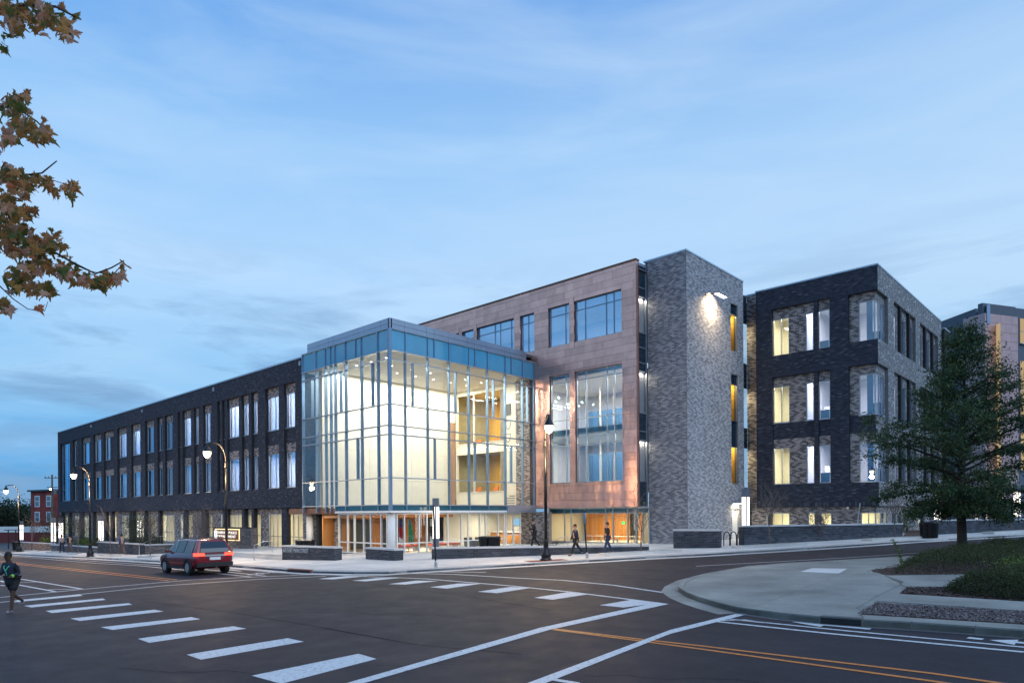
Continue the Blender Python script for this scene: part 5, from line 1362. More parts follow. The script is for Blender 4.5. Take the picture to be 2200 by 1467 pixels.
paint_poly('crosswalk_bar', [(722, 1467), (760, 1459), (790, 1467), (765, 1480), (745, 1480)]) if False else None
def pline(pts, w, name='lane_line', mat='paint_white', h=.0065):
    q = [Vector(G(x, y)[:2]) for x, y in pts]; mb = MB()
    L_, R_ = [], []
    for i in range(len(q)):
        d = (q[min(i + 1, len(q) - 1)] - q[max(i - 1, 0)]).normalized(); n = Vector((-d.y, d.x)) * w / 2
        L_.append(q[i] + n); R_.append(q[i] - n)
    for i in range(len(q) - 1):
        mb.quad(*[(p.x, p.y, gz(p.x, p.y) + h) for p in (R_[i], R_[i + 1], L_[i + 1], L_[i])])
    return mb.build(name, M[mat], RM)
pline([(-80, 1290), (0, 1283), (172.7, 1266), (414.5, 1245), (560, 1238.5), (690, 1233)], .16)
pline([(-80, 1300), (0, 1293.5), (172.7, 1276.3), (345, 1258.5), (552.7, 1244), (700, 1237.5)], .16)
for pts in ([(120, 240), (510, 303)], [(120, 263.5), (250, 258.5)], [(110, 277), (345, 320)], [(300, 307.5), (510, 303)], [(0, 252), (28, 261)], [(0, 280), (30, 284)]): pline(Zb(A_, 2.895, pts), .13)
for o_, k in (((-150, 1188.5), 0), ((-150, 1192), 1)): pass
pline([(-60, 1198.0), (52, 1210.5), (380, 1245.2)], .11, 'centre_line', 'paint_yellow')
pline([(-60, 1200.2), (52, 1213.4), (362, 1247)], .11, 'centre_line', 'paint_yellow')
pline([(-60, 1189.5), (52, 1196.3), (205, 1209.5), (300, 1215), (400, 1224.5), (545, 1239.5)], .12)
pline([(52, 1193), (205, 1205.5), (300, 1211.5), (415, 1220), (572, 1237.2)], .12)
C_ = (640, 1160)
for pts in ([(115, 213), (150, 208), (265, 197), (385, 197), (195, 215)], [(298, 222), (440, 208), (560, 207), (375, 226)], [(498, 241), (650, 222), (772, 224), (590, 243.5)], [(727, 258), (880, 238), (1012, 238), (820, 266)], [(988, 283), (1165, 257), (1287, 261), (1095, 291)], [(1299, 316), (1480, 286), (1597, 297), (1400, 327)], [(1658, 357), (1835, 327), (1978, 346), (1790, 370)]):
    paint_poly('crosswalk_bar', Zb(C_, 2.558, pts))
pline(Zb(C_, 2.558, [(480, 182), (700, 184), (860, 188), (1180, 207), (1450, 220), (1730, 247), (2065, 296)]), .14)
pline(Zb(C_, 2.558, [(330, 198), (700, 212), (1180, 252), (1500, 285), (1860, 330), (2030, 352)]), .14)
pline(Zb(C_, 2.558, [(720, 173), (1035, 177)]), .14)
paint_poly('stop_line', [(725, 1473), (1160, 1348.5), (1406, 1295), (1435.5, 1297.6), (1182, 1352.5), (762, 1473)], h=.008)
paint_poly('stop_line', [(1118, 1473), (1440, 1353), (1586.8, 1317), (1611, 1318), (1440, 1361.5), (1158, 1473)], h=.008)
pline([(1180, 1349.2), (1375, 1372.8), (1500, 1386.5), (2000, 1446), (2300, 1489)], .10, 'centre_line', 'paint_yellow')
pline([(1188, 1352.2), (1375, 1376.6), (1500, 1393.2), (2000, 1462.5), (2200, 1492)], .10, 'centre_line', 'paint_yellow')
pline([(1554, 1328), (1820, 1355), (2200, 1390), (2350, 1404)], .10); pline([(1526, 1333.5), (1785, 1361), (2200, 1400.5), (2350, 1416)], .12); pline([(1554, 1328), (1640, 1337.5)], .10); pline([(1526, 1333.8), (1600, 1331), (1645, 1338)], .08)
pline([(1495, 1216), (1820, 1197.7), (2000, 1185.6), (2200, 1172)], .11)
pline([(1189, 1459.5), (1242, 1468)], .12)
# arrows and cycle symbols
def arrow(p0, p1, w):
    a, b = Vector(G(*p0)[:2]), Vector(G(*p1)[:2]); d = (b - a).normalized(); n = Vector((-d.y, d.x)); L = (b - a).length; h = min(1.1, L * .45)
    q = [a - n * w, b - d * h - n * w, b - d * h - n * w * 3.4, b, b - d * h + n * w * 3.4, b - d * h + n * w, a + n * w]
    mb = MB(); mb.poly([(p.x, p.y, gz(p.x, p.y) + .007) for p in q]); o = mb.build('lane_arrow', M['paint_white'], RM)
    if o.data.polygons[0].normal.z < 0: o.data.flip_normals()
arrow((518, 1226.5), (484, 1222.5), .09); arrow((1870, 1351), (1700, 1335.5), .08); arrow((2260, 1386), (2125, 1374.5), .08)
def cycle(c, ang, s=1.0):
    c = Vector(G(*c)[:2]); mb = MB(); ca, sa = math.cos(ang), math.sin(ang)
    def W2(u, v): x, y = c.x + (u * ca - v * sa) * s, c.y + (u * sa + v * ca) * s; return (x, y, gz(x, y) + .007)
    for wx_ in (-.62, .62):
        for k in range(14):
            t0, t1 = k * 2 * math.pi / 14, (k + 1) * 2 * math.pi / 14
            mb.quad(W2(wx_ + .3 * math.cos(t0), .3 * math.sin(t0)), W2(wx_ + .3 * math.cos(t1), .3 * math.sin(t1)), W2(wx_ + .4 * math.cos(t1), .4 * math.sin(t1)), W2(wx_ + .4 * math.cos(t0), .4 * math.sin(t0)))
    for a, b in (((-.62, 0), (-.25, .6)), ((-.25, .6), (.45, .55)), ((.45, .55), (.62, 0)), ((-.25, .6), (0, 0)), ((0, 0), (.45, .55)), ((-.62, 0), (0, 0)), ((-.4, .72), (-.1, .72)), ((.45, .55), (.42, .8))):
        a = Vector(a); b = Vector(b); d = (b - a).normalized(); n = Vector((-d.y, d.x)) * .045
        mb.quad(W2(*(a - n)), W2(*(b - n)), W2(*(b + n)), W2(*(a + n)))
    mb.build('cycle_symbol', M['paint_white'], RM)
cycle((576, 1230.8), math.pi / 2, 1.0); pline([(2079, 1369.6), (2112, 1373)], .16)
# sealed cracks running with the street
M['tar'] = plain('tar', (0.009, 0.009, 0.011), .85, 0, .1, 3, .1)
for pts in ([(700, 1180 + 170), (900, 1385), (1120, 1405)], [(300, 1290), (500, 1315), (700, 1349), (860, 1378)], [(800, 1255), (1000, 1280), (1180, 1310)]): pline([(x + rnd.uniform(-1, 1), y) for x, y in pts], .03, 'tar_seam', 'tar', .003)
rs = random.Random(77)
for k in range(9):
    x, y = rs.uniform(100, 2100), rs.uniform(1300, 1460); q = [(x, y)]
    for i in range(14): x += rs.uniform(14, 42); y += rs.uniform(-3.5, 5.0); q.append((x, y))
    pline([p_ for p_ in q if p_[0] < 1450 or p_[1] > 1395], rs.uniform(.012, .022), 'tar_seam', 'tar', .003) if sum(1 for p_ in q if p_[0] < 1450 or p_[1] > 1395) > 2 else None
# ================================================================ street furniture
def place(o, p, rz_=0.0): o.location = Vector(p); o.rotation_euler = (0, 0, rz_); return o
def gp_(px, py, h=HP): 
    q = G(px, py, h); return Vector((q.x, q.y, gz(q.x, q.y) + h))
# ---- low brick walls
_bm = {}
def brick_mesh(l, mat):
    k = (round(l, 3), mat)
    if k not in _bm:
        mb = MB(); mb.box(0, l, -.012, .02, 0, .089); me = bpy.data.meshes.new('brick'); me.from_pydata(mb.v, [], mb.f); me.materials.append(M[mat]); _bm[k] = me
    return _bm[k]
def low_wall(label, pA, pB, ztop, th=.45, group='low dark brick walls along the pavement', brick='low_brick', capm='cap', limit=300, name='brick_wall', cat='wall', cap=.09):
    a, b = Vector(pA), Vector(pB); d = b - a; d.z = 0; L = d.length; ang = math.atan2(d.y, d.x)
    zb = min(gz(a.x, a.y), gz(b.x, b.y)) - .25; base = Vector((a.x, a.y, gz(a.x, a.y) + HP))
    root = thing(name, label, cat, (0, 0, 0), group)
    H = ztop - base.z; lo = zb - base.z
    MB().box(.0, L, .0, th, lo, H - cap).build('core', M['mortar_low'], root)
    MB().box(-.03, L + .03, -.04, th + .04, H - cap + .001, H).build('cap', M[capm], root)
    n = 0; rest = MB(); gnd = lambda x: gz(a.x + math.cos(ang) * x, a.y + math.sin(ang) * x) + HP - base.z
    rows = int((H - cap - lo) / .1)
    jobs = []
    for r_ in range(rows):
        z = H - cap - .1 * (r_ + 1) + .006
        off = .15 * (r_ % 2); x = -off
        while x < L:
            x0_, x1_ = max(0, x), min(L, x + .3); x += .3
            if x1_ - x0_ < .03: continue
            if z + .09 < gnd((x0_ + x1_) / 2) - .02: continue
            jobs.append((x0_ + .005, x1_ - .005, z))
    for x0_, x1_, z in jobs:
        if n < limit:
            me = brick_mesh(x1_ - x0_, brick); o = link('brick', me, root); o.location = (x0_, 0, z); n += 1
        else: rest.box(x0_, x1_, -.012, .02, z, z + .089)
    if rest.v: rest.build('brick', M[brick], root, kind='stuff')
    ends = MB()
    for r_ in range(rows):
        z = H - cap - .1 * (r_ + 1) + .006
        if z + .09 < min(gnd(0), gnd(L)) - .1: continue
        y = -.15 * (r_ % 2)
        while y < th:
            y0_, y1_ = max(0, y) + .005, min(th, y + .3) - .005; y += .3
            if y1_ - y0_ < .03: continue
            ends.box(L - .01, L + .012, y0_, y1_, z, z + .089); ends.box(-.012, .01, y0_, y1_, z, z + .089)
    if ends.v: ends.build('brick', M[brick], root, kind='stuff')
    place(root, base, ang); return root, base, ang, L, H
def ztop(px, py, base): return over(px, py, base).z
p = gp_(606.4, 1201.8); q = gp_(720.5, 1203.6)
w1, wb, wa, wL, wH = low_wall('low dark brick wall with pale cap carrying the street address letters', p, q, ztop(606.4, 1171, p), .5)
def text(s, size, mat, parent, loc, rot, ext=.008, name='lettering', align='LEFT', sx=1.0):
    c = bpy.data.curves.new(name, 'FONT'); c.body = s; c.size = size; c.extrude = ext; c.align_x = align; c.materials.append(M[mat])
    o = link(name, c, parent); o.location = loc; o.rotation_euler = rot; o.scale = (sx, 1, 1); return o
M['letter'] = plain('letter', (0.62, 0.66, 0.70), .35, .5, .03)
text('602 EAST MAIN STREET', .36, 'letter', w1, (.12, -.03, wH - .40), (R(90), 0, 0), sx=.62)
p = gp_(786, 1200.5); q = gp_(848, 1204); low_wall('short dark brick wall with pale cap before the corner column', p, q, ztop(786, 1175, p), .55)
p = gp_(928, 1201.3); q = gp_(1394, 1184); low_wall('longest low dark brick wall, running past the copper block with three people beside it', p, q, ztop(928, 1175.5, p), .5, limit=280)
p = gp_(1447, 1177.4); q = gp_(1545.7, 1176.6); low_wall('short tall dark brick wall at the foot of the grey brick tower', p, q, ztop(1447, 1137, p), 1.0)
p = gp_(1599, 1171); q = gp_(1939, 1152); low_wall('long dark brick retaining wall in front of the right dark wing', p, q, ztop(1599, 1128.5, p), .5)
p = gp_(2013, 1148); q = gp_(2290, 1134); low_wall('dark brick wall behind the oak trunk at the right edge', p, q, ztop(2013, 1116, p), .5)
# walls of the main street side
p = gp_(210, 1188); q = gp_(299, 1191.2); low_wall('long purple grey brick planter wall left of the red car', p, q, ztop(210, 1162.5, p), .4, brick='low_brick')
pr = q; q2 = pr + Vector((.9, 5.2, 0)); zt_w = ztop(299, 1169.5, pr)
low_wall('side return of the planter wall behind the red car, warmly lit brick', pr + Vector((.05, .42, 0)), q2, zt_w, .35, brick='pier_brick')  # lighter brick than the planter front: the light on this side is coloured in
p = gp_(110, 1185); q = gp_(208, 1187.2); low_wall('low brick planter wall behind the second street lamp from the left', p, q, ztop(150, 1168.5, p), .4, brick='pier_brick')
p = gp_(44, 1180); q = gp_(109, 1181); low_wall('farthest low brick planter wall, warmly lit, at the left end', p, q, ztop(44, 1163.5, p), .4, brick='warm_lit_brick')
# sign wall
p = gp_(457, 1184); q = gp_(539, 1184)
p = Vector((*onY(457, 1150, 24.6).to_2d(), 0)); q = Vector((*onY(539, 1150, 24.9).to_2d(), 0)); p.z = gz(p.x, p.y) + HP; q.z = gz(q.x, q.y) + HP
swl, sb_, sa_, sL, sH = low_wall('tall brick sign wall with glowing white panel and department name', p, q, ztop(457, 1131.5, p), .5, group=None, brick='pier_brick', capm='mortar_dark', cap=.05)
def LM():
    m_ = MB(); m_.local = True; return m_
f0, f1 = sL * .09, sL * .72
LM().box(f0 - .04, f1 + .04, -.06, -.012, sH - 1.06, sH - .14).build('halo', M['halo'], swl)
sgp = LM().box(f0, f1, -.16, -.07, sH - 1.0, sH - .20).build('sign_panel', M['rust'], swl)
LM().box(f0 + .10, f0 + .52, -.19, -.165, sH - .93, sH - .27).build('logo_panel', M['panel_lit'], swl)
LM().poly([(f0 + .24, -.195, sH - .72), (f0 + .38, -.195, sH - .72), (f0 + .40, -.195, sH - .50), (f0 + .24, -.195, sH - .46)]).build('logo', M['logo_blue'], swl)
sxk = (f1 - f0 - .66) / 2.35
text('DURHAM POLICE', .30, 'text_lit', swl, (f0 + .58, -.175, sH - .53), (R(90), 0, 0), ext=.012, sx=sxk); text('DEPARTMENT', .30, 'text_lit', swl, (f0 + .58, -.175, sH - .84), (R(90), 0, 0), ext=.012, sx=sxk * 1.17)
area_light('wash', tuple(sb_ + Vector((2.4, -1.2, .35))), .8, .2, 9, (1, .78, .48), down=(0, 1, .15))
# steps and platform behind the address wall
def slabpx(name, pts, h, t, mat, label, cat):
    q = PX(pts, h); mb = MB(); mb.prism(q, lambda x, y: gz(x, y) + h - t, lambda x, y: gz(x, y) + h); o = mb.build(name, M[mat], None, origin=(q[0][0], q[0][1], gz(*q[0]) + h - t)); return tag(o, label, cat)
st = thing('entrance_steps', 'two broad concrete steps behind the address wall', 'steps', tuple(gp_(545, 1197)))
for k, (pts, h) in enumerate((([(510, 1191), (606, 1198), (606, 1182), (505, 1176)], .28), ([(500, 1186.5), (606, 1191), (606, 1174), (500, 1170)], .43))):
    q = PX(pts, h); MB().prism(q, lambda x, y: gz(x, y) + .1, lambda x, y: gz(x, y) + h).build('step', M['concrete'], st)
def rail(label, pts, posts, group='steel handrails of the entrance'):
    p0 = pts[0]; o = thing('handrail', label, 'handrail', (p0.x, p0.y, gz(p0.x, p0.y) + HP), group)
    MB().tube(pts, .024, 8).build('rail', M['steel'], o)
    for t in posts: MB().tube([t, Vector((t.x, t.y, gz(t.x, t.y) + HP))], .022, 8).build('post', M['steel'], o)
def atpx(px, py, base): return over(px, py, base)
b = gp_(546, 1204); a1, a2, a3 = over(546, 1171, b), over(568, 1162.5, gp_(572, 1199)), over(585, 1161, gp_(585, 1196)); rail('steel handrail left of the address wall', [a1, a2, a3], [a1, a3])
b = gp_(625, 1190); a1, a2, a3 = over(620, 1172, b), over(638, 1165, b), over(655, 1165, b); rail('steel handrail rising behind the address wall', [a1, a2, a3, over(655, 1171, b)], [a3])
b = gp_(490, 1190); b2 = gp_(524, 1186); a1, a2, a3 = over(490, 1166, b), over(508, 1159.5, b2), over(524, 1159.5, b2); rail('steel handrail in front of the brick sign wall', [a1, a2, a3], [a1, a3])
b = gp_(299, 1192); b2 = gp_(345, 1184); a1, a2 = over(299, 1170, b), over(345, 1151, b2); rail('steel handrail climbing behind the red car at the planter wall', [a1, a2, over(362, 1151, b2)], [a1, a2])
b = gp_(1185, 1172); a1, a2, a3 = over(1186, 1163, b), over(1208, 1152.8, b), over(1219, 1152.8, b); rail('steel handrail behind the long low wall, left of two', [a1, a2, a3], [a3], 'steel handrails behind the long low wall')
b = gp_(1245, 1172); a1, a2, a3 = over(1242, 1161, b), over(1258, 1150.5, b), over(1272, 1150.5, b); rail('steel handrail behind the long low wall, right of two', [a1, a2, a3], [a3], 'steel handrails behind the long low wall')
# ---- street lamps
def make_lamp():
    r_ = thing('street_lamp', 'x', 'street lamp', (0, 0, 0), 'black street lamps with curved arms')
    MB().lathe([(.30, 0), (.30, .06), (.25, .10), (.22, .16), (.26, .22), (.24, .34), (.16, .46), (.13, .62), (.12, .9), (.14, .92), (.14, .98), (.095, 1.04)], (0, 0, 0), 16).build('base', M['black_metal'], r_, smooth=True)
    MB().lathe([(.085, 1.0), (.075, 3.6), (.062, 6.0)], (0, 0, 0), 14).build('pole', M['black_metal'], r_, smooth=True)
    MB().lathe([(.07, 5.62), (.105, 5.66), (.105, 5.74), (.08, 5.78), (.10, 5.9), (.06, 6.0)], (0, 0, 0), 14).build('collar', M['black_metal'], r_, smooth=True)
    pts = [(0, 0, 5.95)] + [(.0 + 1.15 * (1 - math.cos(t)) / 1.0 * .62, 0, 6.0 + 1.12 * math.sin(t)) for t in np.linspace(.1, math.pi * .62, 10)] + [(1.12, 0, 7.03)]
    MB().tube(pts, [.045] * 11 + [.035], 8).build('arm', M['black_metal'], r_, smooth=True)
    MB().lathe([(.02, 7.08), (.06, 7.06), (.05, 6.94), (.09, 6.9), (.13, 6.80), (.20, 6.68), (.25, 6.56), (.25, 6.53)], (1.12, 0, 0), 16).build('lamp_head', M['black_metal'], r_, smooth=True)
    MB().lathe([(.20, 6.53), (.20, 6.44), (.17, 6.32), (.11, 6.22), (.03, 6.17)], (1.12, 0, 0), 16).build('globe', M['lamp_globe'], r_, smooth=True)
    MB().box(.085, .2, -.05, .05, 4.2, 4.34).build('photocell', M['black_metal'], r_)
    L_ = bpy.data.lights.new('bulb', 'POINT'); L_.energy = 1300; L_.color = (1.0, .66, .34); L_.shadow_soft_size = .22
    lo = link('bulb', L_, r_); lo.location = (1.12, 0, 5.9)
    return r_
lamp0 = make_lamp()
for i, (px, py, ang, lab) in enumerate(((1173, 1203.5, math.atan2(-math.sin(angB + 1.57), -math.cos(angB + 1.57)), 'black curved arm street lamp on the pavement before the copper block, nearest of the lamps'),
        (487, 1207.5, R(-90), 'black curved arm street lamp rising behind the red car'), (194, 1195.5, R(-90), 'black curved arm street lamp at the second planter wall from the left'), (41, 1184, R(-90), 'black curved arm street lamp standing farthest left'))):
    o = lamp0 if i == 0 else copy_tree(lamp0)
    o['label'] = lab; place(o, gp_(px, py), ang)
    for pm in [c for c in o.children if c.name.startswith('zz')]: pass
lamp0.rotation_euler.z = math.atan2(-fv.y + .12 * rv.y, -fv.x + .12 * rv.x)
# pavers round the nearest lamp base
q = gp_(1173, 1203.5); pb = MB(); d1 = Vector((math.cos(angB), math.sin(angB))); d2 = Vector((-d1.y, d1.x)); c0 = q.to_2d()
pb.prism([tuple(c0 + d1 * a + d2 * b) for a, b in ((-1.0, -.5), (1.0, -.5), (1.0, .45), (-1.0, .45))], lambda x, y: gz(x, y) + HP - .02, lambda x, y: gz(x, y) + HP + .009); tag(pb.build('lamp_paving', M['tactile']), kind='structure')
# ---- tall light columns
def make_column(sides, hh=3.55):
    r_ = thing('light_column', 'x', 'light column', (0, 0, 0), 'tall square light columns round the building')
    MB().box(-.2, .2, -.2, .2, 0, .9).build('base', M['grey_metal'], r_); MB().box(-.2, .2, -.2, .2, hh - .55, hh).build('head', M['grey_metal'], r_)
    MB().box(-.14, .14, -.14, .14, .9, hh - .55).build('core', M['grey_metal'], r_)
    for s in sides:
        dx, dy = math.cos(s), math.sin(s)
        t = MB(); a, b = Vector((dx * .165, dy * .165, .92)), Vector((dx * .165, dy * .165, hh - .57))
        for k in (-.085, .085): t.bar(a + Vector((-dy * k, dx * k, 0)), b + Vector((-dy * k, dx * k, 0)), .09, .03, up=(dx, dy, 0)) if False else t.bar(a + Vector((-dy * k, dx * k, 0)), b + Vector((-dy * k, dx * k, 0)), .06, .06)
        t.build('light_tube', M['lamp_tube'], r_)
    return r_
allc = [R(-90), R(0), R(90), R(180)]
col0 = make_column(allc)
cl_ = [((937, 1186), 'tall grey light column behind the long low wall before the glass corner'), ((1602.5, 1167), 'tall grey light column between bicycle rack and retaining wall'), ((2014, 1145), 'tall grey light column behind the waste bin under the oak branches'),
       ((2185.5, 1134), 'tall grey light column at the far right edge'), ((217, 1180), 'brightest light column standing behind the planter wall at left'), ((131, 1176), 'lit column at the far left end of the dark wing'), ((115, 1180), 'lit column just outside the left end of the dark wing'), ((46, 1173), 'lit column nearest the left lamp, outermost of all'), ((299, 1172), 'lit column half hidden by small evergreen trees')]
for i, ((px, py), lab) in enumerate(cl_):
    o = col0 if i == 0 else copy_tree(col0); o['label'] = lab; place(o, gp_(px, py), TH if i < 4 else 0)
# ---- waste bins
def make_bin():
    r_ = thing('waste_bin', 'x', 'waste bin', (0, 0, 0), 'black metal waste bins')
    MB().lathe([(.27, .03), (.31, .08), (.34, .92), (.30, .93)], (0, 0, 0), 20).build('liner', M['black'], r_, smooth=False)
    sl = MB()
    for k in range(26):
        t = 2 * math.pi * k / 26; sl.bar((.33 * math.cos(t), .33 * math.sin(t), .04), (.385 * math.cos(t), .385 * math.sin(t), .95), .045, .012, up=(math.cos(t), math.sin(t), 0))
    sl.build('slat', M['black_metal'], r_, kind='stuff'); MB().lathe([(.39, .95), (.41, .97), (.39, 1.02), (.24, 1.06), (.22, 1.02)], (0, 0, 0), 20).build('lid', M['black_metal'], r_)
    return r_
bin0 = make_bin()
for i, ((px, py), lab) in enumerate((((1990, 1156), 'black slatted waste bin on the pavement left of the oak trunk, left of the pair'), ((2002, 1156), 'black slatted waste bin left of the oak trunk, right of the pair'), ((1042, 1188), 'black waste bin behind the long low wall, left of two'), ((1062, 1188), 'black waste bin behind the long low wall, right of two'), ((647, 1192), 'black waste bin by the white entrance column, left of two'), ((664, 1192), 'black waste bin by the white entrance column, right of two'), ((35, 1182), 'black waste bin beside the farthest left street lamp'))):
    o = bin0 if i == 0 else copy_tree(bin0); o['label'] = lab; place(o, gp_(px, py), .3 * i)
# ---- cycle racks
def rack(label, pts, hh=.86):
    r_ = thing('bicycle_rack', label, 'bicycle rack', tuple(pts[0]))
    for a, b in zip(pts[:-1], pts[1:]):
        d = (b - a).to_2d().normalized(); w = (b - a).to_2d().length * .88; q = [a + Vector((0, 0, 0))]
        for t in np.linspace(0, math.pi, 9): q.append(Vector((a.x + d.x * (w / 2 - w / 2 * math.cos(t)), a.y + d.y * (w / 2 - w / 2 * math.cos(t)), a.z + hh - .3 + .3 * math.sin(t))))
        q.append(Vector((a.x + d.x * w, a.y + d.y * w, a.z))); MB().tube(q, .032, 8).build('hoop', M['black_metal'], r_, smooth=True)
rack('black bicycle rack of three hoops beside the white door of the tower', [gp_(x, y) for x, y in ((1555, 1172), (1569.5, 1171.5), (1584, 1171), (1598, 1170.5))])
rk = [gp_(x, 1131) for x in (2133, 2147, 2161, 2175, 2189, 2203)]; rk = [v + Vector((0, 0, .25)) for v in rk]
rack('black bicycle hoops in a row before the slate building at right', rk, .95)
# ---- posts and signs
def post(label, base_px, top_px, w, mat, plate=None):
    b = gp_(*base_px); t = over(*top_px, b); o = thing('sign_post', label, 'sign post', tuple(b))
    MB().tube([b, t], w, 8).build('post', M[mat], o)
    if plate:
        z0, z1, wd, m_ = plate; d = (t - b).normalized(); c0 = b + d * z0; c1_ = b + d * z1; MB().bar(c0 - fv * .05, c1_ - fv * .05, wd, .015, up=tuple(fv)).build('plate', M[m_], o)
    MB().lathe([(w * 1.9, 0), (w * 1.9, .25), (w * 1.1, .3)], tuple(b), 10).build('sleeve', M['steel'], o)
post('leaning black sign post by the kerb before the glass corner', (936.5, 1218), (931, 1085), .04, 'black_metal')
post('leaning black sign post with narrow plates between the two men on the pavement', (1261, 1199), (1254.5, 1097), .04, 'black_metal', (1.75, 2.3, .12, 'blue_in'))
post('plain grey leaning post before the right end of the retaining wall', (1838, 1157), (1848, 1080), .045, 'steel')
# ---- utility pole and wires
b = gp_(112, 1164); b.z = gz(b.x, b.y); up = thing('utility_pole', 'weathered wooden utility pole left of the dark wing', 'utility pole', tuple(b))
tp_ = over(112, 1019, b); MB().tube([b, tp_], [.2, .13], 8).build('pole', M['pole_wood'], up)
for dz, w in ((-.6, 1.3), (-2.2, .9)): MB().bar(tp_ + Vector((0, 0, dz)) - rv * w, tp_ + Vector((0, 0, dz)) + rv * w, .14, .12).build('crossarm', M['pole_wood'], up)
for dx in (-1.2, -.6, .6, 1.2): MB().lathe([(.05, 0), (.09, .1), (.05, .25)], tuple(tp_ + rv * dx + Vector((0, 0, -.53))), 8).build('insulator', M['grey_metal'], up)
MB().lathe([(.25, 0), (.25, .9)], tuple(tp_ + rv * .45 + Vector((0, 0, -3.4))), 10).build('transformer', M['grey_metal'], up)
# ---- red brick building at the left
d_ = 150.0
ra, rb_ = atd(66, 1056, d_), atd(140, 1053, d_ - 6); rbo = thing('red_brick_building', 'two storey red brick building beyond the left end of the dark wing', 'building', (ra.x, ra.y, -4))
dd = (rb_ - ra); dd.z = 0; LL = dd.length * 1.6; dd.normalize(); n_ = Vector((dd.y, -dd.x, 0)); n_ = -n_ if n_.dot(-ra) < 0 else n_
def rbw(u0, u1, z0, z1, o0, o1, nm, mt_, par=None):
    mb = MB(); P = lambda u, o, z: ra.to_2d().to_3d() + dd * u + n_ * o + Vector((0, 0, z))
    return mb.hexa([P(u0, o1, z0), P(u1, o1, z0), P(u1, o0, z0), P(u0, o0, z0), P(u0, o1, z1), P(u1, o1, z1), P(u1, o0, z1), P(u0, o0, z1)]).build(nm, M[mt_], par or rbo)
RT = ra.z; rbw(0, LL, -4, RT, -14, 0, 'wall', 'red_brick_flat'); rbw(-.5, LL + .3, RT, RT + .35, -14, .5, 'cornice', 'dark_in')
for u in (1.6, 6.0):
    for y0, y1 in ((1065, 1089), (1099, 1121)):
        z1, z0 = atd(66, y0, d_).z, atd(66, y1, d_).z; f = rbw(u, u + 1.9, z0, z1, .0, .06, 'window', 'white'); rbw(u + .25, u + 1.65, z0 + .2, z1 - .2, .06, .08, 'pane', 'glass_dark', f); rbw(u + .25, u + 1.65, (z0 + z1) / 2 - .06, (z0 + z1) / 2 + .06, .08, .1, 'bar', 'white', f)
lq = ra + dd * 9 + n_ * .6 + Vector((0, 0, .2)); MB().lathe([(.2, 0), (.35, .1), (.2, .3)], tuple(lq), 10).build('roof_lamp', M['lamp_globe'], rbo)
# low red fence wall and white container shapes at the far left
b = gp_(-40, 1172, 0); e = gp_(100, 1170, 0)
fw = thing('garden_wall', 'dark red wall under a white strip behind the farthest left lamp', 'wall', (b.x, b.y, b.z))
a_, c_ = atd(-60, 1160, 110), atd(124, 1158, 104)
MB().bar((a_.x, a_.y, (over(0, 1163, a_).z + over(0, 1143, a_).z) / 2), (c_.x, c_.y, (over(0, 1163, c_).z + over(0, 1143, c_).z) / 2 + .1), .4, 2.0).build('wall', M['red_flat'], fw)
MB().bar((a_.x, a_.y, over(0, 1137, a_).z), (c_.x, c_.y, over(0, 1137, c_).z), .5, .9).build('cap', M['white'], fw)
# bus stop frame
b = gp_(18, 1179); so = thing('bus_shelter', 'small dark bus shelter frame left of the farthest street lamp', 'bus shelter', tuple(b))
for dx in (0, .9): MB().bar(b + rv * dx, b + rv * dx + Vector((0, 0, 2.3)), .1).build('post', M['black_metal'], so)
MB().bar(b + Vector((0, 0, 2.35)) - rv * .2, b + rv * 1.5 + Vector((0, 0, 2.35)), .9, .08).build('roof', M['black_metal'], so)
# tree pits with raised kerbs
def pit(label, px, w=3.2, dp=1.0):
    c = G(px[0], px[1], HP); dirn = Vector((math.cos(angB), math.sin(angB))) if px[0] > 850 else Vector((1, 0)); nr_ = Vector((-dirn.y, dirn.x)); o = thing('tree_pit', label, 'planting bed', (c.x, c.y, gz(c.x, c.y) + HP), 'tree pits along the kerb')
    P = lambda a, b_: c.to_2d() + dirn * a + nr_ * b_
    for (a0, a1, b0, b1) in ((-w / 2, w / 2, -dp / 2, -dp / 2 + .14), (-w / 2, w / 2, dp / 2 - .14, dp / 2), (-w / 2, -w / 2 + .14, -dp / 2 + .15, dp / 2 - .15), (w / 2 - .14, w / 2, -dp / 2 + .15, dp / 2 - .15)):
        MB().prism([tuple(P(a0, b0)), tuple(P(a1, b0)), tuple(P(a1, b1)), tuple(P(a0, b1))], lambda x, y: gz(x, y) + HP - .05, lambda x, y: gz(x, y) + HP + .13).build('edging', M['concrete'], o)
    MB().prism([tuple(P(-w / 2 + .15, -dp / 2 + .15)), tuple(P(w / 2 - .15, -dp / 2 + .15)), tuple(P(w / 2 - .15, dp / 2 - .15)), tuple(P(-w / 2 + .15, dp / 2 - .15))], lambda x, y: gz(x, y) + HP, lambda x, y: gz(x, y) + HP + .10).build('soil', M['mulch'], o)
pit('tree pit with raised edging beside the man in black', (1377, 1189), 4.6, .9); pit('tree pit in front of the left end of the retaining wall', (1654, 1173.5), 4.6, .9); pit('tree pit in front of the right end of the retaining wall', (1922, 1158.5), 4.6, .9); pit('tree pit near the far right edge', (2172, 1144), 4.4, .9)
pit('tree pit before the long planter wall', (237, 1194), 3.0, .8); pit('tree pit left of the second lamp', (168, 1190.5), 3.0, .8); pit('tree pit by the warm lit planter', (68, 1184.5), 2.6, .8); pit('tree pit right behind the red car', (323, 1197.5), 3, .8); pit('tree pit between the leftmost planters', (116, 1186.5), 2.6, .8)
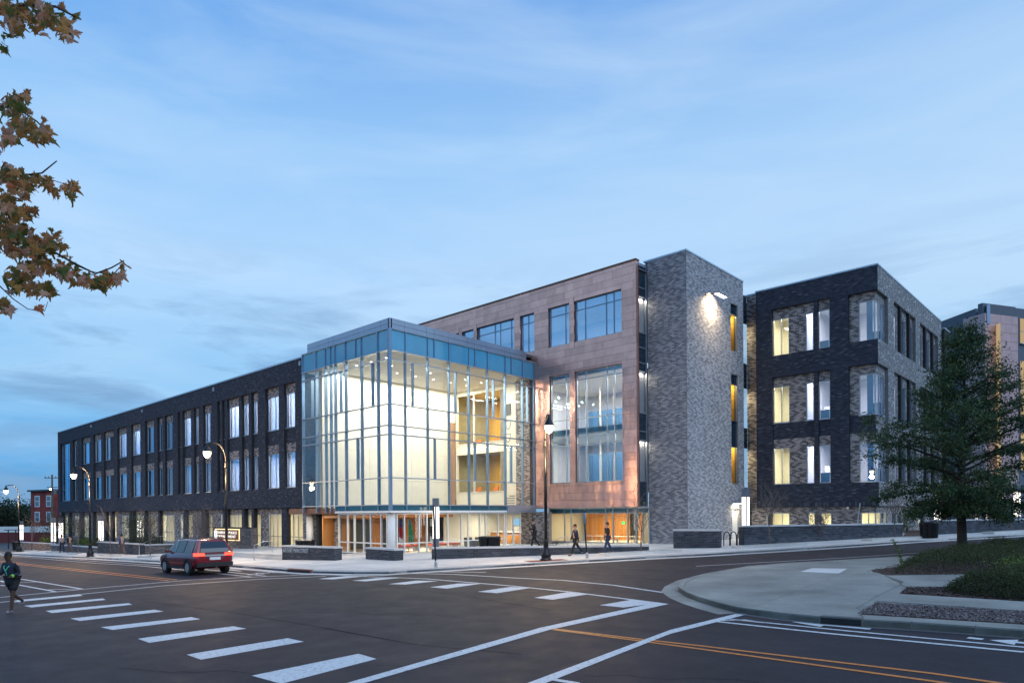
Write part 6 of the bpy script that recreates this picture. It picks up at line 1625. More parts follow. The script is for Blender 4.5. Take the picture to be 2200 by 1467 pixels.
# ================================================================ vegetation
def leaf_mat(name, stops, trans=0.25, rough=.6):
    m = MT(name); g = m.n('ShaderNodeNewGeometry'); oi = m.n('ShaderNodeObjectInfo')
    r_ = m.math('FRACT', m.math('ADD', g.outputs['Random Per Island'], oi.outputs['Random']))
    c = m.ramp(r_, stops); m.set(c, rough, 0, .3)
    tr = m.n('ShaderNodeBsdfTranslucent'); m.l(c, tr.inputs[0]); mx = m.n('ShaderNodeMixShader'); mx.inputs[0].default_value = trans
    m.l(m.b.outputs[0], mx.inputs[1]); m.l(tr.outputs[0], mx.inputs[2]); m.l(mx.outputs[0], m.o.inputs[0]); return m.m
M['oak_leaf'] = leaf_mat('oak_leaf', [(0, (0.022, 0.050, 0.028)), (.5, (0.042, 0.084, 0.038)), (.85, (0.075, 0.125, 0.048)), (1, (0.13, 0.16, 0.05))])
M['shrub_leaf'] = leaf_mat('shrub_leaf', [(0, (0.022, 0.035, 0.014)), (.5, (0.040, 0.058, 0.020)), (.85, (0.075, 0.090, 0.028)), (1, (0.13, 0.11, 0.05))])
M['bright_leaf'] = leaf_mat('bright_leaf', [(0, (0.06, 0.10, 0.02)), (.6, (0.10, 0.16, 0.03)), (1, (0.18, 0.22, 0.04))])
M['dark_leaf'] = leaf_mat('dark_leaf', [(0, (0.012, 0.022, 0.012)), (.6, (0.025, 0.042, 0.018)), (1, (0.045, 0.06, 0.025))])
M['red_leaf'] = leaf_mat('red_leaf', [(0, (0.12, 0.02, 0.015)), (1, (0.25, 0.05, 0.03))])
M['maple_leaf'] = leaf_mat('maple_leaf', [(0, (0.10, 0.13, 0.03)), (.2, (0.17, 0.15, 0.04)), (.38, (0.30, 0.16, 0.05)), (.5, (0.42, 0.17, 0.07)), (.65, (0.50, 0.26, 0.07)), (.8, (0.52, 0.27, 0.17)), (.92, (0.62, 0.40, 0.30)), (1, (0.55, 0.16, 0.05))], .5)
M['twig'] = plain('twig', (0.05, 0.035, 0.035), .8)
NR_ = np.random.RandomState(5)
def leaf_cloud(name, C, size, aspect, mat, parent, up_bias=.3, kind='stuff', droop=0):
    C = np.array(C, dtype=float) - np.array(org(parent) if parent else (0, 0, 0)); n = len(C)
    a = NR_.normal(size=(n, 3)); a /= np.linalg.norm(a, axis=1)[:, None]
    nn_ = NR_.normal(size=(n, 3)); nn_[:, 2] += up_bias * 2; b = np.cross(a, nn_); b /= np.linalg.norm(b, axis=1)[:, None] + 1e-9
    s = size * NR_.uniform(.6, 1.4, size=(n, 1))
    V = np.empty((n, 4, 3)); V[:, 0] = C - a * s; V[:, 1] = C - b * s * aspect; V[:, 2] = C + a * s; V[:, 3] = C + b * s * aspect
    me = bpy.data.meshes.new(name); me.vertices.add(4 * n); me.vertices.foreach_set('co', V.reshape(-1)); me.loops.add(4 * n); me.loops.foreach_set('vertex_index', np.arange(4 * n)); me.polygons.add(n); me.polygons.foreach_set('loop_start', np.arange(0, 4 * n, 4)); me.polygons.foreach_set('loop_total', np.full(n, 4)); me.update(); me.validate()
    me.materials.append(M[mat]); o = link(name, me, parent)
    if kind: o['kind'] = kind
    return o
def clumps(centres, r_, n):
    outp = []
    for c in centres:
        k = NR_.normal(size=(n, 3)) * r_ * .5; outp.append(np.array(c) + k)
    return np.vstack(outp)
# ---- the oak
ob = gp_(2066, 1183, .13); oak = thing('oak_tree', 'dark green pyramid shaped oak standing among the low shrubs at right', 'tree', tuple(ob))
HT = 10.5
trk = [ob + Vector((0, 0, -.2)), ob + Vector((0.02, 0, .5)), ob + Vector((-.03, .03, 2.2)), ob + Vector((.05, 0, 4.5)), ob + Vector((.12, .02, 7)), ob + Vector((.2, 0, HT - .3))]
MB().tube(trk, [.27, .205, .175, .125, .07, .015], 12).build('trunk', M['bark'], oak, smooth=True)
def prof(h):
    k = [(1.7, 1.6), (2.4, 3.2), (3.4, 3.9), (4.4, 4.0), (5.2, 3.4), (6.3, 2.7), (7.4, 2.1), (8.4, 1.45), (9.4, .75), (10.5, .15)]
    for (a, b), (c, d) in zip(k, k[1:]):
        if a <= h <= c: return b + (d - b) * (h - a) / (c - a)
    return .2
r3 = random.Random(11); br = MB(); cen = []
nb = 74
for i in range(nb):
    h = 1.75 + (HT - 2.1) * (i / nb) ** 1.3; az = i * 2.39996 + r3.uniform(-.25, .25); Lb = prof(h) * r3.uniform(.62, 1.1)
    p0 = ob + Vector((.02 * h, 0, h)); rise = (.12 if h < 3.2 else .38) * Lb + r3.uniform(-.15, .25); sag = -.28 if h < 3.5 else -.05
    pts = [p0]
    for k in range(1, 7):
        t = k / 6; pts.append(p0 + Vector((math.cos(az) * Lb * t + r3.uniform(-.06, .06), math.sin(az) * Lb * t + r3.uniform(-.06, .06), rise * t + sag * t * t * 2 + .12 * math.sin(t * 5 + i))))
    br.tube(pts, [.05 * (1 - t / 6.5) * (.6 + Lb / 4) for t in range(7)], 5)
    for k in range(2, 7):
        for s in (-1, 1):
            if r3.random() < .12: continue
            q = pts[k] + (pts[k] - pts[k - 1]) * r3.uniform(-.5, .2); a2 = az + s * r3.uniform(.5, 1.1); l2 = Lb * .26 * r3.uniform(.5, 1.2) * (1.15 - k / 9)
            e = q + Vector((math.cos(a2) * l2, math.sin(a2) * l2, r3.uniform(-.05, .25))); br.tube([q, (q + e) / 2 + Vector((0, 0, .04)), e], [.016, .011, .005], 4)
            for u in (.35, .7, 1.0): cen.append((q.lerp(e, u), r3.uniform(.14, .34)))
    cen.append((pts[-1], .22)); cen.append((pts[-2], .2))
br.build('branch', M['bark'], oak, kind='stuff')
C = []
for c, rr in cen:
    m_ = int(NR_.poisson(44) * r3.choice((.35, 1, 1.5)) * max(.32, min(1, 1.25 - (c[2] - ob.z) / 10))); k = NR_.normal(size=(m_, 3)) * np.array([rr, rr, rr * .62]); C.append(np.array(c) + k)
C = np.vstack(C); leaf_cloud('leaves', C, .068, .40, 'oak_leaf', oak)
# ---- shrub banks
def bank(name, label, outline, height, n, size, mat, seed, dens=.9, group=None):
    q = PX(outline, .13); rr = np.random.RandomState(seed); xs_ = [p[0] for p in q]; ys_ = [p[1] for p in q]; cx_, cy_ = sum(xs_) / len(xs_), sum(ys_) / len(ys_)
    o = thing(name, label, 'shrubs', (cx_, cy_, gz(cx_, cy_) + .13), group); pts = []
    poly = np.array(q)
    def edge(x, y):
        inside = False; j = len(q) - 1; dm = 9
        for i in range(len(q)):
            xi, yi = q[i]; xj, yj = q[j]
            if (yi > y) != (yj > y) and x < (xj - xi) * (y - yi) / (yj - yi) + xi: inside = not inside
            vx, vy = xj - xi, yj - yi; t = max(0, min(1, ((x - xi) * vx + (y - yi) * vy) / (vx * vx + vy * vy + 1e-9))); dm = min(dm, math.hypot(x - xi - t * vx, y - yi - t * vy)); j = i
        return dm if inside else -1
    hum = [(rr.uniform(min(xs_), max(xs_)), rr.uniform(min(ys_), max(ys_)), rr.uniform(.5, 1.3)) for _ in range(60)]
    tw = MB(); c = 0
    while c < n:
        x, y = rr.uniform(min(xs_), max(xs_)), rr.uniform(min(ys_), max(ys_)); e = edge(x, y)
        if e < 0: continue
        bump_ = .62 + .38 * max(math.exp(-((x - a) ** 2 + (y - b) ** 2) / (2 * (s * .5) ** 2)) for a, b, s in hum)
        hmax = height * bump_ * min(1, (e / .55) ** .6); h = hmax * (1 - abs(rr.normal()) * .28)
        if h < 0: h = rr.uniform(0, hmax)
        g0 = gz(x, y) + .13
        m_ = rr.randint(4, 9)
        d = rr.normal(size=(m_, 3)) * .045; pts.append(np.array([x, y, g0 + h]) + d); c += m_
        if rr.rand() < .05: tw.tube([(x, y, g0), (x + rr.normal() * .1, y + rr.normal() * .1, g0 + h + rr.uniform(0, .16))], [.006, .002], 3)
    leaf_cloud('foliage', np.vstack(pts), size, .38, mat, o, .2); tw.build('stem', M['twig'], o, kind='stuff'); return o
bank('shrub_bank', 'wide bank of low feathery shrubs round the oak trunk', [(1921, 1232), (1938, 1219), (1975, 1207), (2030, 1194), (2120, 1181), (2200, 1176), (2300, 1172), (2300, 1226), (2200, 1234), (2050, 1235.5)], .62, 60000, .026, 'shrub_leaf', 3)
bank('shrub_bank', 'smaller clump of low shrubs nearer the camera below the concrete path', [(2030, 1272), (2050, 1258), (2120, 1251), (2300, 1243), (2300, 1298), (2200, 1290), (2090, 1281)], .52, 34000, .026, 'shrub_leaf', 4)
b = gp_(1941, 1232); o = thing('sapling', 'single upright green shoot at the left tip of the shrub bank', 'plant', tuple(b)); t = over(1918, 1160, b); MB().tube([b, b.lerp(t, .5) + rv * .08, t], [.012, .008, .004], 5).build('stem', M['twig'], o)
leaf_cloud('leaves', np.vstack([np.array(b.lerp(t, k) + rv * (.08 * (1 - abs(2 * k - 1)))) + NR_.normal(size=(14, 3)) * .035 for k in np.linspace(.25, 1, 16)]), .03, .5, 'bright_leaf', o)
b = gp_(2195, 1238); o = thing('sapling', 'bright green leafy shoots at the right edge between the two shrub clumps', 'plant', tuple(b)); leaf_cloud('leaves', np.vstack([np.array(b) + np.array([0, 0, .3]) + NR_.normal(size=(700, 3)) * np.array([.35, .35, .16])]), .04, .45, 'bright_leaf', o)
MB().tube([b, b + Vector((0, 0, .4))], [.012, .006], 5).build('stem', M['twig'], o)
# ---- bare young trees
def bare_tree(label, base_px, top_px, seed, spread=.32, leaf=None, nleaf=0, mat='bark_grey', r0=.045, multi=1, levels=3, group='young street trees', lift=0.0, nm='young_tree', crown_from=.38):
    b = gp_(*base_px); b.z += lift; t = over(*top_px, b); rr = random.Random(seed); o = thing(nm, label, 'tree', tuple(b), group); H = t.z - b.z; lean = (t - b); lean.z = 0
    tk = MB(); tips = []
    bb = MB()
    def grow(p, d, L, r_, lv):
        pts = [p]; q = p.copy(); dd_ = d.copy()
        for k in range(4):
            dd_ = (dd_ + Vector((rr.uniform(-.16, .16), rr.uniform(-.16, .16), rr.uniform(0, .10)))).normalized(); q = q + dd_ * L / 4; pts.append(q.copy())
        bb.tube(pts, [r_ * (1 - k / 5.2) for k in range(5)], 4 if lv else 6)
        tips.append((pts[-1], pts[-2]))
        if lv < levels:
            for k in range(2, 5):
                for s in range(2 if lv < 2 else 1):
                    az = rr.uniform(0, 6.28); nd = (dd_ * .75 + Vector((math.cos(az), math.sin(az), .15)) * .75).normalized(); grow(pts[k - 1].lerp(pts[k], rr.random()), nd, L * rr.uniform(.45, .62), r_ * .5, lv + 1)
    if multi == 1:
        c0 = b + Vector((0, 0, H * crown_from)) + lean * crown_from; tk.tube([b - Vector((0, 0, .05)), b.lerp(c0, .5) + Vector((rr.uniform(-.03, .03), 0, 0)), c0], [r0, r0 * .85, r0 * .7], 8)
        tk.build('trunk', M[mat], o, smooth=True)
        for k in range(5):
            az = k * 1.3 + rr.random(); p = b.lerp(c0, .85 + .15 * rr.random()); grow(p, Vector((math.cos(az) * spread, math.sin(az) * spread, 1)).normalized(), H * (1 - crown_from) * rr.uniform(.55, .85), r0 * .5, 1)
        grow(c0, Vector((lean.x * .1, lean.y * .1, 1)).normalized(), H * (1 - crown_from) * .85, r0 * .6, 1)
    else:
        tk.tube([b - Vector((0, 0, .05)), b + Vector((0, 0, .15))], [.07, .05], 8); tk.build('trunk', M[mat], o)
        for k in range(multi):
            az = k * 2.4; grow(b + Vector((math.cos(az) * .05, math.sin(az) * .05, .05)), Vector((math.cos(az) * spread, math.sin(az) * spread, 1)).normalized(), H * rr.uniform(.45, .62), r0 * .6, 0)
    bb.build('branch', M[mat], o, kind='stuff')
    if leaf:
        sel = [tips[rr.randrange(len(tips))] for _ in range(nleaf)]
        leaf_cloud('leaves', np.array([np.array(a.lerp(c, rr.random())) + NR_.normal(size=3) * .07 for a, c in sel]), .045, .5, leaf, o)
    return o
bare_tree('slim bare young tree in the pit beside the man in black', (1377, 1188), (1380, 1062), 3, .5, 'bright_leaf', 60)
bare_tree('slim bare young tree before the left end of the retaining wall', (1654, 1172), (1650, 1038), 4, .4, 'bright_leaf', 20)
bare_tree('slim bare young tree before the right end of the retaining wall', (1922, 1157), (1920, 1036), 5, .3)
bare_tree('slim bare young tree at the far right behind the oak', (2172, 1142), (2168, 1072), 6, .45)
bare_tree('slim bare tree before the long planter wall', (237, 1193), (236, 1098), 7, .3, None, 0, r0=.04)
bare_tree('slim bare tree left of the second street lamp', (168, 1189), (168, 1100), 8, .3, None, 0, r0=.04)
bare_tree('thin bare tree behind the red car', (323, 1196), (322, 1105), 9, .3, 'red_leaf', 90, r0=.04)
bare_tree('thin bare tree between the lit columns at left', (114, 1185), (116, 1108), 10, .3, None, 0, r0=.04)
bare_tree('thin bare tree by the warm lit planter at far left', (68, 1183), (70, 1110), 12, .3, 'dark_leaf', 120, r0=.04)
bare_tree('many stemmed bare shrub behind the retaining wall', (1756, 1162), (1756, 1072), 13, .62, 'shrub_leaf', 160, 'bark_grey', .035, 9, 3, None, .25, 'bare_shrub')
bare_tree('tall many stemmed bare tree left of the brick sign wall', (424, 1190), (428, 1072), 14, .25, 'shrub_leaf', 260, 'bark_grey', .05, 7, 3, None, .1, 'bare_shrub')
bare_tree('bare multi stemmed tree beyond the wall right of the oak trunk', (2080, 1128), (2082, 1060), 15, .55, None, 0, 'bark_grey', .05, 9, 3, None, .2, 'bare_shrub')
bare_tree('smaller bare multi stemmed tree left of the oak trunk beyond the wall', (2036, 1128), (2032, 1072), 16, .5, None, 0, 'bark_grey', .045, 8, 3, None, .2, 'bare_shrub')
# evergreen small trees and planter shrubs on the main street side
def bush(label, base_px, w, h, n, mat, seed, size=.05, trunk=.0, lift=.3, nm='shrub', cat='shrub', group=None, back=0.0):
    b = gp_(*base_px) + fv * back; b.z += lift; o = thing(nm, label, cat, tuple(b), group); rr = np.random.RandomState(seed); cs = []
    for k in range(16):
        t = rr.rand(); cs.append(np.array(b) + np.array([rr.normal() * w * .3, rr.normal() * w * .3, trunk + (h - trunk) * (.2 + .7 * t)]))
    C = clumps(cs, w * .36, n // 16); C[:, 2] = np.maximum(C[:, 2], b.z + trunk * .8); leaf_cloud('leaves', C, size, .45, mat, o)
    mb = MB()
    for k in range(5): mb.tube([b + Vector((0, 0, -.1)), b + Vector((rr.normal() * .1, rr.normal() * .1, max(.1, trunk * .7))), Vector(cs[k])], [.03, .022, .008], 5)
    mb.build('stem', M['bark'], o, kind='stuff')
bush('small evergreen tree with open crown behind the planter wall, left of two', (262, 1186), 1.5, 3.0, 900, 'dark_leaf', 1, .055, 1.0, .3, 'small_tree', 'tree', 'small evergreen trees of the planter', 1.6)
bush('small evergreen tree with fuller crown behind the planter wall, right of two', (290, 1187), 1.9, 3.2, 1900, 'dark_leaf', 2, .055, .9, .3, 'small_tree', 'tree', 'small evergreen trees of the planter', 1.4)
bush('dense dark shrub above the right end of the planter wall', (284, 1188), 1.5, 1.15, 2600, 'dark_leaf', 3, .045, 0, .4, back=.9)
bush('dense dark shrub in the middle of the planter wall', (316, 1188), 1.3, 1.0, 1800, 'dark_leaf', 23, .045, 0, .4, back=1.4)
bush('bright green uplit shrub in the low planter left of the long wall', (176, 1185), 1.1, .9, 1400, 'bright_leaf', 4, .05, 0, .3, back=.8)
bush('green shrub at the right end of the low planter', (200, 1186), 1.0, 1.0, 1200, 'shrub_leaf', 5, .05, 0, .3, back=.8)
bush('green shrub at the left of the low planter', (158, 1184), 1.0, .9, 1200, 'shrub_leaf', 6, .05, 0, .3, back=.9)
bush('dark loose tree above the low planter', (150, 1184), 1.7, 2.6, 1100, 'dark_leaf', 7, .06, 1.1, .2, 'small_tree', 'tree', None, 1.6)
bush('yellow green uplit shrub in the farthest planter', (92, 1180), 1.3, 1.0, 900, 'bright_leaf', 8, .06, 0, .3, back=.8)
bush('dark loose tree above the farthest planter', (84, 1180), 3.4, 4.0, 1500, 'dark_leaf', 9, .08, 1.1, 0, 'small_tree', 'tree', None, 3)
bush('low shrub between light column and waste bin at the wing end', (1962, 1148), 1.1, 1.1, 1300, 'shrub_leaf', 10, .04, 0, .15, back=2.5)
bush('yellow green shrub behind the waste bin', (1985, 1146), 1.1, 1.5, 1500, 'bright_leaf', 11, .035, 0, .1, back=2.2)
bush('small shrub at the end of the retaining wall', (1940, 1146), .9, .8, 800, 'shrub_leaf', 12, .035, 0, .15, back=2.5)
bush('dry small plant by the brick pier behind the long low wall', (1165, 1187), .8, .5, 420, 'shrub_leaf', 13, .03, 0, .1, back=1.0)
bush('dry small plant behind the long low wall left of the first man', (1200, 1186), .8, .4, 380, 'shrub_leaf', 14, .03, 0, .1, back=1.0)
bush('leafy shrub among the lit columns at far right', (2112, 1128), 1.4, 1.4, 900, 'shrub_leaf', 15, .05, 0, .3, back=2)
sheet('mulch_slope', PX([(1940, 1153), (2012, 1148), (2005, 1138), (1950, 1140)], .2), .24, 'mulch', kind='stuff', thick=.2)['label'] = 'brown mulch slope between retaining wall and bin'
for px, py, c in ((176, 1186, (1, .85, .2)), (92, 1181, (1, .85, .2))):
    b = gp_(px, py) + fv * .5; L_ = bpy.data.lights.new('uplight', 'SPOT'); L_.energy = 18; L_.color = c; L_.spot_size = R(110); L_.shadow_soft_size = .05
    fx = thing('garden_uplight', 'small ground spotlight under the glowing %s' % ('shrub of the low planter' if px > 100 else 'shrub of the farthest planter'), 'light', tuple(b + Vector((0, 0, .25))), None)
    MB().lathe([(.05, 0), (.06, .1)], tuple(b + Vector((0, 0, .25))), 8).build('body', M['black_metal'], fx); lo = link('uplight', L_, fx); lo.location = (0, 0, .14); lo.rotation_euler = (R(180), 0, 0)
# distant tree belt at the far left
def tree_far(label, px, d, h, w, seed):
    b = atd(px, 1150, d); b.z = gz(b.x, b.y) - .2; o = thing('distant_tree', label, 'tree', tuple(b), 'distant trees at the far left'); rr = np.random.RandomState(seed)
    MB().tube([b, b + Vector((0, 0, h * .6))], [.25, .12], 6).build('trunk', M['bark'], o); cs = [np.array(b) + np.array([rr.normal() * w * .28, rr.normal() * w * .28, h * (.35 + .5 * rr.rand())]) for _ in range(26)]
    leaf_cloud('crown', clumps(cs, w * .32, 110), .26, .6, 'dark_leaf', o)
for i, (px, d, h, w) in enumerate(((-60, 160, 8.5, 9), (-10, 170, 9.5, 9), (25, 165, 8.8, 8), (55, 180, 7.8, 8), (80, 190, 7, 7), (5, 230, 9, 12), (60, 240, 8.5, 12))):
    tree_far('dark distant tree beyond the red brick building, %s of the row' % ('outermost left', 'second from the left', 'third from the left', 'fourth from the left', 'nearest the brick building', 'rear left', 'rear right')[i], px, d, h, w, 40 + i)
# ---- maple boughs reaching in from a tree on the left
def mp_pt(px, py, d): return atd(px, py, d)
mbase = rv * -8.2 + fv * 6.0; mbase.z = gz(mbase.x, mbase.y)
maple = thing('maple_tree', 'autumn maple with rust and olive leaves reaching in at the upper left', 'tree', tuple(mbase))
MB().tube([mbase, mbase + Vector((.1, 0, 3)), mbase + Vector((.2, .1, 6)), mbase + Vector((.1, .3, 9.5))], [.3, .24, .18, .08], 12).build('trunk', M['bark'], maple, smooth=True)
limbs = [([(-150, 60), (-20, 20), (60, 10), (120, 15), (172, 42)], 5.0, .03), ([(-150, 260), (-20, 225), (40, 235), (80, 262), (108, 292)], 5.3, .022), ([(-150, 420), (-20, 385), (40, 378), (90, 372), (122, 346)], 5.0, .02), ([(50, 380), (80, 388), (115, 388), (158, 402)], 5.0, .008),
         ([(-150, 500), (-20, 470), (30, 470), (60, 455)], 5.4, .02), ([(-150, 560), (-20, 505), (40, 520), (110, 538), (160, 566), (205, 588), (240, 575), (266, 560)], 5.0, .022), ([(160, 566), (185, 580), (228, 590)], 5.0, .006), ([(-60, 570), (0, 615), (28, 642), (60, 664), (96, 668), (103, 648)], 4.9, .010), ([(-100, 640), (-20, 650), (20, 662)], 5.2, .012), ([(-100, 90), (-20, 95), (5, 108)], 5.1, .008)]
for k, (pl, d, r_) in enumerate(limbs):
    pts = [mp_pt(x, y, d + .08 * math.sin(i * 1.7 + k)) for i, (x, y) in enumerate(pl)]
    if pl[0][0] < -50: pts = [mbase + Vector((.15, .1, max(3.5, pts[0].z - mbase.z - .6)))] + pts
    MB().tube(pts, [r_ * 1.6] + [r_ * .6 * (1 - .8 * i / len(pts)) for i in range(1, len(pts))], 6).build('branch', M['twig'], maple, smooth=True)
lobes = [(0, -.05), (.06, -.22), (.30, -.34), (.26, -.20), (.50, -.22), (.42, -.08), (.78, -.02), (.55, .06), (.62, .14), (.36, .16), (.44, .36), (.30, .34), (.32, .48), (.18, .42), (.06, .92), (0, 1.02)]
outl = [(x * .58, y * .62) for x, y in lobes]; full = outl + [(-x, y) for x, y in outl[::-1][1:-1]]
def leaf_mesh(v):
    rr = random.Random(v); me = bpy.data.meshes.new('leaf'); P = [(0, .12, 0)] + [(x * rr.uniform(.9, 1.1), y * rr.uniform(.92, 1.08), -.28 * abs(x) * rr.uniform(.3, 1.5) - .16 * max(0, y) * rr.uniform(0, 1.6)) for x, y in full]
    n = len(full); F_ = [(0, 1 + i, 1 + (i + 1) % n) for i in range(n)]; P += [(-.008, -.05, 0), (.008, -.05, 0), (.004, -.5, -.05)]; F_.append((n + 1, n + 2, n + 3)); me.from_pydata(P, [], F_); me.materials.append(M['maple_leaf']); return me
lms = [leaf_mesh(v) for v in range(6)]
clu = [(40, 25, 62, 30, 46), (95, 45, 60, 28, 36), (150, 62, 26, 22, 12), (20, 60, 30, 24, 12), (2, 105, 8, 14, 3), (25, 225, 28, 24, 20), (50, 268, 42, 30, 30), (85, 288, 26, 20, 16), (20, 300, 18, 14, 6), (52, 210, 12, 10, 3),
       (18, 375, 26, 26, 18), (45, 400, 32, 26, 22), (85, 388, 24, 18, 9), (110, 412, 16, 12, 5), (148, 402, 18, 16, 8), (15, 440, 26, 30, 22), (48, 462, 26, 26, 16), (25, 500, 36, 26, 26), (60, 530, 42, 24, 26), (110, 520, 34, 22, 18), (90, 565, 40, 24, 24), (40, 590, 34, 26, 22), (85, 625, 34, 22, 18), (140, 582, 26, 20, 12), (175, 595, 20, 18, 10), (212, 605, 28, 18, 14), (238, 598, 18, 14, 6), (262, 575, 8, 14, 3), (10, 655, 18, 14, 10), (30, 620, 22, 14, 8), (-20, 480, 40, 90, 22), (-20, 250, 30, 50, 10), (-30, 30, 30, 40, 10)]
rl = random.Random(21); cnt = 0; rest = []
jobs = []
for cx_, cy_, sx, sy, n in clu:
    for _ in range(int(n * 1.7)):
        px, py = cx_ + rl.gauss(0, .5) * sx, cy_ + rl.gauss(0, .5) * sy; jobs.append((px, py, 5.0 + rl.gauss(0, .28)))
rl.shuffle(jobs); restmb = MB(); OM = org(maple)
for i, (px, py, d) in enumerate(jobs):
    p = mp_pt(px, py, d); s = rl.uniform(.07, .13)
    yaw = TH + rl.gauss(0, .8); rot = Matrix.Rotation(yaw, 4, 'Z') @ Matrix.Rotation(R(90) + rl.gauss(0, .55), 4, 'X') @ Matrix.Rotation(math.pi + rl.gauss(0, .75), 4, 'Z')
    if i < 300:
        o = link('leaf', lms[i % 6], maple); o.matrix_local = Matrix.Translation(p - OM) @ rot @ Matrix.Scale(s, 4)
    else:
        me = lms[i % 6]; mt_ = Matrix.Translation(p) @ rot @ Matrix.Scale(s, 4); base = len(restmb.v); restmb.v += [tuple(mt_ @ v.co) for v in me.vertices]
        for f in me.polygons: restmb.f.append(tuple(base + q for q in f.vertices)); restmb.m.append(0)
if restmb.v: restmb.build('leaf', M['maple_leaf'], maple, kind='stuff')
# ================================================================ people
def skin(name, J, E, mat, parent, sub=1, root=0):
    """J: list of (pos, (rx, ry)); E: edges"""
    me = bpy.data.meshes.new(name); me.from_pydata([j[0] for j in J], E, []); o = link(name, me, parent)
    sk = o.modifiers.new('skin', 'SKIN'); sk.use_smooth_shade = True
    for i, j in enumerate(J):
        v = me.skin_vertices[0].data[i]; v.radius = j[1] if hasattr(j[1], '__len__') else (j[1], j[1]); v.use_root = (i == root)
    ss = o.modifiers.new('sub', 'SUBSURF'); ss.levels = sub; ss.render_levels = sub; me.materials.append(M[mat]); return o
def person(label, loc, yaw, height, legs, arms, coat, trous, skinm, hair, shorts=False, extra=None, lean=.03):
    """local: facing +x. legs/arms: per side (swing angle of upper, bend) in degrees"""
    root = thing('person', label, 'person', (0, 0, 0)); k = height / 1.78
    hip, th_, sh_ = .93, .45, .44
    def leg(s, a, bnd):
        h = Vector((0, s * .095, hip)); a = R(a); b2 = a - R(bnd); kn = h + Vector((math.sin(a), 0, -math.cos(a))) * th_; an = kn + Vector((math.sin(b2), 0, -math.cos(b2))) * sh_; return h, kn, an, b2
    L = [leg(1, *legs[0]), leg(-1, *legs[1])]; low = min(l[2].z for l in L) - .075; dz = -low
    up = Vector((0, 0, dz))
    pel = Vector((0, 0, hip + .03)) + up; ch = Vector((lean, 0, 1.28)) + up; nk = Vector((lean * 1.6, 0, 1.48)) + up; hd = Vector((lean * 2 + .015, 0, 1.66)) + up; ht = hd + Vector((0, 0, .06))
    def arm(s, a, bnd):
        sp = Vector((lean * 1.3, s * .185, 1.415)) + up; a = R(a); b2 = a + R(bnd); el = sp + Vector((math.sin(a), s * .06, -math.cos(a))) * .29; wr = el + Vector((math.sin(b2), -s * .12 * (bnd > 60), -math.cos(b2))) * .25; hn = wr + (wr - el).normalized() * .09; return sp, el, wr, hn
    A = [arm(1, *arms[0]), arm(-1, *arms[1])]
    J = [(pel, (.12, .15)), (ch, (.12, .165)), (nk, .062), (hd - Vector((0, 0, .06)), (.085, .07)), (hd, (.10, .08)), (ht, (.09, .075))]; E = [(0, 1), (1, 2), (2, 3), (3, 4), (4, 5)]
    for h, kn, an, b2 in L:
        n = len(J); J += [(h + up, .085), (kn + up, .058), (an + up, .04), (an + up + Vector((.13, 0, -.045)), (.035, .045))]; E += [(0, n), (n, n + 1), (n + 1, n + 2), (n + 2, n + 3)]
    for sp, el, wr, hn in A:
        n = len(J); J += [(sp, .058), (el, .042), (wr, .028), (hn, (.02, .038))]; E += [(1, n), (n, n + 1), (n + 1, n + 2), (n + 2, n + 3)]
    skin('body', J, E, skinm, root, 2)
    J = [(pel + Vector((0, 0, .0)), (.14, .175)), (ch, (.145, .195)), (nk - Vector((0, 0, .03)), .085)]; E = [(0, 1), (1, 2)]
    for sp, el, wr, hn in A:
        n = len(J); J += [(sp, .078), (el, .060), (wr, .045)]; E += [(1, n), (n, n + 1), (n + 1, n + 2)]
    skin('jacket', J, E, coat, root, 2)
    J = [(pel, (.135, .165))]; E = []
    for h, kn, an, b2 in L:
        n = len(J)
        if shorts: J += [(h + up, .115), ((h * .25 + kn * .75) + up, .105)]; E += [(0, n), (n, n + 1)]
        else: J += [(h + up, .10), (kn + up, .078), (an + up - Vector((0, 0, .0)), .062)]; E += [(0, n), (n, n + 1), (n + 1, n + 2)]
    skin('shorts' if shorts else 'trousers', J, E, trous, root, 2)
    for h, kn, an, b2 in L: skin('shoe', [(an + up + Vector((-.04, 0, -.025)), .05), (an + up + Vector((.08, 0, -.04)), (.04, .05)), (an + up + Vector((.17, 0, -.05)), (.028, .045))], [(0, 1), (1, 2)], 'shoe' if not shorts else 'shoe_light', root, 2)
    hb = MB(); hb.lathe([(.055, -.13)] + [(.098 * math.cos(t), .115 * math.sin(t)) for t in np.linspace(-.3, 1.45, 8)], tuple(hd + Vector((-.022, 0, .035))), 14); hb.build('hair', M[hair], root, smooth=True)
    # face
    fc = MB(); x = hd.x + .098
    fc.hexa([(x - .01, -.012, hd.z - .03), (x + .022, -.016, hd.z - .035), (x + .022, .016, hd.z - .035), (x - .01, .012, hd.z - .03), (x - .01, -.008, hd.z + .02), (x + .005, -.006, hd.z + .02), (x + .005, .006, hd.z + .02), (x - .01, .008, hd.z + .02)]); fc.build('nose', M[skinm], root, smooth=True)
    ey = MB()
    for s in (-1, 1): ey.lathe([(.0, -.009), (.012, -.004), (.012, .004), (.0, .009)], (x - .012, s * .03, hd.z + .018), 8)
    ey.build('eyes', M['shoe'], root); MB().box(x - .014, x + .0, -.022, .022, hd.z - .062, hd.z - .054).build('mouth', M['lip'], root)
    er = MB()
    for s in (-1, 1): er.lathe([(.012, -.03), (.02, 0), (.012, .03)], (hd.x - .01, s * .083, hd.z), 8)
    er.build('ears', M[skinm], root, smooth=True)
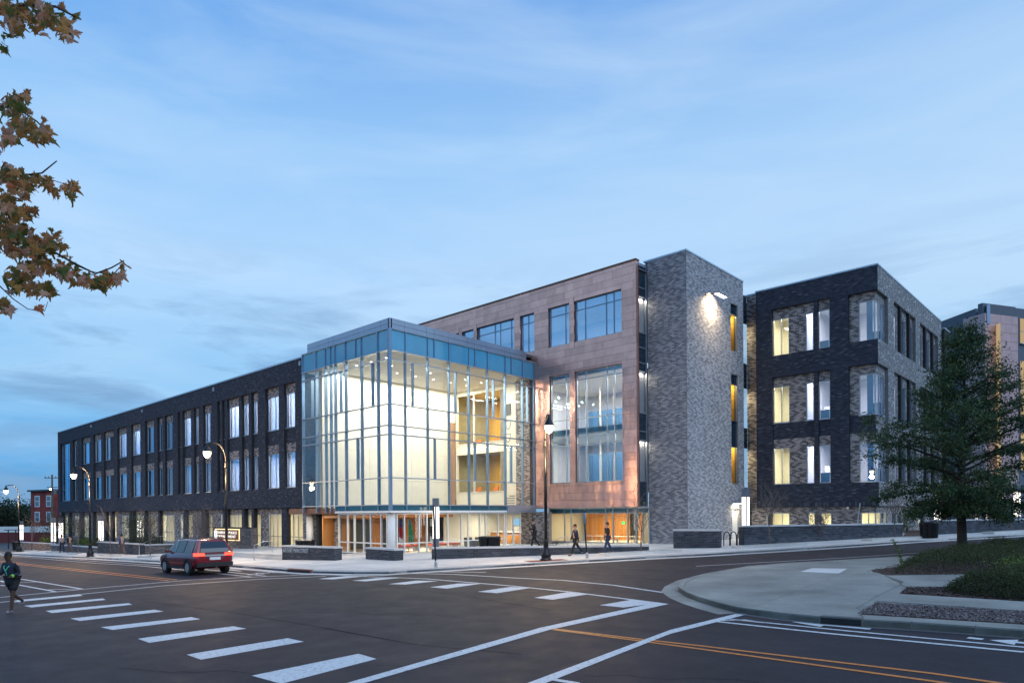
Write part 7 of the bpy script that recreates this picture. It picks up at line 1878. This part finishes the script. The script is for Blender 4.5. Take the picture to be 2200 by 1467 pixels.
    # fingers: five per hand, gently curled
    for sp, el, wr, hn in A:
        d = (hn - wr).normalized(); sd_ = Vector((0, 1, 0)) if abs(d.y) < .8 else Vector((1, 0, 0)); n2 = d.cross(sd_).normalized(); sd_ = n2.cross(d).normalized(); fb = MB()
        for q, ln in ((-.026, .05), (-.009, .062), (.009, .058), (.026, .045)): b0 = hn + sd_ * q; fb.tube([b0, b0 + d * ln * .5 + n2 * .006, b0 + d * ln * .8 + n2 * .026], [.009, .008, .006], 5)
        b0 = wr + d * .03 + sd_ * .03; fb.tube([b0, b0 + d * .03 + sd_ * .022, b0 + d * .055 + sd_ * .026 + n2 * .012], [.011, .009, .007], 5); fb.build('fingers', M[skinm], root, smooth=True)
    if extra: extra(root, dict(hd=hd, ch=ch, A=A, L=L, up=up, pel=pel, nk=nk))
    root.scale = (k, k, k); place(root, loc, yaw); return root
yawA = math.atan2(math.sin(angB), math.cos(angB))
def jog_x(root, d):
    ch, pel = d['ch'], d['pel']; v = MB()
    for s in (-1, 1):
        v.tube([ch + Vector((.02, s * .13, .17)), ch + Vector((.155, s * .07, .06)), ch + Vector((.165, 0, -.06))], .016, 5)
    v.tube([ch + Vector((.165, 0, -.06)), pel + Vector((.16, 0, .08))], .016, 5); v.build('reflective_strap', M['hi_green'], root)
    for sp, el, wr, hn in d['A']: MB().tube([wr - (wr - el).normalized() * .06, wr], .052, 8).build('wrist_band', M['hi_lime'], root)
person('bearded jogger in dark top and black shorts with glowing green straps at the left edge', tuple(G(27, 1314)), math.atan2(-fv.y - .15 * rv.y, -fv.x - .15 * rv.x), 1.78, ((12, 6), (-14, 42)), ((-24, 95), (14, 95)), 'cloth_navy', 'cloth_black', 'skin_dark', 'hair_dark', True, jog_x, .07)
person('man in dark navy jacket walking left on the pavement before the orange lobby', tuple(gp_(1237, 1193)), yawA + math.pi, 1.72, ((24, 4), (-24, 22)), ((-12, 18), (14, 15)), 'cloth_navy', 'cloth_black', 'skin_light', 'hair_dark', lean=.02)
person('man in black jacket and blue jeans walking left beside the tree pit', tuple(gp_(1305, 1190)), yawA + math.pi, 1.76, ((20, 3), (-20, 14)), ((10, 25), (-8, 20)), 'cloth_black', 'cloth_jeans', 'skin_light', 'hair_dark', lean=.0)
person('man in black walking in front of the brick pier behind the long low wall', tuple(gp_(1150, 1190) + fv * 2.2 + Vector((0, 0, .25))), yawA + math.pi, 1.74, ((16, 5), (-18, 18)), ((30, 60), (-8, 20)), 'cloth_black', 'cloth_black', 'skin_light', 'hair_dark')
person('passer by in blue walking before the long planter wall', tuple(gp_(262, 1192)), R(180), 1.72, ((20, 4), (-20, 20)), ((-15, 20), (15, 20)), 'cloth_blue', 'cloth_khaki', 'skin_light', 'hair_dark')
person('passer by in dark coat left of the black street lamp', tuple(gp_(150, 1187)), R(180), 1.72, ((20, 4), (-20, 20)), ((-15, 20), (15, 20)), 'cloth_black', 'cloth_khaki', 'skin_light', 'hair_dark')
person('passer by in pale shirt and navy trousers nearest the left lit columns', tuple(gp_(133, 1187)), R(180), 1.72, ((18, 4), (-20, 20)), ((-15, 20), (15, 20)), 'cloth_pale', 'cloth_navy', 'skin_light', 'hair_dark')
# ================================================================ the red car
car = thing('red_car', 'dark red sport utility car driving left on the main street', 'car', (0, 0, 0))
# stations: x, half width at belt, z belt, z top, half width at top ; sills share zb
ST = [(-2.28, .78, .98, 1.02, .72), (-2.22, .88, 1.02, 1.28, .70), (-2.02, .93, 1.06, 1.66, .64), (-1.6, .94, 1.06, 1.73, .66), (-.6, .95, 1.05, 1.77, .68), (.35, .95, 1.03, 1.74, .67), (.75, .95, 1.02, 1.58, .66), (1.25, .95, 1.01, 1.13, .74), (1.45, .95, 1.0, 1.07, .80), (2.0, .92, .93, .99, .78), (2.28, .86, .82, .88, .72), (2.38, .76, .68, .74, .66)]
V = []; n = 0; rings = []
for x, w, zb_, zt_, wt in ST:
    z0 = .30 if -2.2 < x < 2.2 else .42
    half = [(0, z0), (w - .1, z0), (w - .01, z0 + .14), (w + .02, .70 if zb_ > .8 else .62), (w, zb_), (wt + .05 if zt_ - zb_ > .3 else w - .05, zt_ - .06), (wt - .06, zt_), (0, zt_ + .03)]
    ring = half + [(-y, z) for y, z in half[::-1][1:-1]]; rings.append([(x, y, z) for y, z in ring])
mb = MB(); m = len(rings[0])
for r_ in rings: mb.v += r_
for i in range(len(rings) - 1):
    for k in range(m): mb.f.append((i * m + k, i * m + (k + 1) % m, (i + 1) * m + (k + 1) % m, (i + 1) * m + k)); mb.m.append(0)
mb.f.append(tuple(range(m))[::-1]); mb.f.append(tuple((len(rings) - 1) * m + k for k in range(m))); mb.m += [0, 0]
bd = mb.build('body', M['car_red'], car, smooth=True); bv = bd.modifiers.new('b', 'BEVEL'); bv.width = .03; bv.segments = 2; bv.limit_method = 'ANGLE'
es = bd.modifiers.new('e', 'WEIGHTED_NORMAL')
def gl(name, pts, off, par=car, mat='car_glass', sym=True):
    for s in ((1, -1) if sym else (1,)):
        q = [Vector((x, y * s + off * s, z)) for x, y, z in pts]; MB().poly(q if s > 0 else q[::-1]).build(name, M[mat], par)
gl('side_window', [(-1.95, .935, 1.10), (-1.05, .955, 1.10), (-1.05, .735, 1.66), (-1.85, .70, 1.62)], .012); gl('side_window', [(-.98, .955, 1.10), (-.12, .96, 1.09), (-.12, .74, 1.68), (-.98, .735, 1.67)], .012); gl('side_window', [(-.05, .96, 1.09), (.95, .95, 1.08), (.42, .735, 1.62), (-.05, .74, 1.67)], .012)
rw = MB(); rw.quad((-2.315, .70, 1.09), (-2.315, -.70, 1.09), (-2.265, -.66, 1.28), (-2.265, .66, 1.28)); rw.quad((-2.265, .66, 1.28), (-2.265, -.66, 1.28), (-2.085, -.56, 1.60), (-2.085, .56, 1.60)); rw.build('rear_window', M['car_glass'], car)
MB().poly([(1.27, .74, 1.12), (1.27, -.74, 1.12), (.80, -.64, 1.56), (.80, .64, 1.56)]).build('windscreen', M['car_glass'], car)
for s in (-1, 1):
    MB().hexa([(-2.33, s * .50, .92), (-2.33, s * .90, .92), (-2.12, s * .955, .92), (-2.12, s * .5, .92), (-2.31, s * .50, 1.06), (-2.31, s * .88, 1.06), (-2.12, s * .955, 1.06), (-2.12, s * .5, 1.06)]).build('tail_light', M['tail'], car)
    MB().box(-2.34, -2.2, s * .52 - .14, s * .52 + .14, .52, .56).build('reflector', M['tail'], car)
    MB().box(2.15, 2.34, s * .68 - .14, s * .68 + .14, .70, .82).build('headlight', M['white'], car)
    MB().box(.75, .92, s * .98 - .02, s * 1.12 + .0, 1.06, 1.20).build('wing_mirror', M['car_red'], car)
    MB().tube([(-1.9, s * .56, 1.80), (.2, s * .56, 1.82)], .02, 6).build('roof_rail', M['black_metal'], car)
MB().box(-2.36, -2.18, -.86, .86, .40, .60).build('bumper', M['bumper'], car); MB().box(-2.335, -2.25, -.48, .48, .90, .98).build('trim', M['steel'], car); MB().box(-2.345, -2.27, -.26, .26, .72, .86).build('number_plate', M['white'], car); MB().box(2.2, 2.40, -.8, .8, .36, .58).build('bumper', M['bumper'], car)
for x in (-1.42, 1.42):
    for s in (-1, 1):
        w = MB(); w.tube([(x, s * .74, .36), (x, s * .97, .36)], .36, 24); wh = w.build('wheel', M['tyre'], car); MB().tube([(x, s * .90, .36), (x, s * .982, .36)], .22, 16).build('rim', M['steel'], wh)
        a_ = MB(); pts = [(x + .42 * math.cos(t), s * .955, .36 + .42 * math.sin(t)) for t in np.linspace(-.1, math.pi + .1, 14)]; a_.tube(pts, .045, 6).build('wheel_arch', M['bumper'], car)
MB().box(-1.0, 1.0, .93, .965, .30, .42).build('sill', M['bumper'], car); MB().box(-1.0, 1.0, -.965, -.93, .30, .42).build('sill', M['bumper'], car)
cpx = G(420, 1230); place(car, (cpx.x, cpx.y, gz(cpx.x, cpx.y)), math.pi); car.rotation_euler = (0, R(1.07), math.pi)
